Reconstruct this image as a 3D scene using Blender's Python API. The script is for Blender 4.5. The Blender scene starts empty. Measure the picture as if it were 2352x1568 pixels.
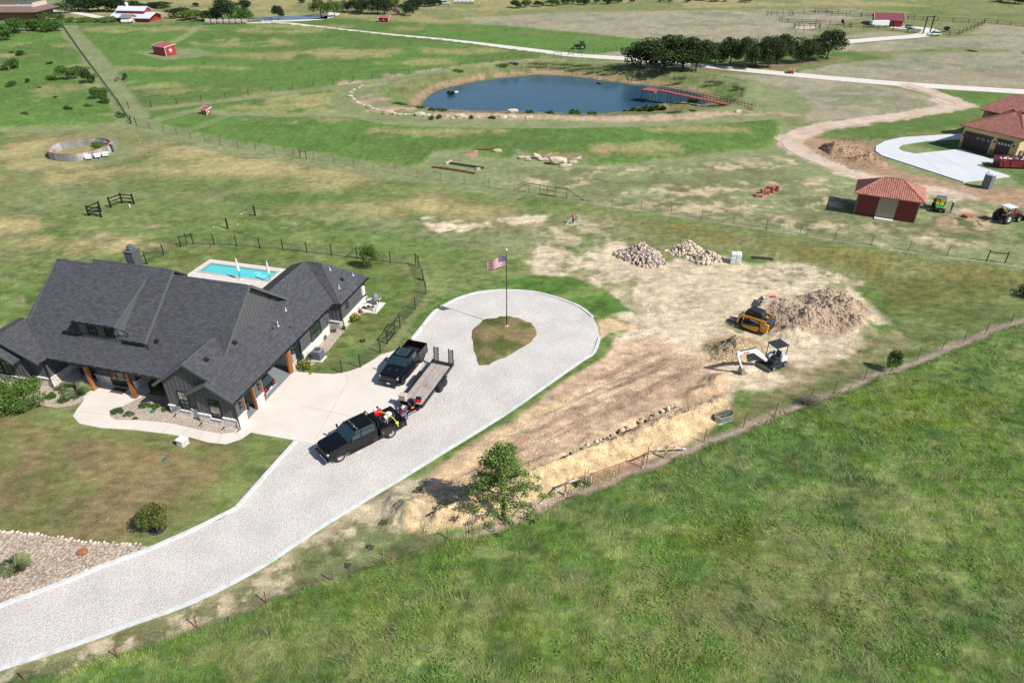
import bpy, bmesh, math, random
import numpy as np
from mathutils import Vector, Matrix, Euler, Quaternion
R = math.radians
rnd = random.Random(7)
C = bpy.context.scene.collection
sc = bpy.context.scene
CAMH = 36.0; PITCH = R(32.4); FPX = 1568.0
cam = bpy.data.objects.new('camera', bpy.data.cameras.new('camera')); C.objects.link(cam)
cam.location = (0, 0, CAMH); cam.rotation_euler = (math.pi/2-PITCH, 0, 0)
cam.data.lens = 24.0; cam.data.sensor_width = 36.0; cam.data.clip_start = 1.0; cam.data.clip_end = 20000
sc.camera = cam
SUN = Vector((math.cos(R(45))*math.cos(R(-32.1)), math.cos(R(45))*math.sin(R(-32.1)), math.sin(R(45))))
w = bpy.data.worlds.new("World"); sc.world = w; w.use_nodes = True
nt = w.node_tree; bg = nt.nodes['Background']
sky = nt.nodes.new('ShaderNodeTexSky'); sky.sky_type = 'NISHITA'; sky.sun_disc = False
sky.sun_elevation = R(45); sky.sun_rotation = math.atan2(SUN.x, SUN.y); sky.altitude = 200; sky.air_density = 1.0; sky.dust_density = 0.6
nt.links.new(sky.outputs[0], bg.inputs[0]); bg.inputs[1].default_value = 0.10
sl = bpy.data.lights.new('sun', 'SUN'); sl.energy = 5.0; sl.angle = R(0.53); sl.color = (1.0, 0.955, 0.87)
so = bpy.data.objects.new('sun', sl); C.objects.link(so); so.rotation_euler = SUN.to_track_quat('Z', 'Y').to_euler()
so.location = SUN*300
sc.view_settings.view_transform = 'Standard'; sc.view_settings.look = 'None'
sc.view_settings.exposure = 0.12; sc.view_settings.gamma = 1.0; sc.view_settings.use_curve_mapping = False
sc.cycles.max_bounces = 6; sc.cycles.diffuse_bounces = 3; sc.cycles.glossy_bounces = 3; sc.cycles.transparent_max_bounces = 8
CP, SP = math.cos(PITCH), math.sin(PITCH)
def G(px, py, z=0.0):
 x = (px-1176.0)/FPX; y = -(py-784.0)/FPX
 dy = CP+y*SP; dz = -SP+y*CP
 s = (z-CAMH)/dz
 return Vector((s*x, s*dy, z))
def proj(X, Y, Z):
 dep = Y*CP-(Z-CAMH)*SP; up = Y*SP+(Z-CAMH)*CP
 return 1176+FPX*X/dep, 784-FPX*up/dep
def height_at(px, py, topy):            # height of a thing standing at (px,py) whose top shows at topy
 b = G(px, py); a = PITCH+math.atan((topy-784.0)/FPX)
 return CAMH-b.y*math.tan(a)
def ppm(px, py):                        # pixels per metre across, on the ground there
 b = G(px, py); return FPX/(b.y*CP+CAMH*SP)
def tag(o, label=None, cat=None, group=None, kind=None):
 if label: o['label'] = label
 if cat: o['category'] = cat
 if group: o['group'] = group
 if kind: o['kind'] = kind
 return o
def empty(name, loc=(0, 0, 0), rz=0, label=None, cat=None, group=None):
 o = bpy.data.objects.new(name, None); C.objects.link(o)
 o.location = loc; o.rotation_euler = (0, 0, rz); o.empty_display_size = 0.2
 return tag(o, label, cat, group)
def children(o): return [c for c in ALLCH.get(o.name, [])]
ALLCH = {}
def setp(o, p):
 if p is not None:
  o.parent = p; ALLCH.setdefault(p.name, []).append(o)
def copy_tree(o, parent=None, loc=None, rz=None, label=None, group=None, scale=None):
 c = o.copy(); C.objects.link(c)
 if parent is not None: setp(c, parent)
 if loc is not None: c.location = loc
 if rz is not None: c.rotation_euler = (0, 0, rz)
 if scale is not None: c.scale = scale if hasattr(scale, '__len__') else (scale,)*3
 if label: c['label'] = label
 if group: c['group'] = group
 for ch in children(o): copy_tree(ch, c)
 return c
MATS = {}
def mat(name, col, rough=0.8, metal=0.0, var=0.12, scale=3.0, col2=None, bump=0.0, bscale=None, island=0.0, spec=None,
  coat=0.0, attr=None, local=False, stretch=None, detail=4.0, emit=None, alpha=None, trans=None, c2lo=.45, c2hi=.62):
 if name in MATS: return MATS[name]
 m = bpy.data.materials.new(name); m.use_nodes = True; MATS[name] = m
 n = m.node_tree.nodes; l = m.node_tree.links; b = n['Principled BSDF']
 b.inputs['Roughness'].default_value = rough; b.inputs['Metallic'].default_value = metal
 if spec is not None: b.inputs['Specular IOR Level'].default_value = spec
 if coat: b.inputs['Coat Weight'].default_value = coat; b.inputs['Coat Roughness'].default_value = 0.05
 if trans: b.inputs['Transmission Weight'].default_value = trans
 if local: pos = n.new('ShaderNodeTexCoord').outputs['Object']
 else: pos = n.new('ShaderNodeNewGeometry').outputs['Position']
 if stretch:
  mp = n.new('ShaderNodeMapping'); l.new(pos, mp.inputs[0]); mp.inputs['Scale'].default_value = stretch; pos = mp.outputs[0]
 no = n.new('ShaderNodeTexNoise'); l.new(pos, no.inputs['Vector']); no.inputs['Scale'].default_value = scale; no.inputs['Detail'].default_value = detail
 if attr:
  a = n.new('ShaderNodeAttribute'); a.attribute_name = attr; base = a.outputs['Color']
 else:
  rgb = n.new('ShaderNodeRGB'); rgb.outputs[0].default_value = (*col, 1); base = rgb.outputs[0]
 if col2 is not None:
  mr = n.new('ShaderNodeMapRange'); mr.inputs[1].default_value = c2lo; mr.inputs[2].default_value = c2hi
  no2 = n.new('ShaderNodeTexNoise'); l.new(pos, no2.inputs['Vector']); no2.inputs['Scale'].default_value = scale*0.37; no2.inputs['Detail'].default_value = 5
  l.new(no2.outputs[0], mr.inputs[0])
  mx = n.new('ShaderNodeMix'); mx.data_type = 'RGBA'; l.new(mr.outputs[0], mx.inputs[0]); l.new(base, mx.inputs[6]); mx.inputs[7].default_value = (*col2, 1)
  base = mx.outputs[2]
 val = None
 mr = n.new('ShaderNodeMapRange'); l.new(no.outputs[0], mr.inputs[0]); mr.inputs[1].default_value = .25; mr.inputs[2].default_value = .75
 mr.inputs[3].default_value = 1-var; mr.inputs[4].default_value = 1+var; val = mr.outputs[0]
 if island:
  g = n.new('ShaderNodeNewGeometry'); oi = n.new('ShaderNodeObjectInfo')
  ad = n.new('ShaderNodeMath'); ad.operation = 'ADD'; l.new(g.outputs['Random Per Island'], ad.inputs[0]); l.new(oi.outputs['Random'], ad.inputs[1])
  fr = n.new('ShaderNodeMath'); fr.operation = 'FRACT'; l.new(ad.outputs[0], fr.inputs[0])
  m2 = n.new('ShaderNodeMapRange'); l.new(fr.outputs[0], m2.inputs[0]); m2.inputs[3].default_value = 1-island; m2.inputs[4].default_value = 1+island
  mu = n.new('ShaderNodeMath'); mu.operation = 'MULTIPLY'; l.new(val, mu.inputs[0]); l.new(m2.outputs[0], mu.inputs[1]); val = mu.outputs[0]
 vm = n.new('ShaderNodeVectorMath'); vm.operation = 'SCALE'; l.new(base, vm.inputs[0]); l.new(val, vm.inputs['Scale'])
 l.new(vm.outputs[0], b.inputs['Base Color'])
 if bump:
  nb = n.new('ShaderNodeTexNoise'); l.new(pos, nb.inputs['Vector']); nb.inputs['Scale'].default_value = bscale or scale*4; nb.inputs['Detail'].default_value = 4
  bp = n.new('ShaderNodeBump'); bp.inputs['Strength'].default_value = 1.0; bp.inputs['Distance'].default_value = bump
  l.new(nb.outputs[0], bp.inputs['Height']); l.new(bp.outputs[0], b.inputs['Normal'])
 return m
def leafmat(name, col, island=.35, trans=.25, var=.2, scale=.6):
 if name in MATS: return MATS[name]
 m = mat(name, col, rough=.6, var=var, scale=scale, island=island, spec=.25)
 n = m.node_tree.nodes; l = m.node_tree.links; b = n['Principled BSDF']; out = [x for x in n if x.type == 'OUTPUT_MATERIAL'][0]
 tr = n.new('ShaderNodeBsdfTranslucent'); mx = n.new('ShaderNodeMixShader'); mx.inputs[0].default_value = trans
 src = b.inputs['Base Color'].links[0].from_socket
 l.new(src, tr.inputs[0]); l.new(b.outputs[0], mx.inputs[1]); l.new(tr.outputs[0], mx.inputs[2]); l.new(mx.outputs[0], out.inputs[0])
 return m
class MB:
 def __init__(s): s.v = []; s.f = []; s.mi = []; s.cur = 0
 def mi_(s, i): s.cur = i; return s
 def face(s, *p):
  k = len(s.v); s.v += [tuple(q) for q in p]; s.f.append(tuple(range(k, k+len(p)))); s.mi.append(s.cur); return s
 def mesh_(s, vs, fs):
  k = len(s.v); s.v += [tuple(q) for q in vs]; s.f += [tuple(k+i for i in f) for f in fs]; s.mi += [s.cur]*len(fs); return s
 def box(s, c, d, rz=0, M=None):
  x, y, z = d[0]/2, d[1]/2, d[2]/2
  vs = [Vector((a*x, b*y, e*z)) for e in (-1, 1) for b in (-1, 1) for a in (-1, 1)]
  m = Matrix.Translation(c) @ Matrix.Rotation(rz, 4, 'Z')
  if M is not None: m = m @ M
  vs = [m @ q for q in vs]
  return s.mesh_(vs, [(0, 2, 3, 1), (4, 5, 7, 6), (0, 1, 5, 4), (2, 6, 7, 3), (1, 3, 7, 5), (0, 4, 6, 2)])
 def b2(s, x0, x1, y0, y1, z0, z1): return s.box(((x0+x1)/2, (y0+y1)/2, (z0+z1)/2), (x1-x0, y1-y0, z1-z0))
 def bar(s, p, q, w, h=None, up=(0, 0, 1)):
  p, q = Vector(p), Vector(q); d = q-p; L = d.length; d.normalize(); h = h or w
  u = Vector(up)
  if abs(d.dot(u)) > .98: u = Vector((1, 0, 0))
  a = d.cross(u).normalized(); b = a.cross(d).normalized()
  vs = [c+a*(i*w/2)+b*(j*h/2) for c in (p, q) for i, j in ((-1, -1), (1, -1), (1, 1), (-1, 1))]
  return s.mesh_(vs, [(0, 1, 2, 3), (7, 6, 5, 4), (0, 4, 5, 1), (1, 5, 6, 2), (2, 6, 7, 3), (3, 7, 4, 0)])
 def tube(s, pts, r, n=8, cap=True, closed=False):
  P = [Vector(p) for p in pts]; N = len(P); rr = r if hasattr(r, '__len__') else [r]*N
  rings = []; prev = None
  for i in range(N):
   t = (P[(i+1) % N]-P[i-1]) if closed else (P[min(i+1, N-1)]-P[max(i-1, 0)])
   t.normalize()
   if prev is None: a = t.orthogonal().normalized()
   else:
    a = (prev-t*prev.dot(t)); a = a.normalized() if a.length > 1e-6 else t.orthogonal().normalized()
   prev = a; b = t.cross(a)
   rings.append([P[i]+(a*math.cos(2*math.pi*k/n)+b*math.sin(2*math.pi*k/n))*rr[i] for k in range(n)])
  vs = [q for rg in rings for q in rg]; fs = []
  for i in range(N if closed else N-1):
   j = (i+1) % N
   for k in range(n): fs.append((i*n+k, i*n+(k+1) % n, j*n+(k+1) % n, j*n+k))
  if cap and not closed: fs += [tuple(reversed(range(n))), tuple((N-1)*n+k for k in range(n))]
  return s.mesh_(vs, fs)
 def lathe(s, prof, n=20, c=(0, 0, 0), M=None):
  vs = []; fs = []
  m = Matrix.Translation(c) @ (M if M is not None else Matrix())
  for r_, z in prof:
   for k in range(n): vs.append(m @ Vector((r_*math.cos(2*math.pi*k/n), r_*math.sin(2*math.pi*k/n), z)))
  for i in range(len(prof)-1):
   for k in range(n): fs.append((i*n+k, i*n+(k+1) % n, (i+1)*n+(k+1) % n, (i+1)*n+k))
  return s.mesh_(vs, fs)
 def prism(s, poly, z0, z1, top=True, bot=True):
  n = len(poly); vs = [(x, y, z0) for x, y in poly]+[(x, y, z1) for x, y in poly]
  fs = [(i, (i+1) % n, n+(i+1) % n, n+i) for i in range(n)]
  if top: fs.append(tuple(range(n, 2*n)))
  if bot: fs.append(tuple(reversed(range(n))))
  return s.mesh_(vs, fs)
 def slab(s, poly3, t):                      # thick sheet: polygon in space, thickness downwards along its normal
  P = [Vector(p) for p in poly3]; n = (P[1]-P[0]).cross(P[2]-P[0]).normalized()
  if n.z < 0: P.reverse(); n = -n
  k = len(P); vs = P+[p-n*t for p in P]
  return s.mesh_(vs, [tuple(range(k)), tuple(reversed(range(k, 2*k)))]+[(i, k+i, k+(i+1) % k, (i+1) % k) for i in range(k)])
 def sidex(s, prof, y0, y1, taper=None):     # profile in x,z extruded in y
  n = len(prof); vs = [(x, y0, z) for x, z in prof]+[(x, y1, z) for x, z in prof]
  fs = [(i, (i+1) % n, n+(i+1) % n, n+i) for i in range(n)]+[tuple(reversed(range(n))), tuple(range(n, 2*n))]
  return s.mesh_(vs, fs)
 def build(s, name, m, parent=None, smooth=False, bevel=0, loc=None, label=None, auto=None):
  me = bpy.data.meshes.new(name); me.from_pydata([tuple(q) for q in s.v], [], s.f)
  ms = m if isinstance(m, (list, tuple)) else [m]
  for q in ms: me.materials.append(q)
  if len(ms) > 1: me.polygons.foreach_set('material_index', s.mi)
  bm = bmesh.new(); bm.from_mesh(me)
  if bevel:
   bmesh.ops.remove_doubles(bm, verts=bm.verts, dist=1e-5)
  bmesh.ops.recalc_face_normals(bm, faces=bm.faces)
  bm.to_mesh(me); bm.free()
  if smooth: me.polygons.foreach_set('use_smooth', [True]*len(me.polygons))
  me.update()
  o = bpy.data.objects.new(name, me); C.objects.link(o); setp(o, parent)
  if loc is not None: o.location = loc
  if bevel:
   b = o.modifiers.new('bevel', 'BEVEL'); b.width = bevel; b.segments = 2; b.limit_method = 'ANGLE'; b.angle_limit = R(35)
  if label: o['label'] = label
  return o
def npmesh(name, V, F, m, parent=None, k=3, smooth=False, cols=None, attr='col'):
 V = np.asarray(V, dtype=np.float32); F = np.asarray(F, dtype=np.int32)
 me = bpy.data.meshes.new(name); nf = len(F)
 me.vertices.add(len(V)); me.vertices.foreach_set('co', V.ravel())
 me.loops.add(nf*k); me.loops.foreach_set('vertex_index', F.ravel())
 me.polygons.add(nf); me.polygons.foreach_set('loop_start', np.arange(0, nf*k, k, dtype=np.int32)); me.polygons.foreach_set('loop_total', np.full(nf, k, dtype=np.int32))
 if smooth: me.polygons.foreach_set('use_smooth', np.ones(nf, dtype=bool))
 me.update(calc_edges=True)
 if cols is not None:
  a = me.color_attributes.new(attr, 'FLOAT_COLOR', 'POINT'); c4 = np.ones((len(V), 4), dtype=np.float32); c4[:, :3] = cols; a.data.foreach_set('color', c4.ravel())
 me.materials.append(m); me.validate()
 o = bpy.data.objects.new(name, me); C.objects.link(o); setp(o, parent); return o
CAMV = Vector((0, 0, CAMH))
def pieces(name, unit, Ms, m, parent=None, cap=300, rest='stuff', W=None, stuff_name=None):
 vs, fs = unit
 me = bpy.data.meshes.new(name); me.from_pydata(vs, [], fs); me.materials.append(m); me.update()
 W = W or Matrix()
 Ms = sorted(Ms, key=lambda q: ((W @ q).translation-CAMV).length)
 for q in Ms[:cap]:
  o = bpy.data.objects.new(name, me); C.objects.link(o); setp(o, parent); o.matrix_basis = q
 if len(Ms) > cap:
  V = np.array(vs); V4 = np.c_[V, np.ones(len(V))]
  A = np.array([np.array(q) for q in Ms[cap:]])
  out = np.einsum('nij,vj->nvi', A, V4)[:, :, :3].reshape(-1, 3)
  F = []
  mm = bpy.data.meshes.new(name); n = len(V)
  F = [tuple(i*n+j for j in f) for i in range(len(A)) for f in fs]
  mm.from_pydata(out.tolist(), [], F); mm.materials.append(m); mm.update()
  o = bpy.data.objects.new(stuff_name or name, mm); C.objects.link(o); setp(o, parent); o['kind'] = 'stuff'
  return o
def boxunit(x0=-.5, x1=.5, y0=-.5, y1=.5, z0=-.5, z1=.5):
 return ([(x, y, z) for z in (z0, z1) for y in (y0, y1) for x in (x0, x1)], [(0, 2, 3, 1), (4, 5, 7, 6), (0, 1, 5, 4), (2, 6, 7, 3), (1, 3, 7, 5), (0, 4, 6, 2)])
def rockunit(seed, sub=1, rough=.28, flat=1.0):
 rs = random.Random(seed); bm = bmesh.new(); bmesh.ops.create_icosphere(bm, subdivisions=sub, radius=.5)
 for v in bm.verts:
  v.co *= 1+rs.uniform(-rough, rough)
  v.co.z *= flat
  for ax in range(3): v.co[ax] = max(-.42, min(.42, v.co[ax]*1.05))
 vs = [tuple(v.co) for v in bm.verts]; fs = [tuple(q.index for q in f.verts) for f in bm.faces]; bm.free(); return vs, fs
def TRS(loc, rot=(0, 0, 0), s=(1, 1, 1)):
 if not hasattr(s, '__len__'): s = (s, s, s)
 return Matrix.Translation(loc) @ Euler(rot).to_matrix().to_4x4() @ Matrix.Diagonal((*s, 1))
_rs = np.random.RandomState(3); TAB = _rs.rand(256, 256).astype(np.float32)
def vn(x, y):
 xi = np.floor(x).astype(np.int64); yi = np.floor(y).astype(np.int64); fx = x-xi; fy = y-yi
 fx = fx*fx*(3-2*fx); fy = fy*fy*(3-2*fy)
 a = TAB[xi % 256, yi % 256]; b = TAB[(xi+1) % 256, yi % 256]; c = TAB[xi % 256, (yi+1) % 256]; d = TAB[(xi+1) % 256, (yi+1) % 256]
 return (a*(1-fx)+b*fx)*(1-fy)+(c*(1-fx)+d*fx)*fy
def fbm(x, y, sc_=1.0, o=4, seed=0, g=.5):
 r = 0; amp = 1; t = 0; x = x*sc_+seed*17.3; y = y*sc_+seed*9.1
 for i in range(o):
  r = r+amp*vn(x, y); t += amp; amp *= g; x2 = x*1.9+y*.6+5.2; y = y*1.9-x*.6+1.3; x = x2
 return r/t
def sst(a, b, x):
 t = np.clip((x-a)/(b-a), 0, 1); return t*t*(3-2*t)
def pdist(X, Y, poly):                          # signed distance to a closed polygon, positive inside
 P = np.array(poly, dtype=np.float64); n = len(P); best = np.full(X.shape, 1e9); ins = np.zeros(X.shape, bool)
 for i in range(n):
  x0, y0 = P[i]; x1, y1 = P[(i+1) % n]; ex, ey = x1-x0, y1-y0; L2 = ex*ex+ey*ey+1e-12
  t = np.clip(((X-x0)*ex+(Y-y0)*ey)/L2, 0, 1); dx = X-x0-t*ex; dy = Y-y0-t*ey
  best = np.minimum(best, dx*dx+dy*dy)
  if y0 != y1: ins ^= ((y0 > Y) != (y1 > Y)) & (X < (x1-x0)*(Y-y0)/(y1-y0)+x0)
 return np.where(ins, 1, -1)*np.sqrt(best)
def ldist(X, Y, line):
 P = np.array(line, dtype=np.float64); best = np.full(X.shape, 1e9)
 for i in range(len(P)-1):
  x0, y0 = P[i]; x1, y1 = P[i+1]; ex, ey = x1-x0, y1-y0; L2 = ex*ex+ey*ey+1e-12
  t = np.clip(((X-x0)*ex+(Y-y0)*ey)/L2, 0, 1); dx = X-x0-t*ex; dy = Y-y0-t*ey; best = np.minimum(best, dx*dx+dy*dy)
 return np.sqrt(best)
def gp(pts, z=0): return [tuple(G(x, y, z)[:2]) for x, y in pts]
def smoothpts(P, n=4, closed=False):             # Catmull-Rom
 P = [Vector(p) for p in P]; out = []; N = len(P)
 for i in range(N if closed else N-1):
  p0 = P[(i-1) % N] if closed or i > 0 else P[0]; p1 = P[i]; p2 = P[(i+1) % N]; p3 = P[(i+2) % N] if closed or i+2 < N else P[-1]
  for k in range(n):
   t = k/n; out.append(.5*((2*p1)+(p2-p0)*t+(2*p0-5*p1+4*p2-p3)*t*t+(3*p1-p0-3*p2+p3)*t**3))
 if not closed: out.append(P[-1])
 return [tuple(q) for q in out]
# ================================================================ GROUND
SHORE = gp([(955.6,239),(966,223),(993,208),(1031,196),(1084.5,185.3),(1138,177.3),(1206,172),(1229,168),(1309.6,172),(1390,182.6),(1444,189.4),(1497.6,194.7),(1551,201.4),(1600,211),(1625,219),(1640,232),(1638,243),(1615,247),(1605,244),(1570,238),(1530,240),(1525,250),(1551,257.8),(1500,259),(1444,260.5),(1379,264.6),(1309.6,264.6),(1188.8,260.5),(1084.5,259.2),(987.8,253.8),(950.2,245.8)], -1.8)
RIM = gp([(867,212),(891,200),(945,188),(1004,172),(1084.5,158.5),(1138,150.4),(1206,143.7),(1229,145),(1309.6,146.4),(1390,154.4),(1470.7,165),(1551,173),(1632,181.3),(1685.6,192),(1715,206.8),(1712.5,223),(1690,238),(1672,250),(1605,259),(1551,265),(1443,268.5),(1380,271.5),(1310,271),(1188,267),(1084,265),(985,261),(935,252),(895,238),(872,225)])
RIDGE = gp([(1014,1191),(1090,1158),(1180,1118),(1268,1083),(1395,1036),(1480,1004),(1538,982),(1617,953),(1650,938)])
TRENCH = gp([(979,1185),(1060,1152),(1150,1116),(1222,1086.5),(1312,1043.7),(1376,1016.7),(1427,991),(1509,953),(1560,932),(1633,912)])
def mound(X, Y, px, py, rx, ry, h, rot=0, p=1.5, s=1):
 c = G(px, py); dx = X-c.x; dy = Y-c.y; ca, sa = math.cos(rot), math.sin(rot)
 a = (dx*ca+dy*sa)/rx; b = (-dx*sa+dy*ca)/ry; r = np.sqrt(a*a+b*b)*(1+.22*(fbm(X, Y, .8, 3, s)-.5)*2)
 return h*np.clip(1-r, 0, 1)**p*(1+.5*(fbm(X, Y, 1.7, 4, s+4, .6)-.5)*2)
DIRTZ = gp([(900,1200),(985,1085),(1100,1010),(1185,962),(1240,912),(1310,860),(1400,800),(1420,740),(1400,680),(1420,620),(1500,600),(1700,605),(1850,620),(1960,650),(2010,720),(1990,780),(1900,830),(1810,870),(1700,900),(1670,960),(1540,1035),(1450,1066),(1350,1106),(1260,1165),(1100,1215),(960,1245)])
TRK = (G(1500, 890)-G(1020, 1120)).normalized()
def terrain(X, Y):
 Z = np.zeros(X.shape)
 near = (X > -45) & (X < 95) & (Y > 85) & (Y < 210)
 if near.any():
  x, y = X[near], Y[near]
  ds = pdist(x, y, SHORE); dr = pdist(x, y, RIM)
  z = np.where(ds > 0, -1.8-np.clip(ds*.22, 0, 1.6), np.where(dr > 0, -1.8*np.clip(dr, 0, 99)/(np.clip(dr, 0, 99)+np.abs(ds)+1e-6), 0))
  z += np.where((dr > 0) & (ds < 0), .35*(fbm(x, y, .9, 4, 5)-.5), 0)
  z += .45*np.exp(-(dr+1.2)**2/5.0)*(dr < 1)
  Z[near] = z
 near = (X > -22) & (X < 50) & (Y > 28) & (Y < 95)
 if near.any():
  x, y = X[near], Y[near]; z = np.zeros(x.shape)
  dd = pdist(x, y, DIRTZ); inz = sst(-.6, 1.5, dd)
  u = x*TRK.x+y*TRK.y; v = -x*TRK.y+y*TRK.x
  z += inz*(.10*(fbm(u, v*6, .22, 4, 8)-.5)+.10*(fbm(x, y, 1.6, 3, 9)-.5)+.25*(fbm(x, y, .18, 2, 3)-.5))
  lane = pdist(x, y, gp([(960,1120),(1110,1015),(1330,865),(1480,800),(1640,830),(1580,900),(1420,980),(1200,1080),(1000,1175)]))
  cl = sst(0, 1.5, lane)*.045*np.sin(u*2*math.pi/.34)*(np.sin(v*2*math.pi/1.15) > .25)*(fbm(x, y, .3, 2, 12) > .38)
  z += cl
  z -= .10*sst(0, 1.5, lane)*np.exp(-((np.mod(v, 2.3)-1.15)/.28)**2)
  r = ldist(x, y, RIDGE); n = fbm(x, y, 1.1, 4, 2, .6)
  z += 1.05*np.clip(1-r/(1.9+1.6*(fbm(x, y, .5, 2, 6)-.5)), 0, 1)**1.1*(.6+.75*n+.22*(fbm(x, y, 3.2, 3, 61)-.5))
  t = ldist(x, y, TRENCH); z -= .75*np.exp(-(t/.42)**2)
  z += mound(x, y, 938, 1178, 2.1, 1.8, 1.25, .3, 1.3, 1)+mound(x, y, 905, 1150, 1.6, 1.0, .5, .3, 1.3, 2)
  z += mound(x, y, 1684, 808, 2.9, 2.3, 1.75, .1, 1.2, 3)
  z += mound(x, y, 1645, 880, 2.4, 1.4, .9, .5, 1.4, 4)+mound(x, y, 1600, 905, 1.6, .9, .55, .5, 1.4, 5)
  for a in ((1850,735,4.2,3.4,1.7,.2),(1925,710,3.4,2.8,1.9,.1),(1830,765,2.6,1.8,1.0,0),(1960,745,2.4,2.0,1.2,.5),(1800,700,2.6,2.2,.8,0),(1900,690,3,2,1.2,0)):
   z = np.maximum(z, mound(x, y, a[0], a[1], a[2]*1.15, a[3]*1.2, a[4], a[5], 1.0, int(a[0]))*1.1) if False else z+0
  rub = np.zeros(x.shape)
  for a in ((1850,738,4.4,3.4,1.5,.2),(1925,712,3.6,2.9,1.8,.1),(1825,768,2.8,1.9,1.0,0),(1958,748,2.6,2.2,1.2,.5),(1795,705,2.8,2.2,.8,0),(1900,690,3,2,1.3,0)):
   rub = np.maximum(rub, mound(x, y, a[0], a[1], a[2], a[3], a[4], a[5], .8, 7))
  z += rub*(.8+.5*(fbm(x, y, 2.2, 4, 31, .65)-.3))
  Z[near] += z
 near = (X > 55) & (X < 95) & (Y > 75) & (Y < 150)
 if near.any():
  x, y = X[near], Y[near]
  Z[near] += mound(x, y, 1925, 348, 4.2, 2.6, 1.7, -.35, .9, 15)+mound(x, y, 1990, 372, 3.6, 2.0, 1.3, -.4, .9, 16)+mound(x, y, 2245, 248, 4, 2, .9, 0, .9, 17)+mound(x, y, 2215, 512, 3.4, 1.8, .55, -.2, 1, 18)
 Z += mound(X, Y, 1103, 357, 4.2, 2.3, .8, -.1, 1, 20)
 return Z
LUSH=(.092,.152,.038); DK=(.055,.100,.028); BRI=(.095,.180,.038); MOWN=(.205,.230,.108); LAWN=(.135,.188,.055); STRAW=(.42,.345,.165); OLIVE=(.20,.21,.088)
SAND=(.60,.435,.25); PALE=(.65,.525,.375); TAN=(.56,.395,.26); RED=(.44,.25,.15); HAY=(.33,.295,.205); HAYG=(.21,.225,.13); BRN=(.21,.14,.085); LBR=(.235,.180,.085); MULCH=(.34,.26,.205); GREYG=(.17,.23,.12)
def E_(px, py, rx, ry, n=14): return [(px+rx*math.cos(2*math.pi*i/n), py+ry*math.sin(2*math.pi*i/n)) for i in range(n)]
LY = []
def A(pts, col, soft=.5, wob=1.0, op=1.0, patch=None, ps=.4, tall=None, st=None, line=None): LY.append((pts, col, soft, wob, op, patch, ps, tall, st, line))
A([(-900,-190),(3300,-190),(3300,140),(1900,96),(1480,90),(1148,40),(560,35),(-900,60)], OLIVE, 4, 6, .8)
A([(-900,-190),(3300,-190),(3300,20),(1800,14),(1148,28),(560,28),(-900,30)], STRAW, 4, 6, .55, .45, .03)
A([(560,28),(1148,30),(1140,60),(900,50),(700,40),(600,45),(560,50)], STRAW, 3, 4, .5, .45, .06)
A([(0,55),(60,20),(200,30),(480,20),(480,50),(300,42),(130,45)], STRAW, 2, 3, .5, .4, .06)
A([(1060,42),(1300,29),(1780,22),(1960,20),(2010,30),(2000,55),(1900,72),(1790,92),(1720,100),(1500,92),(1300,72),(1100,55)], HAY, 2, 2, .95)
A([(1060,42),(1300,29),(1780,22),(1960,20),(2010,30),(2000,55),(1900,72),(1790,92),(1720,100),(1500,92),(1300,72),(1100,55)], HAYG, 2, 2, .7, .55, .12)
A([(980,56),(1150,57),(1300,76),(1400,86),(1500,97),(1480,112),(1330,127),(1150,103),(960,76)], BRI, 1.5, 3, .95)
A([(1000,62),(1250,74),(1480,96),(1470,99),(1240,80),(1000,68)], BRN, 1, 2, .4, .5, .1)
A([(1740,112),(1800,95),(1960,88),(2120,82),(2070,76),(2010,70),(1930,85),(1800,92)], HAY, 1.5, 1.5, .9)
A([(1900,105),(2130,88),(2352,78),(2700,70),(2700,130),(2352,118),(2200,108),(2060,118),(1930,118)], HAY, 1.5, 2, .95)
A([(1900,105),(2130,88),(2352,78),(2700,70),(2700,130),(2352,118),(2200,108),(2060,118),(1930,118)], HAYG, 1.5, 2, .6, .52, .15)
A([(1830,168),(1900,150),(1960,142),(2060,140),(2060,124),(2352,118),(2700,125),(2700,225),(2352,207),(2100,191),(1850,172)], HAY, 1.5, 2, .95)
A([(1950,150),(2100,122),(2300,122),(2500,150),(2400,170),(2100,165)], HAYG, 3, 3, .75, .47, .16)
A([(2000,168),(2352,165),(2352,180),(2100,182)], BRN, 3, 3, .35, .45, .12)
A([(2230,78),(2260,56),(2400,62),(2400,82)], HAY, 1, 1.5, .95)
A([(1960,30),(2352,40),(2700,50),(2700,10),(2352,0),(1960,0)], LUSH, 3, 4, .6, .5, .05)
A([(1850,72),(1960,45),(2120,40),(2180,72),(2090,64),(1960,80)], OLIVE, 1.5, 1.5, .9)
A([(1465,112),(1470,136),(1290,126),(1345,128)], HAY, 1, 1, .9)
A([(1230,140),(1290,137),(1460,144),(1570,152),(1540,160),(1420,152)], HAY, 1, 1, .9)
A([(1500,158),(1600,150),(1950,128),(1960,140),(1830,160),(1700,172)], OLIVE, 1, 1.5, .9)
A([(1560,158),(1800,145),(1960,132),(1800,158),(1700,168)], BRN, 1, 1.5, .7, .4, .3)
A([(1640,172),(1780,173),(2000,191),(2120,217),(2185,245),(2060,260),(1900,278),(1840,283),(1858,250),(1820,215),(1740,190)], HAY, 1.2, 1, .97)
A([(1750,200),(2000,200),(2150,240),(1950,262),(1860,240)], HAYG, 2, 3, .85, .46, .22)
A([(-900,40),(140,70),(300,285),(150,292),(-900,330)], LUSH, 2, 3, 1, None, .1, .25)
A([(-900,40),(140,70),(300,285),(150,292),(-900,330)], STRAW, 2, 3, .5, .55, .09, None)
A([(-900,40),(140,70),(300,285),(150,292),(-900,330)], BRI, 2, 3, .9, .52, .06, None)
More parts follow.
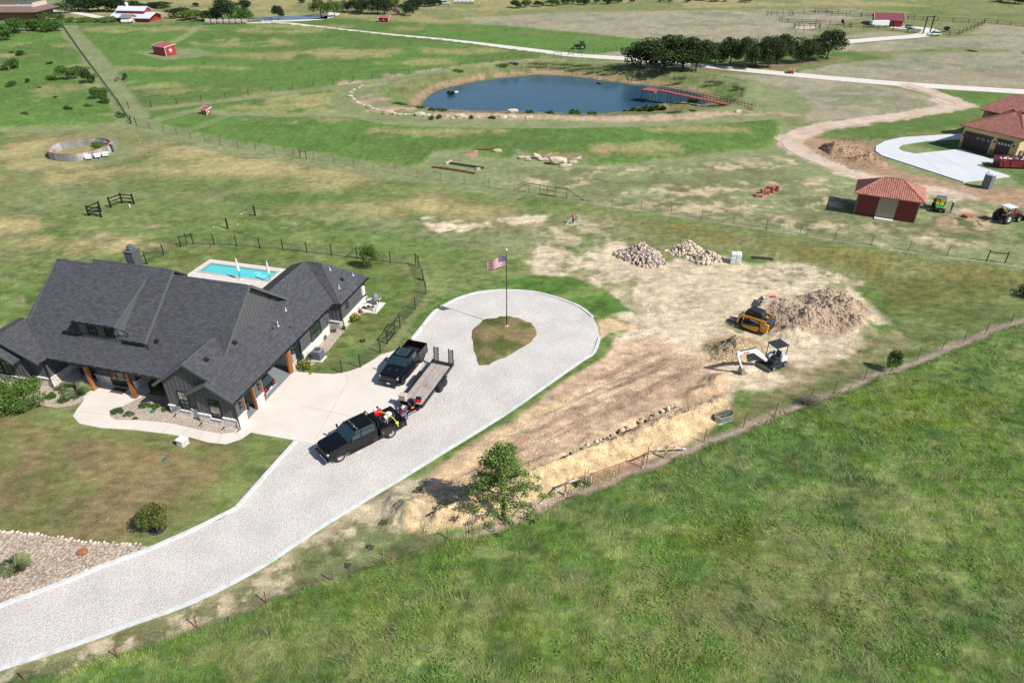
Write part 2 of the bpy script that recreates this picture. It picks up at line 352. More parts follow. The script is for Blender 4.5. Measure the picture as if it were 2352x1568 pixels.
A([(165,60),(500,57),(640,55),(870,80),(1030,96),(1270,127),(1200,140),(1085,152),(890,180),(630,214),(330,250),(310,240)], LUSH, 1.5, 1, 1, None, .1, .2)
A([(165,60),(500,57),(640,55),(870,80),(1030,96),(1270,127),(1200,140),(1085,152),(890,180),(630,214),(330,250),(310,240)], BRI, 1.5, 1, .7, .45, .035)
for e in ((330,70,150,8),(560,100,120,10),(700,130,200,9),(820,120,110,9),(1050,118,110,9),(960,145,90,8),(400,160,160,6),(300,200,120,8),(480,215,140,7),(640,72,110,7),(700,62,120,5)): A(E_(*e), STRAW, 3, 3, .5, .45, .12)
A([(330,258),(640,222),(780,208),(770,240),(860,268),(1000,288),(1400,292),(1780,276),(1800,300),(1770,340),(1640,352),(1410,381),(1270,372),(1080,343),(960,388),(700,355),(480,318),(330,290)], LUSH, 1.5, 1, 1, None, .1, .2)
A([(330,258),(640,222),(780,208),(770,240),(860,268),(1000,288),(1400,292),(1780,276),(1800,300),(1770,340),(1640,352),(1410,381),(1270,372),(1080,343),(960,388),(700,355),(480,318),(330,290)], BRI, 1.5, 1, .7, .44, .05)
A([(610,225),(760,215),(765,245),(810,262),(620,266)], STRAW, 1.5, 2, .65, .36, .12)
for e in ((640,250,110,7),(700,278,130,8),(1000,305,160,8),(1480,345,130,14),(1300,360,80,8),(1600,300,130,8),(1260,375,80,7)): A(E_(*e), STRAW, 2, 3, .6, .4, .14)
for e in ((1270,358,70,6),(1400,352,60,6)): A(E_(*e), RED, 1.5, 2, .5, .45, .3)
A([(-900,310),(305,290),(700,362),(1340,470),(1420,540),(1220,560),(960,560),(700,575),(430,560),(330,610),(-900,760)], OLIVE, 1.5, 1, .9, None, .1, .12)
A([(-900,310),(305,290),(700,362),(1340,470),(1420,540),(1220,560),(960,560),(700,575),(430,560),(330,610),(-900,760)], LUSH, 1.5, 1, .85, .46, .045)
for e in ((60,345,190,22),(90,400,200,30),(440,350,130,20),(560,375,120,26),(640,400,90,24),(480,395,150,18),(60,520,220,20),(150,545,180,28),(250,570,150,14),(830,405,160,20),(760,430,90,16),(900,480,200,13),(1000,500,180,12),(1060,470,130,14),(760,480,120,8),(30,330,100,12),(200,470,120,14),(1010,440,100,8)): A(E_(*e), STRAW, 3.5, 3.5, .78, .42, .13)
for e in ((500,420,230,13),(1010,420,170,20),(800,450,140,12),(1120,450,80,16),(250,440,220,8),(370,480,180,12),(560,470,140,14)): A(E_(*e), LUSH, 3, 2.5, .75, None)
A([(0,435),(200,430),(330,442),(600,470),(900,500),(1050,520),(1240,545),(1340,600),(1300,640),(1180,600),(970,550),(700,540),(430,545),(300,545),(140,520),(60,480)], MOWN, 2, 2, .55, .42, .1)
A([(130,470),(330,450),(590,480),(590,520),(420,545),(200,540),(120,500)], LAWN, 2, 2, .8)
A([(380,545),(700,530),(1000,560),(1240,600),(1210,640),(1160,665),(1000,700),(960,600),(700,575),(430,562)], LAWN, 1, 1.5, .8)
A([(650,535),(1000,560),(1180,600),(990,600),(840,560)], BRI, 1.2, 1, .4, .5, .5)
for e in ((590,492,90,5),(700,510,60,4),(380,520,80,5),(350,560,110,6),(260,540,40,6),(30,690,30,12),(130,670,40,6)): A(E_(*e), TAN, 1, 1.4, .6, .5, .5)
RIMP = [(867,212),(891,200),(945,188),(1004,172),(1084.5,158.5),(1138,150.4),(1206,143.7),(1309.6,146.4),(1390,154.4),(1470.7,165),(1551,173),(1632,181.3),(1685.6,192),(1715,206.8),(1712.5,223),(1672,250),(1605,259),(1443,268.5),(1310,271),(1188,267),(1084,265),(985,261),(935,252),(895,238)]
A([(1240,140),(1400,145),(1600,165),(1740,185),(1830,215),(1860,245),(1830,265),(1700,275),(1400,290),(1000,290),(870,275),(790,245),(780,215),(850,195),(960,170),(1090,150)], MOWN, 2, 1.5, .85)
A(RIMP, (.20,.19,.09), .8, .8, 1, None, .3, .25)
A(RIMP, (.09,.13,.04), 1, 1, .75, .5, .25)
A([(860,200),(950,205),(945,240),(890,235)], BRI, 1, 1.5, .6, .4, .3)
A([(1560,185),(1690,196),(1715,215),(1660,225),(1600,205)], BRI, 1, 1.5, .7, .4, .3)
A(None, (.36,.235,.15), .5, .9, .85, .38, .4, None, None, (SHORE+[SHORE[0]], 1.1))
A(None, (.50,.36,.25), .6, .8, .8, .35, .5, None, None, (gp([(1010,268),(1200,272),(1400,276),(1560,272),(1660,262)]), 1.6))
A(None, (.50,.36,.25), .6, .8, .8, .3, .5, None, None, (gp([(960,168),(1085,152),(1206,141),(1260,142)]), 1.2))
for e in ((830,195,60,7),(850,230,45,10),(905,176,25,5),(900,255,60,5),(1750,262,80,6),(1640,275,70,4),(1450,278,120,4)): A(E_(*e), (.50,.35,.25), 1.5, 1.5, .85, .42, .35)
A(None, (.10,.15,.05), .4, .6, .9, .3, .3, .3, None, (gp([(1310,142),(1400,149),(1500,163),(1600,172),(1680,182),(1716,194)]), 1.0))
def path(pts, w, col=MOWN, op=.9, soft=.6, wob=.5, z=0, **k): A(None, col, soft, wob, op, line=(gp(smoothpts([(x, y, 0) for x, y in pts], 4) and [(p[0], p[1]) for p in smoothpts([(x, y, 0) for x, y in pts], 4)]), w), **k)
path([(155,62),(180,95),(210,125),(250,185),(290,245),(318,285)], 3.0)
path([(320,285),(480,322),(700,358),(960,398),(1190,437)], 2.0, MOWN, .8)
path([(318,290),(480,338),(700,374),(960,415),(1180,448)], 1.6, MOWN, .75)
path([(300,255),(460,240),(640,218),(800,198),(900,182),(1080,156),(1200,142)], 1.6, MOWN, .85)
path([(345,282),(400,268),(460,256),(520,262),(640,266),(800,265),(850,272)], 1.7)
path([(330,296),(420,304),(520,270)], 1.3, MOWN, .5)
path([(775,235),(785,213),(830,195),(900,184)], 1.8)
path([(778,238),(800,258),(860,275),(960,287),(1200,291),(1450,288),(1650,280),(1780,268)], 2.0)
A([(308,122),(376,140),(506,127),(460,115),(400,112)], MOWN, 1, 1, .9)
path([(402,98),(425,85),(448,72),(460,62),(480,58)], 1.6)
path([(-100,300),(150,297),(300,284)], 1.6)
A(E_(195,352,115,26), MOWN, 1.2, 1, .6)
path([(120,385),(160,395),(300,375),(360,345),(420,330)], 1.2, DK, .4)
A([(955,392),(1000,350),(1080,343),(1190,345),(1270,372),(1400,381),(1640,354),(1770,341),(1790,320),(1790,290),(1900,285),(2060,330),(2352,380),(2700,430),(2700,680),(2352,611),(1970,559),(1660,511),(1340,462),(1189,441),(957,407)], MOWN, .6, .6, .97)
A([(1190,390),(1400,385),(1640,380),(1770,370),(1900,450),(2352,560),(2352,605),(1970,555),(1660,505),(1340,455)], (.15,.16,.07), 2, 3, .7, .45, .12)
for e in ((1290,418,110,9),(1450,390,140,6),(1540,440,160,12),(1700,385,100,10),(1760,372,120,8),(1500,470,120,8),(1620,480,100,10),(1860,425,110,14),(1800,470,160,16),(1900,520,130,10),(2130,560,120,10),(2250,500,90,22),(2200,450,160,14),(1730,500,90,8),(2050,545,120,8),(1700,430,120,8)): A(E_(*e), (.58,.47,.30), 2, 3, .85, .52, .55)
A([(1780,330),(1830,345),(1960,400),(2050,430),(2352,475),(2500,500),(2500,440),(2240,430),(2100,400),(2000,370),(1990,330),(1900,300),(1850,300)], (.40,.26,.165), 1, 1.5, .9)
A([(1850,320),(1980,300),(2010,340),(2050,385),(2000,395),(1890,370)], (.36,.24,.15), 1, 1.5, .7, .4, .3)
A([(1900,300),(2100,275),(2240,262),(2240,300),(2070,318),(1960,325),(1880,318)], LUSH, 1, 1, .9)
A([(1960,322),(2080,310),(2200,292),(2230,300),(2080,318),(2000,330)], (.32,.26,.11), 1, 1.5, .6, .45, .3)
A([(2330,400),(2240,384),(2236,380),(2290,372),(2400,380),(2400,440),(2330,425)], LUSH, .8, 1, .9)
A([(2130,205),(2352,218),(2500,225),(2500,260),(2260,250),(2150,222)], LUSH, .8, .8, .95)
A([(2200,225),(2352,225),(2352,240),(2240,240)], BRI, 1, 1, .8)
A([(2100,262),(2230,250),(2220,290),(1960,296),(1930,290)], LUSH, .8, .8, .9)
A(E_(2215,512,75,22), (.42,.30,.19), .5, 1, .8)
A(E_(2215,512,75,22), DK, .5, 1, .8, .55, .6)
A([(2320,500),(2352,490),(2450,500),(2450,600),(2352,560)], LUSH, 1, 1.5, .7)
A(E_(1130,350,55,14), LUSH, .6, 1, .9)
A(E_(1085,358,14,6), RED, .4, .5, .9)
A(None, (.56,.44,.345), .5, 1.4, .95, None, .4, None, None, (gp([(2060,192),(2124,206),(2177.5,226),(2215,243),(2177.5,249.5),(2097,262.2),(1963,281),(1896.5,290),(1843,303),(1818,318.7),(1820,337.5),(1850,356),(1890,372.3),(1936.7,393.7),(2040,420),(2200,450)]), 2.3))
A([(2130,228),(2170,222),(2235,245),(2180,254),(2140,255),(2165,243)], (.56,.44,.345), .5, .8, .95)
A([(1340,470),(1660,518),(1970,566),(2352,618),(2700,670),(2700,760),(2352,680),(2080,700),(1960,640),(1830,600),(1700,590),(1500,590),(1380,560),(1300,500)], OLIVE, 1.2, 1.2, .9, None, .1, .15)
A([(1450,500),(1700,535),(2352,625),(2600,660),(2500,720),(2330,650),(2100,660),(1950,620),(1700,570),(1500,530)], (.185,.17,.05), 2, 2, .75, .42, .18)
A([(2000,640),(2330,650),(2340,690),(2150,730),(2030,720)], (.12,.13,.035), 1.5, 2, .8, None)
A([(1340,466),(1660,514),(1970,562),(2352,614),(2352,626),(1970,576),(1660,528),(1340,478)], LAWN, .6, .8, .7)
A([(2200,690),(2352,675),(2600,660),(2600,740),(2330,745),(2200,785),(1980,872),(1700,975),(1660,960),(1720,900),(1850,850),(2000,790),(2060,740)], (.115,.145,.045), 1, 1.5, .9)
A([(1700,890),(1900,820),(2060,740),(2140,740),(2060,800),(1900,880),(1760,940)], TAN, 2, 2, .35, .55, .4)
A([(1235,560),(1330,585),(1420,560),(1480,600),(1700,600),(1850,615),(1960,650),(2015,720),(1990,775),(1910,825),(1810,870),(1700,905),(1640,960),(1400,1000),(1100,1060),(1240,905),(1310,850),(1380,800),(1420,745),(1340,690),(1230,640),(1200,600)], PALE, .8, 2, .93, .28, .35)
A([(960,500),(1090,512),(1230,495),(1280,490),(1250,510),(1080,530),(990,532)], PALE, .6, 1.5, .95, .42, .3)
A([(1000,530),(1090,515),(1105,518),(1010,537)], PALE, .3, .5, 1)
A([(1280,500),(1420,520),(1420,560),(1330,585),(1240,560),(1210,520)], PALE, 2, 2, .55, .52, .5)
A([(1120,640),(1230,610),(1320,580),(1420,620),(1420,690),(1330,650),(1200,640)], OLIVE, 1, 2, .8, .47, .5)
A([(1380,640),(1500,640),(1560,720),(1450,760),(1400,720)], OLIVE, 1.5, 2, .6, .54, .8)
A([(1700,600),(1960,640),(2010,700),(1980,720),(1850,640),(1720,640)], OLIVE, 1, 2, .75, .5, .8)
A([(1640,740),(1760,620),(1690,600),(1560,620)], OLIVE, 2, 2, .4, .56, .6)
A([(1480,600),(1600,615),(1700,640),(1680,740),(1560,840),(1400,900),(1380,800),(1500,740)], (.58,.46,.33), 1.5, 1.5, .8)
A([(930,1175),(985,1080),(1100,1006),(1185,955),(1245,905),(1310,850),(1400,790),(1500,770),(1640,820),(1680,870),(1660,950),(1560,1010),(1400,1060),(1250,1120),(1000,1190)], TAN, .8, .8, .95)
A([(1250,905),(1400,830),(1560,800),(1640,870),(1560,930),(1400,960),(1280,960)], (.42,.29,.20), 2, 2, .8, .4, .3)
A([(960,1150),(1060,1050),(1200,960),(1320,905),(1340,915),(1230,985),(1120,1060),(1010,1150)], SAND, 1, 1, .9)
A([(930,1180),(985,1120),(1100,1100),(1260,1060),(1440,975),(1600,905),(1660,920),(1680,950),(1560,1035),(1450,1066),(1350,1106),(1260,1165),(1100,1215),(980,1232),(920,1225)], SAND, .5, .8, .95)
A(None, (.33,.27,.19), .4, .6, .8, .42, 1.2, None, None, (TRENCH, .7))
A(E_(1620,885,60,28), (.46,.33,.20), .8, 1, .9)
A(E_(1686,800,74,34), (.52,.40,.24), .4, .6, 1)
A(E_(1640,795,38,18), (.26,.19,.11), .4, .8, .8, .45, 1)
A(E_(1880,725,122,56), (.44,.33,.235), .5, .8, 1)
A(E_(1880,725,122,56), (.34,.24,.17), .5, .8, .8, .52, .8)
A([(1700,880),(1800,860),(1900,810),(2000,770),(2040,780),(1900,860),(1750,930)], (.45,.30,.20), 1.5, 2, .5, .5, .6)
A([(1640,960),(1720,920),(1860,890),(1900,900),(1780,945),(1700,975)], (.15,.15,.06), 1, 1, .8)
A([(1376,735),(1400,728),(1470,748),(1450,760),(1400,765),(1378,782)], SAND, .3, .6, .95)
A([(1100,655),(1220,632),(1320,640),(1400,670),(1448,712),(1380,732),(1328,703),(1218,668),(1149,665),(1060,680),(990,720),(930,790),(900,805),(960,720),(1010,680)], (.085,.160,.032), .3, .6, 1)
A([(1008,1046),(1125,974),(1195,928),(1328,836),(1376,790),(1382,776),(1412,778),(1385,820),(1310,868),(1240,912),(1185,950),(1100,1000),(1020,1056)], (.105,.160,.038), .25, .5, 1)
A([(950,1090),(1008,1046),(1020,1056),(970,1100)], LAWN, .5, .8, .7)
A([(-300,1600),(0,1545),(160,1490),(306,1436),(447,1385),(596,1308),(747,1208),(920,1103),(985,1090),(940,1170),(920,1235),(760,1335),(610,1388),(450,1446),(270,1518),(60,1600)], (.52,.43,.29), .4, .6, .95)
A([(-300,1600),(0,1545),(160,1490),(306,1436),(447,1385),(596,1308),(700,1240),(820,1200),(870,1230),(760,1320),(610,1388),(450,1446),(270,1518),(60,1600)], (.15,.16,.06), .8, 1, .9, .42, .7)
A([(700,1270),(900,1200),(985,1235),(1040,1240),(900,1290),(740,1340)], (.11,.14,.05), .6, 1, .9, .4, .6)
A([(-200,1650),(60,1560),(275,1500),(450,1432),(612,1372),(760,1322),(900,1275),(1030,1228),(1240,1160),(1260,1180),(1060,1262),(900,1310),(640,1400),(300,1530),(0,1650)], (.24,.20,.12), .5, .8, .6, .42, .6)
A([(1040,1235),(1100,1215),(1230,1165),(1290,1150),(1300,1180),(1270,1210),(1180,1225),(1080,1250)], (.50,.38,.28), .6, 1, .9)
A(None, MULCH, .35, .6, .95, None, .4, None, None, (gp([(1240,1175),(1300,1146),(1356,1124),(1473,1080),(1530,1058),(1620,1022),(1712,986),(1780,958),(1860,925),(1915,906),(1984,878),(2107,831),(2163,808),(2214,788),(2262,771),(2320,748),(2460,695)]), .55))
A(None, (.40,.33,.24), .2, .4, .7, .4, .6, None, None, (gp([(1340,463),(1442.5,479),(1548.6,495),(1658.7,512.5),(1777.5,529.5),(1904.6,550.5),(2038.3,572),(2265,602),(2400,622)]), .35))
A([(1480,1100),(1600,1060),(1700,1085),(1740,1105),(1700,1140),(1560,1120)], GREYG, 1, 1.5, .8, .45, .6)
A(E_(1735,1108,22,12), MULCH, .5, .8, .6, .4, .6)
A([(-400,900),(60,935),(170,955),(250,985),(420,1005),(520,1025),(580,1000),(675,1015),(545,1169),(447,1216),(340,1257),(0,1218),(-400,1180)], LBR, .4, .3, 1)
A([(60,1000),(300,1020),(440,1060),(400,1150),(200,1200),(0,1180)], (.19,.135,.07), 2, 2, .6, .46, .3)
A([(-400,900),(60,935),(170,955),(250,985),(420,1005),(520,1025),(580,1000),(675,1015),(545,1169),(447,1216),(340,1257),(0,1218),(-400,1180)], LAWN, .4, .3, .5, .56, .14)
A([(575,1000),(675,1015),(545,1169),(340,1257),(230,1246),(330,1235),(480,1160),(530,1060)], LAWN, 1, 1.2, .9)
A([(-100,930),(60,935),(170,955),(280,990),(520,1030),(500,1050),(280,1010),(150,985),(0,960)], LAWN, 1, 1, .7)
A([(330,612),(380,590),(416,569),(444,562),(597,572),(762,588),(897,605),(955,611),(964,620),(980,678),(953,712),(919,755),(874,812),(828,845),(786,858),(717,860),(676,870),(560,990),(400,900),(300,700)], (.112,.165,.042), .4, .3, 1)
A([(330,612),(444,562),(597,572),(762,588),(897,605),(955,611),(980,678),(919,755),(828,845),(786,858),(717,860),(676,870)], (.18,.175,.07), .8, 1, .6, .52, .4)
A([(-900,600),(120,600),(0,760),(-900,820)], LAWN, 1, 1, .8)
NEARG = gp([(-300,1640),(60,1562),(275,1518),(450,1448),(612,1390),(760,1338),(900,1292),(1030,1245),(1160,1222),(1245,1180),(1360,1132),(1480,1090),(1620,1032),(1712,994),(1860,933),(1984,886),(2107,839),(2214,796),(2320,756),(2460,703),(3600,300)])+[(200, 60), (120, 12), (-60, 12), (-60, 22)]
LY.append((NEARG, LUSH, .4, .6, 1, None, .1, .10, 1, None))
def B(px, py, rx, ry, col, op, patch=.42, ps=.35): LY.append((gp(E_(px, py, rx, ry)), col, 2.0, 2.0, op, patch, ps, None, 1, None))
LY.append((NEARG, DK, .4, .6, .7, .50, .55, None, 1, None)); LY.append((NEARG, (.10,.165,.028), .4, .6, .8, .5, .16, None, 1, None)); LY.append((NEARG, (.115,.19,.045), .4, .6, .5, .5, .8, None, 1, None))
LY.append((NEARG, (.19,.20,.07), .4, .6, .4, .60, .7, None, 1, None))
for a in ((1950,1260,230,130),(1800,1330,260,130),(1700,1420,250,120),(2100,1380,200,120),(1350,1420,260,120),(1550,1500,250,90),(900,1500,260,70),(2200,1150,180,80),(1050,1380,180,60),(560,1500,160,50),(1300,1300,120,50)): B(*a, (.23,.21,.095), .42, .5, .8)
for a in ((1600,1120,180,50),(1450,1180,160,50),(2250,1400,180,140),(1900,1540,280,80),(1150,1280,140,40),(2000,1050,260,90),(1280,1460,120,60)): B(*a, DK, .6, .47, .6)
for a in ((1650,1240,130,60),(2100,960,240,70),(1100,1450,150,40),(820,1420,160,40),(1400,1550,200,40)): B(*a, (.10,.15,.018), .8, .42, .3)
LYW = []
for (pts, col, soft, wob, op, patch, ps, tall, st, line) in LY:
 if line is not None: P = line[0]; w_ = line[1]
 else: P = pts if st == 1 else gp(pts); w_ = None
 a = np.array(P); LYW.append((P, a.min(0), a.max(0), col, soft, wob, op, patch, ps, tall, w_))
def cover(X, Y):
 n = X.size; X = X.ravel(); Y = Y.ravel()
 col = np.empty((n, 3)); tall = np.zeros(n)
 m = sst(.42, .6, fbm(X, Y, .04, 4, 1))[:, None]; col[:] = np.array(LUSH)*(1-m)+np.array(OLIVE)*m
 wobn = fbm(X, Y, .45, 4, 40, .6)-.5
 for i, (P, lo, hi, c, soft, wob, op, patch, ps, tl, w_) in enumerate(LYW):
  mg = soft+wob+(w_ or 0)+.1
  s = np.nonzero((X > lo[0]-mg) & (X < hi[0]+mg) & (Y > lo[1]-mg) & (Y < hi[1]+mg))[0]
  if not len(s): continue
  x, y = X[s], Y[s]
  d = (w_-ldist(x, y, P)) if w_ is not None else pdist(x, y, P)
  wt = sst(-soft, soft, d+2*wob*wobn[s])*op
  if patch is not None: wt = wt*sst(patch-.07, patch+.09, fbm(x, y, ps, 5, 50+i, .6))
  col[s] = col[s]*(1-wt[:, None])+np.array(c)*wt[:, None]
  if tl is not None: tall[s] = tall[s]*(1-wt)+tl*wt
  elif patch is None: tall[s] = tall[s]*(1-wt)
 s = np.nonzero((X > -22) & (X < 45) & (Y > 28) & (Y < 80))[0]
 if len(s):
  x, y = X[s], Y[s]; u = x*TRK.x+y*TRK.y; q = -x*TRK.y+y*TRK.x+.8*fbm(x, y, .06, 2, 5)
  k = sst(0, 2, pdist(x, y, gp([(940,1165),(1110,1015),(1330,865),(1480,790),(1660,820),(1620,880),(1420,980),(1200,1080),(1000,1175)])))
  t = sst(.51, .62, fbm(u*.10, q*1.9, 1, 4, 77, .6))*k*.9; col[s] = col[s]*(1-t[:, None])+np.array((.36, .235, .155))*t[:, None]
  t = sst(.54, .64, fbm(u*.12, q*2.6, 1, 4, 79, .6))*k*.75; col[s] = col[s]*(1-t[:, None])+np.array((.62, .48, .33))*t[:, None]
  cl = (np.sin(u*2*math.pi/.34) > .2)*(np.abs(np.mod(q, 1.15)-.5) < .24)*(fbm(u, q, .25, 2, 12) > .34)*k*.4; col[s] *= (1-cl)[:, None]
 gr_ = sst(.0, .03, col[:, 1]-col[:, 0])*(1-.85*sst(60, 125, Y))
 t = gr_*.38*sst(.53, .66, fbm(X*.6, Y, .55, 5, 73, .62)); col = col*(1-t[:, None])+np.array((.25, .265, .11))*t[:, None]
 t = gr_*.40*sst(.55, .68, fbm(X, Y, .8, 4, 75, .62)); col = col*(1-t[:, None]*.55)
 col = col*(1+.13*sst(.0, .03, col[:, 1]-col[:, 0]))[:, None]
 v = 1+.20*(fbm(X, Y, .35, 3, 71)-.5)*2+.45*(fbm(X*.7, Y, 1.9, 3, 72, .65)-.5)*2*(1-.5*sst(70, 150, Y))
 return np.clip(col*v[:, None], 0, 1), tall
def ground_mat():
 m = bpy.data.materials.new('ground_cover'); m.use_nodes = True; n = m.node_tree.nodes; l = m.node_tree.links; b = n['Principled BSDF']
 b.inputs['Roughness'].default_value = .95; b.inputs['Specular IOR Level'].default_value = .15
 g = n.new('ShaderNodeNewGeometry'); a = n.new('ShaderNodeAttribute'); a.attribute_name = 'col'
 def noise(s, d, st=None, rz=0):
  p = g.outputs['Position']
  if st:
   mp = n.new('ShaderNodeMapping'); mp.inputs['Scale'].default_value = st; mp.inputs['Rotation'].default_value = (0, 0, rz); l.new(p, mp.inputs[0]); p = mp.outputs[0]
  t = n.new('ShaderNodeTexNoise'); l.new(p, t.inputs['Vector']); t.inputs['Scale'].default_value = s; t.inputs['Detail'].default_value = d; t.inputs['Roughness'].default_value = .65; return t.outputs[0]
 def mr(s, lo, hi, a0=.3, a1=.7):
  k = n.new('ShaderNodeMapRange'); l.new(s, k.inputs[0]); k.inputs[1].default_value = a0; k.inputs[2].default_value = a1; k.inputs[3].default_value = lo; k.inputs[4].default_value = hi; return k.outputs[0]
 def mul(p, q):
  k = n.new('ShaderNodeMath'); k.operation = 'MULTIPLY'; l.new(p, k.inputs[0]); l.new(q, k.inputs[1]); return k.outputs[0]
 v = mul(mul(mr(noise(7, 4), .72, 1.28), mr(noise(.9, 5, (1, 2.4, 1), .35), .80, 1.2)), mr(noise(26, 2), .82, 1.18))
 vm = n.new('ShaderNodeVectorMath'); vm.operation = 'SCALE'; l.new(a.outputs['Color'], vm.inputs[0]); l.new(v, vm.inputs['Scale'])
 hs = n.new('ShaderNodeHueSaturation'); l.new(vm.outputs[0], hs.inputs['Color']); l.new(mr(noise(.5, 5), .488, .512), hs.inputs['Hue']); l.new(mr(noise(2.3, 4), .82, 1.15), hs.inputs['Saturation'])
 l.new(hs.outputs[0], b.inputs['Base Color'])
 bp = n.new('ShaderNodeBump'); bp.inputs['Distance'].default_value = .12; bp.inputs['Strength'].default_value = .9; l.new(noise(4.5, 6), bp.inputs['Height']); l.new(bp.outputs[0], b.inputs['Normal'])
 return m
def build_ground():
 us = np.concatenate([[-9, -5, -3, -2, -1.5, -1.3], np.linspace(-1.16, 1.16, 800), [1.3, 1.5, 2, 3, 5, 9]])*(1176/FPX)
 va = np.concatenate([np.linspace(PITCH+R(29.5), PITCH+R(1), 300), np.linspace(PITCH+R(.9), PITCH-R(26.9), 330)])  # angle below the horizon
 va = np.concatenate([[R(82), R(76), R(70), R(66)], va, [R(4.6), R(3.6), R(2.6), R(1.6), R(.8), R(.4), R(.2)]])
 yy = np.tan(PITCH-va)                       # image-plane height of each row
 U, V = np.meshgrid(us, yy); dz = -SP+V*CP; s = -CAMH/dz
 X = (U*s).ravel(); Y = ((CP+V*SP)*s).ravel()
 nr, nc = U.shape
 Z = terrain(X, Y); col, tall = cover(X, Y); Z = Z+tall*(.3+.8*fbm(X, Y, .8, 3, 90)+1.3*fbm(X, Y, 2.1, 3, 91))+.10*(fbm(X, Y, 1.2, 3, 92, .6)-.5)*(tall > .02)
 far = Y > 260; Z[far] += 0
 V3 = np.c_[X, Y, Z]; i = np.arange(nr*nc).reshape(nr, nc)
 F = np.stack([i[:-1, :-1], i[:-1, 1:], i[1:, 1:], i[1:, :-1]], -1).reshape(-1, 4)
 F = F[:, ::1]
 o = npmesh('ground', V3, F, ground_mat(), k=4, smooth=True, cols=col)
 tag(o, kind='structure'); return o
ground = build_ground()
def sheet(name, polypx, z, m, thick=0, world=False, label=None):
 P = polypx if world else gp(polypx); mb = MB()
 bm = bmesh.new(); vs = [bm.verts.new((x, y, z)) for x, y in P]; f = bm.faces.new(vs)
 if f.normal.z < 0: f.normal_flip()
 if thick:
  r = bmesh.ops.extrude_face_region(bm, geom=[f]); top = [g for g in r['geom'] if isinstance(g, bmesh.types.BMVert)]
  for v in top: v.co.z -= thick
 bmesh.ops.triangulate(bm, faces=bm.faces); bmesh.ops.recalc_face_normals(bm, faces=bm.faces)
 me = bpy.data.meshes.new(name); bm.to_mesh(me); bm.free(); me.materials.append(m)
 o = bpy.data.objects.new(name, me); C.objects.link(o); return tag(o, kind='structure')
def ribbon(name, px, w, z, m, thick=.0, n=5, world=False, wid=None):
 P = px if world else [(*G(x, y)[:2], 0) for x, y in px]
 P = [Vector(q) for q in smoothpts(P, n)]; L = []; Rr = []
 for i, p in enumerate(P):
  t = (P[min(i+1, len(P)-1)]-P[max(i-1, 0)]).normalized(); s = Vector((-t.y, t.x, 0)); ww = w if wid is None else np.interp(i/(len(P)-1), [0, 1], wid)
  L.append(p+s*ww/2); Rr.append(p-s*ww/2)
 mb = MB(); k = len(P)
 if thick:
  vs = [(q.x, q.y, z) for q in L]+[(q.x, q.y, z) for q in Rr]+[(q.x, q.y, z-thick) for q in L]+[(q.x, q.y, z-thick) for q in Rr]
  fs = []
  for i in range(k-1): fs += [(i, i+1, k+i+1, k+i), (2*k+i, 2*k+i+1, i+1, i), (k+i, k+i+1, 3*k+i+1, 3*k+i)]
  fs += [(0, k, 3*k, 2*k), (k-1, 2*k-1, 4*k-1, 3*k-1)]
 else:
  vs = [(q.x, q.y, z) for q in L]+[(q.x, q.y, z) for q in Rr]; fs = [(i, i+1, k+i+1, k+i) for i in range(k-1)]
 mb.mesh_(vs, fs); o = mb.build(name, m); return tag(o, kind='structure')
def gravel_mat(name, c1, c2, sc_=9.0, dark=.5):
 m = bpy.data.materials.new(name); m.use_nodes = True; n = m.node_tree.nodes; l = m.node_tree.links; b = n['Principled BSDF']; b.inputs['Roughness'].default_value = .9
 g = n.new('ShaderNodeNewGeometry'); v = n.new('ShaderNodeTexVoronoi'); v.inputs['Scale'].default_value = sc_; l.new(g.outputs['Position'], v.inputs['Vector'])
 cr = n.new('ShaderNodeMix'); cr.data_type = 'RGBA'; sx = n.new('ShaderNodeSeparateColor'); l.new(v.outputs['Color'], sx.inputs[0]); l.new(sx.outputs[0], cr.inputs[0]); cr.inputs[6].default_value = (*c1, 1); cr.inputs[7].default_value = (*c2, 1)
 mr = n.new('ShaderNodeMapRange'); l.new(v.outputs['Distance'], mr.inputs[0]); mr.inputs[1].default_value = .35; mr.inputs[2].default_value = .75; mr.inputs[3].default_value = 1; mr.inputs[4].default_value = dark
 no = n.new('ShaderNodeTexNoise'); no.inputs['Scale'].default_value = .35; no.inputs['Detail'].default_value = 6; l.new(g.outputs['Position'], no.inputs['Vector'])
 m2 = n.new('ShaderNodeMapRange'); l.new(no.outputs[0], m2.inputs[0]); m2.inputs[1].default_value = .3; m2.inputs[2].default_value = .7; m2.inputs[3].default_value = .88; m2.inputs[4].default_value = 1.08
 mu = n.new('ShaderNodeMath'); mu.operation = 'MULTIPLY'; l.new(mr.outputs[0], mu.inputs[0]); l.new(m2.outputs[0], mu.inputs[1])
 vm = n.new('ShaderNodeVectorMath'); vm.operation = 'SCALE'; l.new(cr.outputs[2], vm.inputs[0]); l.new(mu.outputs[0], vm.inputs['Scale']); l.new(vm.outputs[0], b.inputs['Base Color'])
 bp = n.new('ShaderNodeBump'); bp.inputs['Distance'].default_value = .05; bp.inputs['Strength'].default_value = .8; l.new(v.outputs['Distance'], bp.inputs['Height']); bp.invert = True; l.new(bp.outputs[0], b.inputs['Normal'])
 return m
M_GRAV = gravel_mat('white_gravel', (.80,.75,.705), (.62,.57,.53), 15, .74)
M_RIVER = gravel_mat('river_pebbles', (.66,.56,.46), (.42,.30,.21), 7, .55)
M_BED = gravel_mat('bed_pebbles', (.62,.53,.44), (.46,.38,.31), 11, .6)
M_CONC = mat('pale_concrete', (.70,.64,.58), .85, var=.05, scale=.7, bump=.003, bscale=30, col2=(.66,.59,.51), c2lo=.5, c2hi=.7)
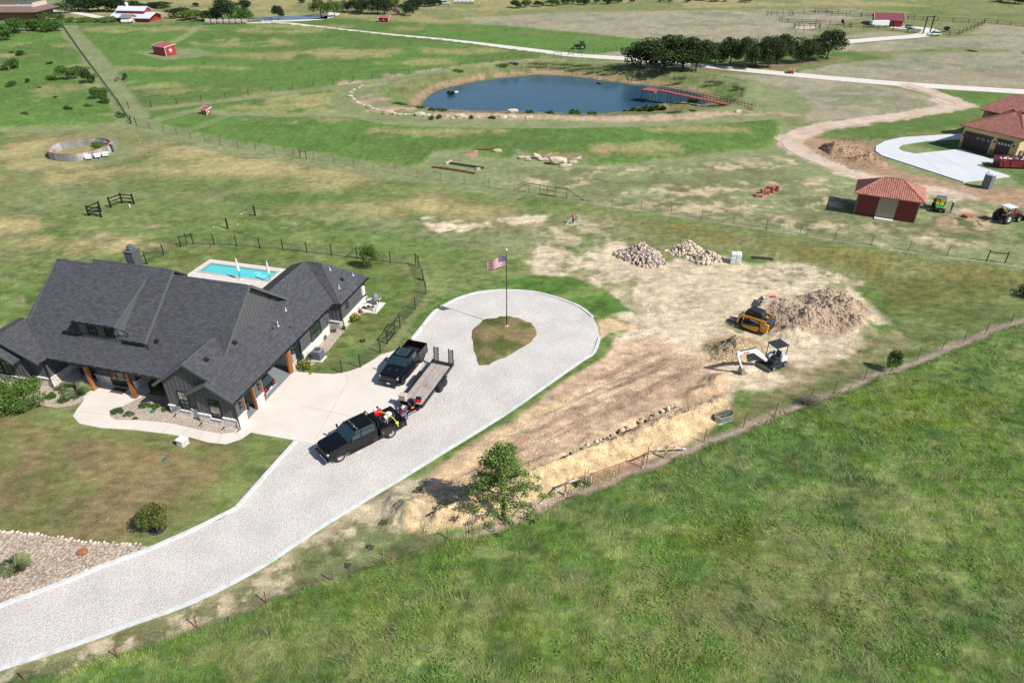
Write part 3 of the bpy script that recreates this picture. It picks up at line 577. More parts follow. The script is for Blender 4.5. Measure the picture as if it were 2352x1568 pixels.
M_CURB = mat('curb_concrete', (.62,.635,.635), .85, var=.14, scale=2.5, col2=(.50,.50,.48), c2lo=.55, c2hi=.7)
M_CONC2 = mat('new_concrete', (.60,.62,.65), .8, var=.06, scale=.5, stretch=(1, .4, 1))
M_ROAD = mat('white_road', (.66,.62,.56), .95, var=.12, scale=.8, bump=.02)
M_DIRTROAD = mat('tan_road', (.58,.46,.37), .95, var=.13, scale=.6, col2=(.50,.37,.27), bump=.02)
CURBR = [(0,1536),(157,1486),(306.5,1432),(447,1380.6),(596.5,1304),(746.5,1204.5),(918.7,1100.9),(1010.8,1043.7),(1125,973.9),(1194.9,927.8),(1328.2,834.2),(1363.8,810.5),(1377,776)]
CURBT = [(1361,728),(1328,703.4),(1273.2,682.8),(1218.3,670.4),(1149.7,667.7),(1094.7,673.2),(1053.5,685.6),(1015,704.8),(993,721.3),(971,748.7),(946.4,779)]
CURBL = [(679,1014),(542.7,1167.3),(447.4,1214.9),(343.8,1260.5),(248.6,1295.7),(124.3,1345.4),(0,1391)]
cl = lambda P, n=5: [(q[0], q[1]) for q in smoothpts([(x, y, 0) for x, y in P], n)]
ISL = [(1098.8,840.7),(1086.5,792.7),(1086.5,759.7),(1108.5,737.7),(1149.6,728.1),(1179.9,728.1),(1218.3,743.2),(1232,759.7),(1226.5,778.9),(1190.8,803.6),(1149.6,825.6),(1116.7,839.3)]
gr = [(-260,1620)]+cl(CURBR)+[(1373,750)]+cl(CURBT)+[(910,820),(820,1030),(690,1010)]+cl(CURBL)+[(-260,1480)]
tag(sheet('gravel_drive', gr, .025, M_GRAV), kind='structure')
def extp(P, a=None, b=None): return ([a] if a else [])+P+([b] if b else [])
for P, nm in ((extp([(-250,1618)]+CURBR), 0), (CURBT, 0), ([(679,1014),(610,1091),(543.5,1166.5)], 0), ([(543,1167.3)]+CURBL[2:]+[(-240,1477)], 0)):
 ribbon('curb', P, .27, .12, M_CURB, .14)
ic = Vector((0, 0, 0)); ip = cl(ISL+[ISL[0]], 4)
iw = [G(x, y) for x, y in ip[:-1]]; cen = sum(iw, Vector())/len(iw)
rings = 10; VS = []; FS = []; CO = []
k = len(iw)
for j in range(rings+1):
 for i, q in enumerate(iw):
  f = j/rings; p = q.lerp(cen, f); r_ = .96+.08*TAB[i % 256, 7] if j == 0 else 1
  VS.append((cen.x+(p.x-cen.x)*r_, cen.y+(p.y-cen.y)*r_, .03+.16*min(1, f*4)*(1 if j else 0)+.03*TAB[i % 256, j]))
for j in range(rings):
 for i in range(k): FS.append((j*k+i, j*k+(i+1) % k, (j+1)*k+(i+1) % k, (j+1)*k+i))
VS = np.array(VS); mm_ = sst(.42, .58, fbm(VS[:, 0], VS[:, 1], .8, 4, 33))[:, None]
CO = np.array(LBR)*(1-mm_)+np.array((.10,.125,.035))*mm_
tag(npmesh('grass_island', VS, FS, ground.data.materials[0], k=4, smooth=True, cols=CO), kind='structure')
PAD = [(679.4,1011.9),(825,1042),(975,828),(925,800),(873.7,815.7),(856,827.8),(829.6,843.2),(798.9,854.2),(765.9,859.7),(724,857.5),(680,854),(668,853),(545,988),(561,950),(555,972.6),(538.5,993.3),(509.5,997.4),(455.7,987),(393.5,972.6),(331.4,966.3),(265,964.3),(250.5,955),(255.5,943.6),(286.8,930.4),(319.8,914),(345,900),(330,850),(150,850),(140,873.6),(191,882.6),(206,896.6),(192.8,909),(192.6,920.8),(178,939.4),(167.8,956),(182.3,972.6),(232,982.9),(306.5,987),(372.8,995.3),(435,1004),(476.4,1016),(517.8,1020.2),(555,1007.8),(575.8,993.3)]
sheet('concrete_pad', PAD, .05, M_CONC, .09)
M_JOINT = mat('joint', (.42,.38,.34), .9)
for a, b in (((724.8,1010.0),(799,875)),((799,875),(794,858)),((689,932),(845,965)),((474,982),(455,1009)),((512,992),(500,1019)),((435,981),(415,1001)),((395,972),(372,995)),((330,966),(307,987)),((538,993),(556,1008)),((180,945),(265,955))):
 ribbon('pavement_joint', [a, b], .035, .054, M_JOINT, n=1)
SL = [(2212,308),(2070.5,317.4),(2033,325.4),(2011.6,337.5),(2010.3,348.2),(2025,358.9),(2212.3,419.9),(2319.3,406.5),(2236.4,379.8),(2290,372),(2203,344.2),(2102.6,354.9),(2073,349.5),(2062.4,342.8),(2070.5,333.5),(2124,325.4),(2212,321.4)]
sheet('concrete_drive', SL, .16, M_CONC2, .18)
for a, b in (((2136,352),(2263,411)),((2110,356),(2165,404)),((2020,352),(2262,389))): ribbon('pavement_joint', [a, b], .05, .165, M_JOINT, n=1)
ribbon('road', [(560,53),(595.7,53.7),(654.8,55),(735.3,64.5),(869.6,79.2),(1030.8,94),(1205.9,114.1),(1282.7,123.5),(1363.3,130.3),(1460,136.4),(1588.9,147.7),(1658.7,155.8),(1780,167.9),(1829.6,172.6),(1963.4,184.6),(2097.2,195.3),(2352,211.4),(2600,226)], 5.4, .03, M_ROAD)
A_TRK = 0; ribbon('track', [(2075,193),(2124,206),(2177.5,226),(2215,243),(2177.5,249.5),(2097,262.2),(1963,281),(1896.5,290),(1843,303),(1820,318.7),(1822,337.5),(1850,356),(1890,372.3),(1936.7,393.7)], 3.2, .045, M_DIRTROAD, wid=None)
ribbon('lane', [(1740,115),(1850,103),(1944.7,96.3),(2025.5,89.5),(2098.8,84),(2125,79.2),(2137,71.8),(2123,66),(2080,63.3),(2060,66)], 5.5, .035, M_ROAD)
ribbon('lane', [(600,49.5),(690,47.5),(740,43),(768,34),(760,29)], 4.2, .03, M_ROAD)
ribbon('lane', [(60,22),(110,24),(180,31),(230,41)], 4.0, .03, M_ROAD)
def water_mat(name, deep, rough=.06, bs=.8):
 m = mat(name, deep, rough, var=.1, scale=.1, bump=.06, bscale=bs, spec=.5); m.node_tree.nodes['Principled BSDF'].inputs['IOR'].default_value = 1.33; return m
M_POND = water_mat('pond_water', (.030,.080,.125), .10, 1.0)
ctr = np.mean(np.array(SHORE), 0); sheet('pond', [tuple(ctr+(np.array(p)-ctr)*1.12) for p in SHORE[:15]+SHORE[15:]], -1.8, M_POND, world=True)
M_FARW = water_mat('far_water', (.055,.10,.19), .25, .5)
sheet('pond', [(583,44.5),(560,41),(640,38),(700,37),(752,34),(752,44),(690,45.5),(640,45)], .03, M_FARW)
sheet('pond', [(74,7),(120,8),(200,4),(200,14),(140,17),(100,19)], .03, M_FARW)
sheet('pond', [(2345,121),(2400,117),(2400,127),(2352,125)], .04, M_FARW)
sheet('pebble_bed', [(-200,1195),(0,1218),(116,1231.5),(198.8,1243.9),(331.4,1253),(345,1257),(248.6,1293),(124.3,1342),(0,1388),(-200,1460)], .03, M_RIVER)
sheet('pebble_bed', [(20,925),(77.5,927.1),(128.6,937),(164.8,932.1),(192.8,921.4),(192.5,909),(206,896.6),(191,882.6),(140,874),(100,860),(0,870)], .03, M_BED)
sheet('pebble_bed', [(265,964.8),(331.4,966.8),(393.5,973.2),(455.7,987.6),(509.5,998),(538.5,993.8),(555,973),(550,930),(330,905),(319,913),(286,930),(255,943.6),(250,955)], .035, M_BED)
sheet('pebble_bed', [(672,857),(717.7,839.3),(756,803.6),(805.6,743.2),(830.3,721.3),(868.7,715.8),(878.4,699.3),(855,692),(835,672),(800,700),(700,820)], .03, M_BED)
# ================================================================ THE DARK FARMHOUSE
HA = R(-15); HO = Vector((-22.3, 43.4, 0)); HM = Matrix.Translation(HO) @ Matrix.Rotation(HA, 4, 'Z')
def HL(a, b, z=0): return HM @ Vector((a, b, z))
M_SID = mat('charcoal_siding', (.098, .100, .108), .7, var=.05, scale=2)
M_BAT = mat('charcoal_batten', (.115, .117, .125), .7, var=.05, scale=2)
M_SHI = mat('roof_shingle', (.070, .071, .083), .92, var=.07, scale=.35, island=.24, bump=.004, bscale=60)
M_DECK = mat('roof_underlay', (.035, .035, .04), .9)
M_BLK = mat('black_metal', (.012, .012, .014), .45, var=.05)
M_TRIM = mat('slate_trim', (.105, .115, .125), .6, var=.04)
M_CEDAR = mat('cedar_wood', (.36, .135, .045), .6, var=.22, scale=4, stretch=(1, 1, .15), col2=(.22, .075, .025))
M_STONE = mat('white_stone', (.68, .65, .60), .9, var=.10, scale=3, island=.14, col2=(.52, .45, .37), c2lo=.55, c2hi=.7, bump=.02, bscale=14)
M_MORT = mat('mortar', (.50, .48, .45), .95)
M_CAP = mat('stone_cap', (.72, .70, .67), .8, var=.05)
M_GLASS = mat('window_glass', (.02, .035, .035), .05, var=.1, spec=.9)
M_BLIND = mat('window_blind', (.42, .37, .30), .25, var=.05, spec=.8)
M_SOFF = mat('soffit', (.05, .05, .055), .8)
M_INT = mat('garage_wall_paint', (.42, .42, .41), .8)
M_GFL = mat('garage_floor', (.24, .26, .28), .45, var=.12, scale=20, island=0)
house = empty('house', HO, HA, 'charcoal board-and-batten ranch house with dark shingle roof and white stone base beside the gravel drive', 'house')
tabs = []
def roof(name, poly, f, parent=house, eave='a', thick=.16, shing=True, rowh=.15, tabw=.34):
 P = [Vector((a, b, f(a, b))) for a, b in poly]
 o = MB().slab(P, thick).build(name, M_DECK, parent)
 if not shing: return o
 gx = f(1, 0)-f(0, 0); gy = f(0, 1)-f(0, 0)
 c0 = sum(P, Vector())/len(P)
 gx = (f(c0.x+.01, c0.y)-f(c0.x-.01, c0.y))/.02; gy = (f(c0.x, c0.y+.01)-f(c0.x, c0.y-.01))/.02
 N = Vector((-gx, -gy, 1)).normalized(); g = Vector((gx, gy, gx*gx+gy*gy)); Vv = g.normalized(); U = Vv.cross(N).normalized()
 o0 = P[0]; uv = [((p-o0).dot(U), (p-o0).dot(Vv)) for p in P]
 v0 = min(q[1] for q in uv); v1 = max(q[1] for q in uv); nrow = int((v1-v0)/rowh)
 rot = Matrix((U, Vv, N)).transposed().to_4x4()
 for r_ in range(nrow+1):
  v = v0+(r_+.5)*rowh
  if v > v1: break
  xs = []
  for i in range(len(uv)):
   (x0, y0), (x1, y1) = uv[i], uv[(i+1) % len(uv)]
   if (y0 > v) != (y1 > v): xs.append(x0+(v-y0)*(x1-x0)/(y1-y0))
  xs.sort()
  for k in range(0, len(xs)-1, 2):
   x = xs[k]; first = rnd.uniform(.08, 1)*tabw
   while x < xs[k+1]-.02:
    wv = first if first else rnd.uniform(.7, 1.25)*tabw; first = 0
    wv = min(wv, xs[k+1]-x)
    p = o0+U*(x+wv/2)+Vv*v+N*.004
    tabs.append(Matrix.Translation(p) @ rot @ Matrix.Diagonal((wv*.975, rowh*1.04, rnd.uniform(.018, .032), 1))); x += wv
 return o
SHU = ([(-.5, -.5, 0), (.5, -.5, 0), (-.5, -.5, 1), (.5, -.5, 1), (.5, .5, .25), (-.5, .5, .25)], [(0, 1, 3, 2), (2, 3, 4, 5)])
main = lambda a, b: 8.8-.8*abs(b-8.1)
rais = lambda a, b: 9.3-.8*abs(b-8.1)
wing = lambda a, b: 3.15+.583*(.55-a)
dorm = lambda a, b: 6.42+(b-2.4)*.45
ZR = wing(-3.85, 0)
bigl = lambda a, b: ZR-(ZR-3.05)/3.55*(-3.85-a)
smal = lambda a, b: wing(-1.76, 0)-(wing(-1.76, 0)-3.12)/2.2*(-1.76-a)
lgab = lambda a, b: 5.05-.49*(a+23.0)
lgl = lambda a, b: 5.05-.49*(-23.0-a)
lsm = lambda a, b: 4.55-.62*(a+23.35)
hipr = lambda a, b: 3.1+(1.35-a)*(ZR-3.1)/3.45
hipf = lambda a, b: 3.1+(b-16.1)*(ZR-3.1)/3.1
hipb = lambda a, b: 3.1+(22.3-b)*(ZR-3.1)/3.1
wingl = lambda a, b: ZR-.62*(-3.85-a)
roof('roof', [(-18.9, .95), (-7.0, .95), (-2.3, 3.1), (-2.3, 8.1), (-22.3, 8.1), (-22.75, 3.25)], main)
roof('roof', [(-2.3, 8.1), (-2.3, 14.2), (-22.3, 14.2), (-22.3, 8.1)], main, shing=False)
roof('roof', [(-18.1, 2.72), (-9.75, 2.72), (-9.75, 8.1), (-18.1, 8.1)], rais, thick=.14)
roof('roof', [(-9.75, 8.1), (-9.75, 9.6), (-18.1, 9.6), (-18.1, 8.1)], rais, shing=False)
roof('roof', [(-16.4, 2.4), (-12.0, 2.4), (-12.0, 7.3), (-16.4, 7.3)], dorm, thick=.12)
roof('roof', [(.55, -.55), (.55, 16.35), (-3.85, 19.2), (-3.85, .0), (-1.76, .0), (-1.76, -.55)], wing)
roof('roof', [(-7.4, 0), (-3.85, 0), (-3.85, 4.3), (-7.4, .98)], bigl)
roof('roof', [(-3.96, -.55), (-1.76, -.55), (-1.76, .30), (-3.96, .30)], smal)
roof('roof', [(1.35, 16.1), (1.35, 22.3), (-2.1, 19.2)], hipr)
roof('roof', [(.58, 16.1), (1.35, 16.1), (-2.1, 19.2), (-3.85, 19.2), (.55, 16.3)], hipf)
roof('roof', [(1.35, 22.3), (-2.1, 19.2), (-3.9, 19.2), (-7.6, 22.3)], hipb, shing=False)
roof('roof', [(-3.85, 12.5), (-3.85, 19.2), (-7.6, 22.3), (-7.6, 12.5)], wingl, shing=False)
roof('roof', [(-23.0, .05), (-18.9, .05), (-18.9, 1.0), (-22.9, 3.25), (-23.0, 3.4)], lgab)
roof('roof', [(-23.0, .05), (-27, .05), (-27, 6), (-23.0, 3.4)], lgl)
roof('roof', [(-23.35, -.55), (-20.95, -.55), (-20.95, .5), (-23.35, .5)], lsm)
pieces('shingle', SHU, tabs, M_SHI, house, 300, W=HM)
caps = []
def capline(p, q, w=.26):
 p, q = Vector(p), Vector(q); d = q-p; n = int(d.length/.22); d.normalize(); s = d.cross(Vector((0, 0, 1))).normalized(); u = s.cross(d)
 rot = Matrix((d, s, u)).transposed().to_4x4()
 for i in range(n): caps.append(Matrix.Translation(p+d*(i+.5)*.22+u*.03) @ rot @ Matrix.Diagonal((.235, w, .05, 1)))
CPU_ = ([(-.5, -.5, -1.4), (.5, -.5, -1.4), (-.5, 0, .6), (.5, 0, .3), (-.5, .5, -1.4), (.5, .5, -1.4)], [(0, 1, 3, 2), (2, 3, 5, 4), (0, 2, 4)])
capline((-22.3, 8.1, 8.8), (-18.1, 8.1, 8.8)); capline((-18.1, 8.1, 9.3), (-9.75, 8.1, 9.3)); capline((-9.75, 8.1, 8.8), (-2.3, 8.1, 8.8))
capline((-2.1, 19.2, ZR), (1.35, 16.1, 3.1)); capline((-2.1, 19.2, ZR), (1.35, 22.3, 3.1)); capline((-3.85, 19.2, ZR), (-2.1, 19.2, ZR)); capline((-3.85, 19.2, ZR), (-3.85, 13.4, ZR)); capline((-3.85, 4, ZR), (-3.85, 0, ZR)); capline((-1.76, .2, wing(-1.76, 0)), (-1.76, -.55, wing(-1.76, 0)))
pieces('ridge_cap', CPU_, caps, M_SHI, house, 200, W=HM)
BU = boxunit()
batt = []
def wall(p0, p1, z0, top, m=M_SID, thick=.12, bat=True, name='wall', sp=.42, skip=(), parent=house, topz=None):
 """panel between plan points p0,p1 (seen from its right-hand side); top = height or list of (s,z) along it"""
 a = Vector((*p0, 0)); b = Vector((*p1, 0)); L = (b-a).length; d = (b-a)/L; nrm = Vector((d.y, -d.x, 0))
 tp = [(0, top), (L, top)] if not hasattr(top, '__len__') else top
 zt = lambda s: float(np.interp(s, [t[0] for t in tp], [t[1] for t in tp]))
 P = [a+Vector((0, 0, z0)), b+Vector((0, 0, z0))]+[a+d*t[0]+Vector((0, 0, t[1])) for t in reversed(tp)]
 q = [p-nrm*thick for p in P]; k = len(P)
 mb = MB(); mb.mesh_(P+q, [tuple(range(k)), tuple(reversed(range(k, 2*k)))]+[(i, (i+1) % k, k+(i+1) % k, k+i) for i in range(k)])
 mb.build(name, m, parent)
 if bat:
  s = sp/2
  while s < L:
   segs = [(z0+.005, zt(s)-.02)]
   for (s0, s1, y0, y1) in skip:
    if s0-.03 < s < s1+.03: segs = [(u, v) for (p, r_) in segs for u, v in ((p, min(r_, y0)), (max(p, y1), r_)) if v-u > .05]
   for (u, v) in segs:
    if v > u: batt.append(Matrix.Translation(a+d*s+nrm*.018+Vector((0, 0, (u+v)/2))) @ Matrix.Rotation(math.atan2(d.y, d.x), 4, 'Z') @ Matrix.Diagonal((.055, .04, v-u, 1)))
   s += sp
def window(p0, p1, s0, s1, z0, z1, nx=2, nz=3, blind=0, parent=house, off=.03, rail=True, pm=None):
 a = Vector((*p0, 0)); b = Vector((*p1, 0)); d = (b-a).normalized(); n = Vector((d.y, -d.x, 0))
 def bx(mb, u0, u1, y0, y1, o0, o1):
  c = a+d*(u0+u1)/2+n*((o0+o1)/2)+Vector((0, 0, (y0+y1)/2)); mb.box(c, (u1-u0, o1-o0, y1-y0), math.atan2(d.y, d.x))
 f = MB(); t = .06
 bx(f, s0, s1, z0, z0+t, 0, .07); bx(f, s0, s1, z1-t, z1, 0, .07); bx(f, s0, s0+t, z0+t, z1-t, 0, .068); bx(f, s1-t, s1, z0+t, z1-t, 0, .068)
 fr = f.build('window', M_BLK, parent)
 g = MB(); bx(g, s0+t, s1-t, z0+t, z1-t, .005, .02); g.build('pane', pm or M_GLASS, fr)
 if blind:
  g = MB(); bx(g, s0+t+.02, s1-t-.02, z0+t+(z1-z0)*(1-blind), z1-t-.02, .021, .026); g.build('blind', M_BLIND, fr)
 g = MB()
 for i in range(1, nx): x = s0+(s1-s0)*i/nx; bx(g, x-.012, x+.012, z0+t, z1-t, .028, .045)
 for i in range(1, nz): z = z0+(z1-z0)*i/nz; h = .03 if (rail and i == nz//2) else .012; bx(g, s0+t, s1-t, z-h, z+h, .03, .05)
 g.build('muntin', M_BLK, fr)
stones = []; quoins = []
def stonewall(p0, p1, z1, z0=0.0, cap=True, thick=.16, profile=None):
 a = Vector((*p0, 0)); b = Vector((*p1, 0)); L = (b-a).length; d = (b-a)/L; n = Vector((d.y, -d.x, 0)); ang = math.atan2(d.y, d.x)
 mb = MB(); segs = profile or [(0, L, z1)]
 for s0, s1, h in segs: mb.box(a+d*(s0+s1)/2-n*(.02)+Vector((0, 0, (z0+h)/2)), (s1-s0, thick, h-z0), ang)
 mb.build('stone_base', M_MORT, house)
 for s0, s1, h in segs:
  z = z0+.01
  while z < h-.04:
   rh = min(rnd.uniform(.11, .19), h-z); s = s0
   while s < s1-.03:
    w_ = min(rnd.uniform(.18, .42), s1-s)
    if s1-s-w_ < .08: w_ = s1-s
    o_ = thick/2-.02+rnd.uniform(.0, .022)
    stones.append(Matrix.Translation(a+d*(s+w_/2)+n*o_+Vector((0, 0, z+rh/2))) @ Matrix.Rotation(ang, 4, 'Z') @ Euler((rnd.uniform(-.05, .05), rnd.uniform(-.03, .03), 0)).to_matrix().to_4x4() @ Matrix.Diagonal((w_*.965, .05, rh*.93, 1))); s += w_
   z += rh
  if cap:
   c = MB(); c.box(a+d*(s0+s1)/2+n*.03+Vector((0, 0, h+.035)), (s1-s0+(.0 if profile else .1), thick+.14, .07), ang); c.build('stone_cap', M_CAP, house, bevel=.015)
GT = lambda pts: pts
wall((-3.65, 0), (0, 0), .99, [(0, smal(-3.65, 0)-.1), (3.65-1.76, wing(-1.76, 0)-.12), (3.65, wing(0, 0)-.1)], skip=[(1.28, 2.32, .7, 2.62)])
window((-3.65, 0), (0, 0), 1.30, 2.30, .74, 2.58, 2, 4, .0)
tmp = MB(); tmp.b2(-2.33, -1.37, -.052, -.045, 1.25, 1.9); tmp.build('blind', M_BLIND, house)
stonewall((-3.65, 0), (0, 0), .92, profile=[(0, 1.26, .92), (1.26, 2.34, .62), (2.34, 3.65, .92)])
wall((-6.75, .35), (-3.65, .35), .99, [(0, bigl(-6.75, 0)-.1), (2.9, ZR-.12), (3.1, ZR-.12)], skip=[(1.18, 2.2, .7, 2.62)])
wall((-3.65, .32), (-2.0, .32), 3.0, [(0, ZR-.15), (1.65, wing(-2.0, 0)-.1)])
window((-6.75, .35), (-3.65, .35), 1.2, 2.15, .74, 2.58, 2, 4, .48)
stonewall((-6.75, .35), (-3.65, .35), .92, profile=[(0, 1.16, .92), (1.16, 2.22, .62), (2.22, 3.1, .92)])
wall((-3.65, .35), (-3.65, 0), .92, 3.0, bat=False); stonewall((-3.65, .35), (-3.65, .02), .9, cap=False)
wall((-6.75, 4.3), (-6.75, .35), .0, 3.1, bat=False)
def pier(b0, b1, sh=1.0):
 wall((0, b0), (0, b1), sh+.07, 2.5); stonewall((0.0, b0), (0.0, b1), sh)
pier(0.02, 1.15); pier(2.65, 3.7)
wall((0, .0), (0, 15.4), 2.5, 3.12, sp=.42)
wall((0, 8.1), (0, 15.4), .92, 2.5, skip=[(1.0, 1.98, .3, 2.5), (3.95, 5.95, .8, 2.45)])
stonewall((0, 8.4), (0, 15.4), .86, profile=[(0, .7, .86), (.7, 1.72, .22), (1.72, 7.0, .86)])
window((0, 8.1), (0, 15.4), 1.05, 1.95, .34, 2.42, 2, 4); window((0, 8.1), (0, 15.4), 4.0, 5.9, .90, 2.40, 2, 2)
wall((.0, 15.4), (-1.3, 15.4), 0, 3.1); wall((-1.3, 15.4), (-1.3, 16.4), 0, 3.1); wall((-1.3, 16.4), (.9, 16.4), .9, 3.1); stonewall((-.6, 16.4), (.9, 16.4), .86)
stonewall((-.9, 15.4), (0, 15.42), .86)
wall((.9, 16.4), (.9, 22.0), .92, 3.1, skip=[(1.25, 1.85, 1.6, 2.6)]); stonewall((.9, 16.4), (.9, 22.0), .86)
window((.9, 16.4), (.9, 22.0), 1.3, 1.8, 1.65, 2.55, 1, 2)
wall((.9, 22.0), (-8, 22.0), 0, 3.1, bat=False); wall((-8, 22.0), (-8, 13), 0, 3.1, bat=False)
g = MB(); g.b2(-6.5, .02, .5, 8.9, .05, .07); g.build('garage_floor', M_GFL, house)
g = MB(); g.b2(-6.6, -6.5, .5, 9, .07, 3); g.b2(-6.6, -.12, 8.9, 9.0, .07, 3); g.b2(-3.5, -.2, .2, .3, .07, 3); g.b2(-6.6, -.12, .5, 9, 2.95, 3.0); g.b2(-5, -.0, 3.1, 3.2, .07, 2.95); g.build('garage_wall', M_INT, house)
for b0, b1 in ((1.15, 2.65), (3.7, 8.1)):
 j = MB(); j.b2(-.14, .075, b0-.02, b0+.13, .05, 2.42); j.b2(-.14, .075, b1-.13, b1+.02, .05, 2.42); j.b2(-.14, .07, b0-.02, b1+.02, 2.42, 2.6); j.build('door_frame', M_CEDAR, house)
j = MB(); j.b2(-.1, .12, 8.1, 8.42, .05, 2.6); j.build('cedar_post', M_CEDAR, house)
P = [(2.6, 3.6), (8.1, 8.62), (13.9, 3.9)]
wall((-2.8, 2.6), (-2.8, 13.9), 3.3, [(0, 3.9), (5.5, 8.55), (11.3, 3.95)], sp=.45)
j = MB(); j.box((-2.76, 11.0, 6.0), (.06, .3, .4)); j.build('gable_vent', M_SOFF, house)
def tri(pts, name='cheek_wall', m=M_TRIM, t=.1, ax='a'):
 mb = MB(); n = Vector((1, 0, 0)) if ax == 'a' else Vector((0, 1, 0)); P = [Vector(p) for p in pts]; k = len(P)
 mb.mesh_(P+[p-n*t for p in P], [tuple(range(k)), tuple(reversed(range(k, 2*k)))]+[(i, (i+1) % k, k+(i+1) % k, k+i) for i in range(k)]); return mb.build(name, m, house)
for a in (-9.85, -17.9): tri([(a, 2.75, main(a, 2.75)-.05), (a, 8.1, 8.75), (a, 8.1, 9.2), (a, 2.75, rais(a, 2.75)-.1)])
for i in range(9): j = MB(); j.bar((-9.83, 3.2+i*.6, main(0, 3.2+i*.6)), (-9.83, 3.35+i*.6, rais(0, 3.35+i*.6)-.1), .03); j.build('batten', M_BAT, house)
tri([(-12.15, 2.8, main(0, 2.8)), (-12.15, 7.2, rais(0, 7.2)-.1), (-12.15, 2.8, dorm(0, 2.8)-.1)]); tri([(-16.2, 2.8, main(0, 2.8)), (-16.2, 7.2, rais(0, 7.2)-.1), (-16.2, 2.8, dorm(0, 2.8)-.1)])
wall((-16.1, 2.75), (-12.2, 2.75), 4.3, 6.42, skip=[(.75, 1.75, 5.0, 6.2), (2.5, 3.5, 5.0, 6.2)])
window((-16.1, 2.75), (-12.2, 2.75), .8, 1.7, 5.1, 6.2, 1, 2); window((-16.1, 2.75), (-12.2, 2.75), 2.55, 3.45, 5.1, 6.2, 1, 2)
wall((-17.9, 3.15), (-16.2, 3.15), 4.5, 5.3); wall((-12.0, 3.15), (-9.9, 3.15), 4.5, 5.3)
wall((-19.45, 4.3), (-16.1, 4.3), 0, 3.3, sp=.5); wall((-16.1, 4.3), (-16.1, 2.5), 0, 3.2); wall((-16.1, 2.5), (-11.8, 2.5), .9, 3.2, skip=[(1.55, 3.2, 0, 2.5)])
wall((-11.8, 2.5), (-11.8, 4.3), .9, 3.2); wall((-11.8, 4.3), (-6.75, 4.3), 0, 3.3)
stonewall((-16.1, 2.5), (-14.5, 2.5), .85); stonewall((-12.85, 2.5), (-11.8, 2.5), .85); stonewall((-11.8, 2.5), (-11.8, 4.3), .85)
window((-11.8, 4.3), (-6.75, 4.3), .6, 2.2, .8, 2.3, 2, 2); window((-19.45, 4.3), (-16.1, 4.3), .8, 2.4, .8, 2.3, 2, 2)
dr = MB(); dr.b2(-14.45, -12.8, 2.36, 2.46, .05, 2.5); door = dr.build('front_door', M_BLK, house)
for s in (0, 1):
 for k in range(4): g = MB(); x0 = -14.33+s*.78; g.b2(x0, x0+.62, 2.345, 2.36, .75+k*.42, 1.13+k*.42); g.build('pane', M_BLIND if k > 1 else M_GLASS, door)
g = MB(); g.tube([(-13.68, 2.32, 1.0), (-13.68, 2.28, 1.05), (-13.68, 2.28, 1.4), (-13.68, 2.32, 1.45)], .02, 6); g.build('handle', M_BLK, door)
g = MB(); g.slab([(-19.3, .95, 2.95), (-7.5, .95, 2.95), (-7.5, 4.3, 2.97), (-19.3, 4.3, 2.97)], .03); g.build('porch_ceiling', M_SOFF, house)
for a in (-15.55, -11.23):
 c = MB(); c.b2(a-.15, a+.15, 1.2, 1.5, .3, 2.95); c.b2(a-.22, a+.22, 1.13, 1.57, .05, .32); c.build('porch_column', M_CEDAR, house, bevel=.015)
wall((-21.3, .85), (-19.45, .85), .92, [(0, lgab(-21.3, 0)-.1), (1.85, lgab(-19.45, 0)-.1)]); stonewall((-21.3, .85), (-19.45, .85), .86)
wall((-19.45, .85), (-19.45, 4.3), .92, 3.0); stonewall((-19.45, .85), (-19.45, 4.3), .86)
wall((-27, .35), (-21.3, .35), .92, [(0, 2.2), (3.65, 4.4), (5.7, lsm(-21.3, 0)-.1)], skip=[(2.1, 4.4, .9, 2.4)]); stonewall((-27, .35), (-21.3, .35), .86)
wall((-21.3, .35), (-21.3, .85), 0, 3.1, bat=False)
wall((-22.2, .86), (-21.3, .86), 2.9, [(0, 4.5), (.9, 4.1)])
window((-27, .35), (-21.3, .35), 2.15, 3.2, .95, 2.4, 2, 3); window((-27, .35), (-21.3, .35), 3.25, 4.35, .95, 2.4, 2, 3)
pieces('batten', BU, batt, M_BAT, house, 300, W=HM)
SU = ([(-.5, .5, -.5), (.5, .5, -.5), (.5, .5, .5), (-.5, .5, .5), (-.42, -.5, -.4), (.40, -.5, -.42), (.43, -.5, .38), (-.38, -.5, .42)], [(4, 5, 6, 7), (0, 1, 5, 4), (1, 2, 6, 5), (2, 3, 7, 6), (3, 0, 4, 7)])
pieces('stone', SU, stones, M_STONE, house, 300, W=HM)
def bars(name, L, w, h=None, m=M_BLK):
 for p, q in L: MB().bar(p, q, w, h or w).build(name, m, house)
bars('gutter', [((.63, -.5, 3.07), (.63, 16.1, 3.07)), ((1.43, 16.1, 3.02), (1.43, 22.3, 3.02)), ((-19.3, .87, 3.02), (-7.5, .87, 3.02)), ((-16.4, 2.33, 6.37), (-11.95, 2.33, 6.37)), ((-18.1, 2.66, 4.95), (-16.3, 2.66, 4.95)), ((-11.9, 2.66, 4.95), (-9.7, 2.66, 4.95)), ((-7.46, 0, 2.98), (-7.46, .9, 2.98)), ((-18.84, .1, 3.0), (-18.84, .9, 3.0))], .11, .12)
st = []
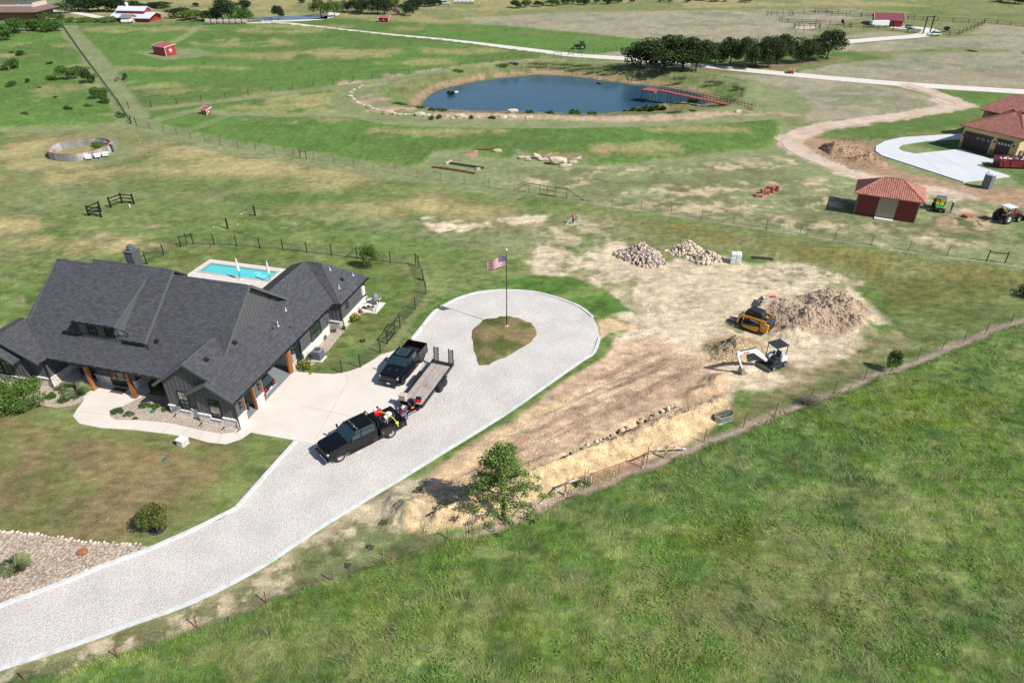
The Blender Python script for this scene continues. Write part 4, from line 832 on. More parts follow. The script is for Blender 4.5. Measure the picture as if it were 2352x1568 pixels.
for p, q, n in (((.63, -.4, 3.14), (.63, 16.0, 3.14), 16), ((1.43, 16.3, 3.09), (1.43, 22.2, 3.09), 6), ((-19.2, .87, 3.09), (-7.6, .87, 3.09), 13), ((-16.3, 2.33, 6.44), (-11.8, 2.33, 6.44), 7), ((-18, 2.66, 5.02), (-16.4, 2.66, 5.02), 3), ((-11.8, 2.66, 5.02), (-9.8, 2.66, 5.02), 3)):
 p, q = Vector(p), Vector(q)
 for i in range(n+1):
  c = p.lerp(q, i/n); st.append(Matrix.Translation(c) @ (Matrix.Rotation(math.pi/2, 4, 'Z') if abs((q-p).x) > abs((q-p).y) else Matrix()) @ Matrix.Diagonal((.13, .035, .012, 1)))
pieces('gutter_strap', BU, st, mat('zinc', (.35, .36, .37), .4, metal=.6), house, 300, W=HM)
def rake(p, q): bars('rake_board', [(p, q)], .05, .24, M_TRIM)
zz = .02
rake((.55, -.58, 3.07), (-1.76, -.58, wing(-1.76, 0)-.06)); rake((-1.76, -.58, wing(-1.76, 0)-.06), (-3.96, -.58, smal(-3.96, 0)-.06))
rake((-1.9, -.03, wing(-1.9, 0)-.06), (-3.85, -.03, ZR-.06)); rake((-3.85, -.03, ZR-.06), (-7.4, -.03, bigl(-7.4, 0)-.06))
rake((-2.27, 2.0, main(0, 2.0)-.06), (-2.27, 8.1, 8.74)); rake((-2.27, 8.1, 8.74), (-2.27, 14.2, main(0, 14.2)-.06))
rake((-18.9, .02, lgab(-18.9, 0)-.08), (-23.0, .02, 4.97)); rake((-20.95, -.58, lsm(-20.95, 0)-.08), (-23.35, -.58, 4.47)); rake((-9.72, 2.7, rais(0, 2.7)-.05), (-9.72, 8.1, 9.25))
rake((-11.97, 2.4, 6.36), (-11.97, 7.2, dorm(0, 7.2)-.05)); rake((-22.33, 3.3, 4.9), (-22.33, 8.1, 8.74))
def spout(pts): MB().tube(pts, .05, 6).build('downspout', M_BLK, house, smooth=True)
spout([(.6, -.42, 3.0), (.45, -.3, 2.8), (.12, -.1, 2.6), (.1, -.08, 1.2), (.24, -.2, .95), (.24, -.22, .2), (.05, -.5, .08)])
spout([(.62, 9.95, 3), (.2, 9.95, 2.7), (.12, 10.0, 1.1), (.22, 10.05, .9), (.22, 10.1, .1)])
spout([(1.4, 16.2, 3), (1.05, 16.45, 2.8), (1.02, 16.5, 1.1), (1.15, 16.45, .9), (1.15, 16.4, .1)])
spout([(1.4, 22.1, 3), (1.0, 21.9, 2.8), (1.0, 21.9, .1)])
spout([(-18.85, .9, 2.95), (-19.3, .8, 2.7), (-19.33, .75, 1.1), (-19.2, .6, .9), (-19.2, .6, .1)])
spout([(-11.65, 2.35, 6.3), (-11.5, 2.6, 6.0), (-11.5, 2.9, 5.6), (-11.35, 2.9, 5.4)]); spout([(-9.7, 2.7, 4.9), (-9.5, 2.75, 4.7), (-9.4, 2.6, 4.55)])
c = MB(); c.b2(-15.35, -14.45, 8.85, 9.75, 7.4, 9.95); ch = c.build('chimney', M_SID, house)
c = MB(); c.b2(-15.41, -14.39, 8.79, 9.81, 9.95, 10.06); c.lathe([(.0, 10.5), (.27, 10.48), (.3, 10.4), (.26, 10.32), (.3, 10.25), (.26, 10.18), (.26, 10.06)], 16, (-14.9, 9.3, 0)); c.build('chimney_cap', M_TRIM, ch, smooth=False)
for i in range(4): c = MB(); c.b2(-15.28+i*.25, -15.24+i*.25, 8.82, 8.85, 7.6, 9.95); c.b2(-14.45, -14.42, 8.95+i*.22, 8.99+i*.22, 7.6, 9.95); c.build('batten', M_BAT, ch)
def onroof(a, b, f, r0=.05): return Vector((a, b, f(a, b)))
for a, b, f in ((-2.53, 4.83, wing), (-2.95, 1.67, wing), (.02, 19.2, hipr), (-9.0, 3.3, main)):
 p = onroof(a, b, f); gx = (f(a+.01, b)-f(a-.01, b))/.02; gy = (f(a, b+.01)-f(a, b-.01))/.02; q = Vector((-gx, -gy, 1)).to_track_quat('Z', 'Y').to_matrix().to_4x4()
 v = MB(); v.mesh_([(Matrix.Translation(p) @ q @ Vector(c_)) for c_ in ((-.22, -.22, 0), (.22, -.22, 0), (.22, .22, 0), (-.22, .22, 0), (-.18, -.18, .13), (.18, -.18, .13), (.14, .14, .17), (-.14, .14, .17))], [(4, 5, 6, 7), (0, 1, 5, 4), (1, 2, 6, 5), (2, 3, 7, 6), (3, 0, 4, 7)]); v.build('roof_vent', M_BLK, house)
M_PIPE = mat('galvanised_pipe', (.42, .47, .50), .45, metal=.5)
for a, b, f, h in ((-1.25, 9.33, wing, .5), (-1.76, 11.58, wing, .3), (-1.2, 19.3, hipr, .3), (.4, 20.9, hipr, .3), (.35, 17.9, hipr, .35)):
 p = onroof(a, b, f); v = MB(); v.lathe([(.16, -.02), (.07, .06), (.045, .1), (.045, h), (.0, h)], 10, p); v.build('vent_pipe', M_PIPE, house, smooth=True)
for a, b in ((-1.37, 8.67), (-.51, 9.96)):
 p = onroof(a, b, wing); v = MB(); v.lathe([(.1, -.02), (.1, .08), (.06, .14), (0, .15)], 10, p); v.build('vent_cap', M_BLK, house)
for (a, b, z) in ((.06, .6, 2.05), (.06, 3.2, 2.05), (.06, 8.75, 2.05)):
 v = MB(); v.box((a+.02, b, z+.2), (.06, .16, .06)); v.box((a+.12, b, z+.24), (.2, .2, .03)); v.box((a+.12, b, z-.24), (.16, .16, .03))
 for dx in (-.07, .07):
  for dy in (-.07, .07): v.b2(a+.12+dx-.01, a+.12+dx+.01, b+dy-.01, b+dy+.01, z-.24, z+.24)
 v.build('wall_lamp', M_BLK, house)
v = MB(); v.b2(.06, .2, 8.5, 8.95, .95, 1.75); v.lathe([(.09, 0), (.09, .06), (0, .07)], 12, (.2, 8.72, 1.5), Matrix.Rotation(math.pi/2, 4, 'Y')); v.tube([(.14, 8.7, .95), (.14, 8.7, .05)], .03, 6); v.build('meter_box', mat('grey_enamel', (.42, .43, .43), .5), house)
v = MB(); v.b2(.93, 1.12, 21.2, 21.75, 1.35, 2.3); v.build('panel_box', mat('white_enamel', (.78, .78, .76), .4), house, bevel=.02)
for b in (13.6, 14.6): v = MB(); v.b2(.02, .1, b+.7, b+1.05, 1.2, 2.2) if b > 14 else v.b2(.02, .09, 14.9, 15.2, 1.9, 2.2); v.build('wall_cabinet', M_TRIM, house)
# ================================================================ YARD THINGS
def HP(px, py, z=0):                        # house-local plan position of a ground pixel
 return HM.inverted() @ G(px, py, z)
M_DECKC = mat('pool_deck', (.64, .60, .55), .85, var=.06, scale=1.5)
M_COPE = mat('pool_coping', (.46, .44, .42), .8, var=.08, scale=3)
M_PW = mat('pool_water', (.10, .60, .62), .04, var=.06, scale=.6, bump=.02, bscale=3, spec=.5)
pool = empty('swimming_pool', HM @ Vector((-16.8, 25, 0)), HA, 'rectangular turquoise swimming pool with pale deck behind the dark farmhouse', 'swimming pool')
d = MB()
def fr(mb, x0, x1, y0, y1, X0, X1, Y0, Y1, z0, z1):
 mb.b2(x0, x1, y0, Y0, z0, z1); mb.b2(x0, x1, Y1, y1, z0, z1); mb.b2(x0, X0, Y0, Y1, z0, z1); mb.b2(X1, x1, Y0, Y1, z0, z1)
fr(d, -5.25, 5.4, -7, 2.0, -4.6, 4.8, -1.5, 1.25, .0, .10); d.build('pool_deck', M_DECKC, pool)
d = MB(); fr(d, -4.6, 4.8, -1.5, 1.25, -4.25, 4.5, -1.15, .92, .0, .13); d.build('coping', M_COPE, pool)
d = MB(); fr(d, -4.26, 4.51, -1.16, .93, -4.2, 4.45, -1.1, .87, .0, .11); d.build('tile_band', mat('pool_tile', (.03, .10, .13), .2), pool)
d = MB(); d.b2(-4.22, 4.47, -1.12, .89, -.3, .06); d.build('water', M_PW, pool)
d = MB(); d.tube([(2.0, .2, .07), (2.4, .35, .07), (2.9, .1, .07), (2.6, -.3, .07), (3.2, -.5, .07), (3.8, -.2, .07)], .03, 5); d.build('pool_hose', mat('white_plastic', (.8, .8, .8), .4), pool)
def closed_umbrella(a, b, label):
 o = empty('umbrella', HM @ Vector((a, b, .1)), 0, label, 'umbrella', 'closed umbrellas by the pool')
 c = MB(); c.lathe([(.02, 1.05), (.13, 1.1), (.16, 1.3), (.15, 1.6), (.12, 2.0), (.11, 2.3), (.05, 2.65), (.0, 2.7)], 9); c.build('canopy', mat('canvas', (.74, .72, .70), .9, var=.1, local=True), o)
 c = MB(); c.lathe([(.03, .02), (.03, 1.1)], 8); c.build('pole', M_BLK, o); c = MB(); c.lathe([(.25, 0), (.25, .05), (.05, .08), (.05, .2)], 14); c.build('base', M_CONC, o)
closed_umbrella(-15.3, 23.2, 'left one of two closed white umbrellas beside the pool'); closed_umbrella(-11.6, 23.5, 'right one of two closed white umbrellas, nearer the grey roof')
fb = G(1164, 752); fp = empty('flagpole', fb, 0, 'tall black flagpole with silver cap on the grass island', 'flagpole')
H0 = 8.45; fb.z = .18; fp.location = fb
c = MB(); c.tube([(0, 0, 0), (0, 0, 4), (0, 0, H0-.12)], [.055, .045, .035], 8); c.build('pole', M_BLK, fp, smooth=True)
c = MB(); c.lathe([(.0, H0+.12), (.05, H0+.1), (.14, H0-.02), (.12, H0-.08), (.03, H0-.12)], 14); c.build('finial', mat('silver_disc', (.7, .7, .7), .3, metal=.6), fp, smooth=True)
c = MB(); c.lathe([(.22, -.02), (.2, .03), (.06, .05)], 14); c.build('base', M_CONC, fp)
M_FR = mat('flag_red', (.55, .02, .03), .8, local=True); M_FW = mat('flag_white', (.82, .80, .80), .8, local=True); M_FB = mat('flag_blue', (.04, .05, .22), .8, local=True)
flag = empty('flag', fb+Vector((0, 0, 0)), 0, 'waving stars and stripes flag at the top of the black flagpole', 'flag')
LW, HH = 1.95, 1.12; zt = H0-.62
def FP(s, t, off=0):                          # s along the fly, t down
 x = -s*LW*.93; y = .16*math.sin(s*7.5+.4)*s**.6+off; z = zt-t*HH-s*s*.34-.30*s-.06*math.sin(s*9+t)*s
 return (x-.05, y+.1*t*s, z)
def patch(mb, s0, s1, t0, t1, n=16, off=0, th=.01):
 for i in range(n):
  a, b = s0+(s1-s0)*i/n, s0+(s1-s0)*(i+1)/n
  mb.face(FP(a, t0, off), FP(b, t0, off), FP(b, t1, off), FP(a, t1, off))
for k in range(13):
 m = MB(); patch(m, .40 if k < 7 else 0, 1, k/13, (k+1)/13); m.build('stripe', M_FR if k % 2 == 0 else M_FW, flag, smooth=True)
m = MB(); patch(m, 0, .40, 0, 7/13, 6); cn = m.build('canton', M_FB, flag, smooth=True)
for r_ in range(9):
 for q in range(6 if r_ % 2 == 0 else 5):
  s = (.033+q*.0666+(0 if r_ % 2 == 0 else .0333)); t = (r_+1)/10*7/13; m = MB(); P = []
  for i in range(10):
   rr = .030 if i % 2 == 0 else .012; an = math.pi/2+i*math.pi/5; P.append((s+rr*math.cos(an)/LW, t-rr*math.sin(an)/HH))
  for off in (-.012, .012): m.face(*[FP(a, b, off) for a, b in P])
  m.build('star', M_FW, cn)
p = G(729.5, 1017); ped = empty('stone_pedestal', G(729.5/1.0-0, 1017), 0)
ped.location = G(421/1.0, 1020); ped.rotation_euler = (0, 0, R(-22)); tag(ped, 'low white stone pedestal with flat cap at the lawn edge of the curved walk', 'pedestal')
c = MB(); c.box((0, 0, .26), (.62, .56, .52)); c.build('core', M_MORT, ped)
c = MB(); c.box((0, 0, .56), (.78, .72, .08)); c.build('cap', M_CAP, ped, bevel=.02)
Ms = []
for f in range(4):
 for r_ in range(4):
  x = -.3
  while x < .28:
   w_ = min(rnd.uniform(.14, .26), .31-x); Ms.append(Matrix.Rotation(f*math.pi/2, 4, 'Z') @ Matrix.Translation((x+w_/2, -.31 if f % 2 == 0 else -.33, .065+r_*.13)) @ Matrix.Diagonal((w_*.95, .07, .122, 1))); x += w_
pieces('stone', SU, Ms, M_STONE, ped, 300)
acp = HP(732, 816); ac = empty('air_conditioner', HM @ Vector((1.25, 10.9, 0)), HA, 'grey outdoor air conditioner unit on a pad by the garage side windows', 'air conditioner')
M_AC = mat('ac_grey', (.20, .22, .235), .5); c = MB(); c.b2(-.5, .6, -.55, .55, .04, .12); c.build('pad', M_CONC, ac)
c = MB(); c.b2(-.4, .45, -.42, .42, .12, 1.12); c.build('cabinet', M_AC, ac, bevel=.08)
for k in range(10):
 for s in (-1, 1): c = MB(); c.b2(-.36+k*.085, -.345+k*.085, s*.43-.008, s*.43+.008, .2, 1.02); c.b2(.025+s*.435-.008, .025+s*.435+.008, -.38+k*.085, -.365+k*.085, .2, 1.02); c.build('louvre', mat('ac_dark', (.10, .115, .125), .5), ac)
c = MB(); c.lathe([(.34, 1.12), (.36, 1.15), (.30, 1.16), (.28, 1.13)], 20, (.025, 0, 0)); c.build('fan_ring', M_AC, ac)
c = MB(); c.lathe([(.0, 1.135), (.29, 1.135)], 20, (.025, 0, 0)); c.build('fan_well', M_BLK, ac)
c = MB(); [c.bar((.025, 0, 1.15), (.025+.3*math.cos(k*.7), .3*math.sin(k*.7), 1.15), .015) for k in range(9)]; c.lathe([(0, 1.17), (.07, 1.165), (.07, 1.14)], 10, (.025, 0, 0)); c.build('fan_grille', M_AC, ac)
pf = empty('pool_filter', HM @ Vector((2.05, 22.0, 0)), HA, 'grey pool filter tank with white pipes at the far corner of the farmhouse', 'pool filter')
M_WP = mat('white_plastic', (.8, .8, .8), .4)
c = MB(); c.lathe([(.0, 1.35), (.12, 1.33), (.3, 1.18), (.34, .98), (.34, .75), (.36, .73), (.36, .68), (.34, .66), (.32, .2), (.2, .12)], 18); c.build('tank', M_AC, pf, smooth=True)
c = MB(); c.b2(-1.4, .9, -1.9, .5, .02, .09); c.build('pad', M_CONC, pf)
c = MB(); [c.tube(q, .045, 6) for q in ([(-.5, -1.4, .3), (.5, -1.4, .3), (.5, -.6, .3), (.5, -.6, .9)], [(.65, -.9, .1), (.65, -.9, .9), (.65, .1, .9)], [(-.9, -1.0, .1), (-.6, -1.0, .9), (-.2, -.1, .9)], [(.2, -1.7, .25), (.9, -1.7, .25), (.9, -.9, .8)], [(.3, -1.2, .5), (.9, -1.2, .5)])]; c.build('pipes', M_WP, pf, smooth=True)
c = MB(); c.lathe([(0, .5), (.14, .48), (.16, .3), (.14, .1)], 12, (-.3, -1.2, 0)); c.tube([(-.3, -1.2, .3), (.3, -1.25, .3)], .13, 10); c.tube([(-.9, -1.3, .25), (-.3, -1.3, .25)], .12, 10); c.lathe([(.0, 1.05), (.12, 1.0), (.12, .85)], 10, (.65, -.7, 0)); c.build('pump', M_BLK, pf)
def plain(name, mb, m, label, cat, group=None, **k): return tag(mb.build(name, m, **k), label, cat, group)
c = MB(); c.box(HM @ Vector((-13.3, 1.75, .065)), (1.35, .75, .02), HA); plain('doormat', c, mat('doormat', (.12, .07, .045), .95, var=.3, scale=8), 'dark brown doormat before the front door of the farmhouse', 'doormat')
q = G(1302/1.0, 0) if False else None
cv = empty('drain_cover', G(833, 787.5) if False else G(401.9+1568/3.6415, 545.5+862/3.6415), 0, 'round black drain cover in the yard lawn by the air conditioner', 'drain cover')
c = MB(); c.lathe([(.0, .03), (.14, .035), (.14, .06), (.28, .055), (.3, 0)], 18); c.build('lid', M_BLK, cv); c = MB(); c.lathe([(0, .037), (.1, .037), (.1, .07), (.0, .07)], 12); c.build('hub', mat('ac_grey', (.2, .22, .235), .5), cv)
M_TEAL = mat('green_plastic', (.05, .17, .13), .5)
for (x, y, s, l) in ((377.5, 1056, .22, 'larger green utility lid in the middle of the front lawn'), (383, 1073, .09, 'small green utility lid in the front lawn'), (350, 945.5, .24, 'green utility box lid in the pebble bed by the small gable')):
 p = G(x, y); c = MB(); c.lathe([(0, .06), (s*.9, .055), (s, .02), (s, 0)], 14, p); plain('utility_box', c, M_TEAL, l, 'utility lid')
for i, (a, b, l) in enumerate(((-5.9, -.2, 'black garden spotlight before the set-back gable'), (-3.1, -.6, 'black garden spotlight before the left end of the small gable'), (-1.0, -.6, 'black garden spotlight before the right end of the small gable'))):
 s = empty('spotlight', HM @ Vector((a, b, .03)), HA, l, 'spotlight', 'spotlights along the stone base'); c = MB(); c.tube([(0, 0, 0), (0, 0, .3)], .015, 5); c.build('stake', M_BLK, s); c = MB(); c.tube([(-.05, -.06, .3), (.05, .08, .42)], .05, 8); c.build('lamp_head', M_BLK, s)
pt = empty('plant_pot', G(715.5, 860), 0, 'small yellow pot with a green plant at the garage corner', 'plant pot'); c = MB(); c.lathe([(.1, .02), (.14, .22), (.12, .22), (.1, .2), (0, .2)], 14); c.build('pot', mat('yellow_pot', (.75, .42, .02), .4), pt)
c = MB(); [c.tube([(0, 0, .2), (.1*math.cos(k), .1*math.sin(k), .34), (.16*math.cos(k), .16*math.sin(k), .32)], [.02, .015, .004], 4) for k in range(8)]; c.build('plant', leafmat('leaf_mid', (.07, .14, .03)), pt)
pst = G(1181.0, 812)
def rocker(a, b, rz, label, first=None):
 o = empty('rocking_chair', HM @ Vector((a, b, .06)), HA+rz, label, 'rocking chair', 'rocking chairs on the porch')
 c = MB(); c.b2(-.27, .27, -.25, .25, .40, .44); c.build('seat', M_BLK, o)
 for i in range(5): c = MB(); c.bar((-.22+i*.11, .24, .44), (-.22+i*.11, .42, 1.15), .05, .02); c.build('slat', M_BLK, o)
 c = MB(); c.bar((-.28, .43, 1.15), (.28, .43, 1.15), .08, .03); c.build('top_rail', M_BLK, o)
 for s in (-1, 1):
  c = MB(); c.tube([(s*.27, -.5, .12), (s*.27, -.2, .03), (s*.27, .2, .03), (s*.27, .6, .14)], .025, 6); c.build('rocker', M_BLK, o)
  c = MB(); c.b2(s*.27-.05, s*.27+.05, -.3, .3, .62, .65); c.b2(s*.27-.02, s*.27+.02, -.26, -.22, .04, .62); c.b2(s*.27-.02, s*.27+.02, .22, .26, .04, .64); c.build('arm', M_BLK, o)
rocker(-17.8, 2.9, .2, 'left black rocking chair on the porch by the stone wall'); rocker(-16.6, 2.5, -.2, 'right black rocking chair behind the first cedar column'); rocker(-9.6, 3.0, .0, 'black rocking chair in the right recess of the porch')
M_BORD = mat('border_stone', (.70, .64, .56), .9, var=.12, scale=2, col2=(.55, .42, .32), bump=.03, bscale=6, island=.1)
RK = [rockunit(k, 2, .16, .7) for k in range(4)]
border = empty('stone_border', G(200, 1243), 0, 'line of white stones edging the pebble bed below the lawn', 'stone border')
Ms = []; o0 = G(200, 1243)
def along(pts, step):
 P = [G(*q) for q in pts]; out = []
 for a, b in zip(P, P[1:]):
  n = max(1, int((b-a).length/step)); out += [a.lerp(b, i/n) for i in range(n)]
 return out
for P_, st in (([(0, 1219), (116, 1232), (199, 1244), (331, 1253)], .30), ([(330, 1262), (248, 1291), (124, 1340), (0, 1385)], .55)):
 for q in along(P_, st):
  s = rnd.uniform(.18, .33); Ms.append(Matrix.Translation(q-o0+Vector((rnd.uniform(-.06, .06), rnd.uniform(-.1, .1), .07))) @ Euler((rnd.uniform(-.2, .2), 0, rnd.uniform(0, 6))).to_matrix().to_4x4() @ Matrix.Diagonal((s, s*rnd.uniform(.6, .9), s*.6, 1)))
pieces('stone', RK[0], Ms, M_BORD, border, 300)
def rock(px, py, sx, sy, sz, m, label, rz=0, k=0, name='boulder', cat='boulder', group=None, z=None):
 vs, fs = rockunit(k+11, 2, .15, 1); p = G(px, py); mb = MB(); M_ = Matrix.Translation(p+Vector((0, 0, sz*.36))) @ Matrix.Rotation(rz, 4, 'Z') @ Matrix.Diagonal((sx, sy, sz, 1)); mb.mesh_([M_ @ Vector(v) for v in vs], fs)
 o = mb.build(name, m); return tag(o, label, cat, group)
M_RUST = mat('rusty_boulder', (.34, .13, .055), .9, var=.25, scale=3, bump=.03)
rock(191, 1270, .72, .55, .42, M_RUST, 'rust-brown boulder lying in the pebble bed', .3, 3)
def fence(name, base, step, hpost, label, wires=5, m=M_BLK, pw=.05, posts=None, mesh=0, group=None, cat='fence', jitter=0, lean=0, wm=None, wr=.006, rail=None, exact=False):
 P = [G(*q) for q in base]; o = empty(name, P[0], 0, label, cat, group); o0 = P[0]
 L = [0]
 for a, b in zip(P, P[1:]): L.append(L[-1]+(b-a).length)
 def at(s):
  for i in range(len(P)-1):
   if s <= L[i+1] or i == len(P)-2: return P[i].lerp(P[i+1], (s-L[i])/max(1e-6, L[i+1]-L[i]))
 if exact: S = L
 else: n = max(1, round(L[-1]/step)); S = [L[-1]*i/n for i in range(n+1)]
 me = MB().b2(-pw/2, pw/2, -pw/2, pw/2, -.1, hpost)
 first = me.build('post', m, o); me0 = first.data; first.location = (0, 0, 0)
 tops = [at(S[0])-o0]
 for s in S[1:]:
  c = bpy.data.objects.new('post', me0); C.objects.link(c); setp(c, o); c.location = at(s)-o0; tops.append(at(s)-o0)
  if lean: c.rotation_euler = (rnd.uniform(-lean, lean), rnd.uniform(-lean, lean), 0)
 for w_ in range(wires):
  z = hpost*(.12+.82*w_/max(1, wires-1)) if wires > 1 else hpost*.92
  mb = MB(); mb.tube([p+Vector((0, 0, z)) for p in tops], wr, 3, cap=False); mb.build('wire', wm or m, o)
 for z, h in (rail or []):
  for a, b in zip(tops, tops[1:]): MB().bar(a+Vector((0, 0, z)), b+Vector((0, 0, z)), .04, h).build('rail', m, o)
 if mesh:
  mb = MB()
  for a, b in zip(tops, tops[1:]):
   n = max(1, int((b-a).length/mesh))
   for i in range(n):
    p = a.lerp(b, (i+.5)/n); mb.bar(p+Vector((0, 0, .05)), p+Vector((0, 0, hpost*.92)), wr*1.4)
  q = mb.build('stay_wires', wm or m, o)
 return o
M_WIRE = mat('fence_wire', (.09, .10, .09), .5, metal=.3)
M_DKP = mat('dark_green_steel', (.02, .035, .03), .5)
yf = [(337.8, 608), (376.8, 586.7), (416, 567.5), (444.5, 561.4), (492.5, 563.3), (544, 566), (597.4, 571), (650.4, 574.9), (705.3, 580.7), (762.2, 586.7), (820.7, 594.9), (856.4, 597.7), (897, 603.7), (955.5, 609.5), (961.5, 615.5), (972, 644.9), (978.8, 676.8), (954, 710.3), (919, 753.4), (890, 789.9), (873.7, 810), (827.9, 844.3), (785.7, 857)]
fence('yard_fence', yf, 3, 1.5, 'black wire fence with steel posts round the pool yard', wires=7, pw=.08, exact=True, wm=M_WIRE, mesh=.2, wr=.008)
fence('yard_fence', [(698.5, 856), (682, 846)], 3, 1.5, 'short black fence end by the yellow-flowered bush at the garage', wires=7, pw=.06, exact=True, wm=M_WIRE, wr=.004)
def brace(name, pts, m, w, label, cat='gate', group=None):
 P0 = G(*pts[0][0][:2]); o = empty(name, P0, 0, label, cat, group)
 for nm, a, za, b, zb in [(q[2] if len(q) > 2 else 'rail', q[0], q[0][2], q[1], q[1][2]) for q in pts]:
  A_ = G(a[0], a[1])+Vector((0, 0, za))-P0; B_ = G(b[0], b[1])+Vector((0, 0, zb))-P0; MB().bar(A_, B_, w).build(nm, m, o)
 return o
brace('yard_gate', [((820.7, 594.9, 0), (820.7, 594.9, 1.7), 'post'), ((838, 596.3, 0), (838, 596.3, 1.6), 'post'), ((820.7, 594.9, 1.45), (838, 596.3, 1.45)), ((820.7, 594.9, .75), (838, 596.3, .75)), ((820.7, 594.9, .15), (838, 596.3, .15)), ((792, 591, 0), (820.7, 594.9, 1.4), 'brace'), ((838, 596.3, 1.3), (868, 599.5, 0), 'brace')], M_BLK, .06, 'black pipe gate of the pool yard behind the small tree')
brace('yard_gate', [((919, 753.4, 0), (919, 753.4, 1.8), 'post'), ((908, 767.4, 0), (908, 767.4, 1.55), 'post'), ((890, 789.9, 0), (890, 789.9, 1.5), 'post'), ((908, 767.4, 1.4), (890, 789.9, 1.4)), ((908, 767.4, .8), (890, 789.9, .8)), ((908, 767.4, .2), (890, 789.9, .2)), ((908, 767.4, .2), (890, 789.9, 1.4), 'brace'), ((919, 753.4, 1.5), (908, 767.4, 1.5)), ((919, 753.4, 1.5), (938, 729, .05), 'brace')], M_BLK, .06, 'black pipe gate of the pool yard near the parked pickup')
brace('yard_gate', [((337.8, 608, 0), (337.8, 608, 1.7), 'post'), ((337.8, 608, 1.2), (318, 615, 1.2)), ((337.8, 608, .3), (318, 615, .3)), ((318, 615, 0), (318, 615, 1.5), 'post'), ((337.8, 608, 1.5), (365, 597, .9), 'brace')], M_BLK, .06, 'black pipe gate of the pool yard beside the chimney')
brace('fence_corner', [((416, 567.5, 1.3), (430, 563, 1.3)), ((430, 563, 0), (430, 563, 1.6), 'post'), ((430, 563, 1.3), (444.5, 561.4, 1.3))], M_BLK, .07, 'black braced corner of the pool yard fence behind the chimney', 'fence')
brace('fence_corner', [((955.5, 609.5, 1.4), (961.5, 615.5, 1.4)), ((972, 644.9, .1), (960, 640, .1)), ((961.5, 615.5, 0), (961.5, 615.5, 1.6), 'post')], M_BLK, .07, 'black braced corner of the pool yard fence nearest the flagpole', 'fence')
lf = [(314, 290), (376, 303.5), (487.5, 331), (609, 351), (762, 373.9), (856, 391.3), (957, 407.5), (1068.4, 423.6), (1180.6, 438.9)]
fence('field_fence', lf, 4.2, 1.35, 'long steel-post wire fence across the middle of the fields, left of the rusty gate', wires=5, m=M_DKP, wm=M_WIRE, mesh=.6, wr=.006)
fence('field_fence', [(1340.4, 461.7), (1442.5, 477.3), (1548.6, 493.4), (1658.7, 510.9), (1777.5, 528), (1904.6, 548.9), (2038.3, 570.3), (2109.6, 580.7), (2265, 600.3)], 4.1, 1.35, 'long steel-post wire fence right of the rusty gate towards the tiled shed', wires=5, m=M_DKP, wm=M_WIRE, mesh=.6, wr=.006)
fence('field_fence', [(2307.4, 604.7), (2400, 618)], 4.1, 1.35, 'wire fence at the right picture edge beyond the black frame', wires=5, m=M_DKP, wm=M_WIRE, wr=.006)
M_RSTL = mat('rusty_steel', (.14, .065, .035), .8, var=.3, scale=6)
brace('field_gate', [((1180.6, 438.9, .15), (1214.9, 443.5, 1.5), 'brace'), ((1214.9, 443.5, 0), (1214.9, 443.5, 1.6), 'post'), ((1214.9, 443.5, 1.5), (1239.7, 447.7, 1.5)), ((1239.7, 447.7, 0), (1239.7, 447.7, 1.7), 'post'), ((1239.7, 447.7, 1.5), (1276, 453.7, 1.5)), ((1239.7, 447.7, .9), (1276, 453.7, .9)), ((1239.7, 447.7, .2), (1276, 453.7, .2)), ((1257, 450.5, .2), (1257, 450.5, 1.5), 'stay'), ((1276, 453.7, 0), (1276, 453.7, 1.7), 'post'), ((1276, 453.7, 1.5), (1301.5, 456.6, 1.5)), ((1301.5, 456.6, 0), (1301.5, 456.6, 1.7), 'post'), ((1301.5, 456.6, 1.5), (1340.4, 461.7, .1), 'brace')], M_RSTL, .08, 'dark rusty pipe gate with slanting braces in the long field fence')
brace('brace_frame', [((2265, 600.3, 0), (2265, 600.3, 1.5), 'post'), ((2307.4, 604.7, 0), (2307.4, 604.7, 1.5), 'post'), ((2265, 600.3, 1.25), (2307.4, 604.7, 1.25))], M_BLK, .09, 'black pipe H frame in the fence at the right picture edge', 'fence')
brace('brace_frame', [((774.5, 366, 0), (774.5, 366, 1.5), 'post'), ((762, 364, 0), (762, 364, 1.5), 'post')], M_BLK, .08, 'pair of dark posts in the long field fence, middle', 'fence') if False else None
brace('brace_frame', [((690, 364.5, 0), (690, 364.5, 1.6), 'post'), ((704, 366.5, 0), (704, 366.5, 1.6), 'post'), ((690, 364.5, 1.35), (704, 366.5, 1.35))], M_BLK, .09, 'black pipe H frame in the long fence above the dry grass', 'fence')
brace('brace_frame', [((302, 283, 0), (302, 283, 1.6), 'post'), ((314, 290, 0), (314, 290, 1.6), 'post'), ((302, 283, 1.4), (314, 290, 1.4))], M_BLK, .09, 'black pipe H frame where the left fences meet', 'fence')
fence('boundary_fence', [(143.7, 61.8), (188, 126), (228.3, 180), (271.3, 239), (300.8, 284.7)], 2.4, 1.3, 'dense fence running down between the brushy field and the mown strip', wires=4, m=M_DKP, wm=M_WIRE, mesh=1.2, wr=.008, pw=.09)
fence('paddock_fence', [(274, 241), (300.8, 252), (327.7, 249.8), (381.4, 243.9), (453.9, 234.5), (523.7, 225.6), (631.7, 213.5), (687, 206.3), (794.4, 191.2), (893.8, 178.6), (969, 167.9), (1089.9, 152.3), (1202, 139), (1236, 134.5)], 5.0, 1.4, 'black pipe fence along the meadow left of the pond', wires=4, m=M_BLK, wm=M_WIRE, wr=.012, pw=.09)
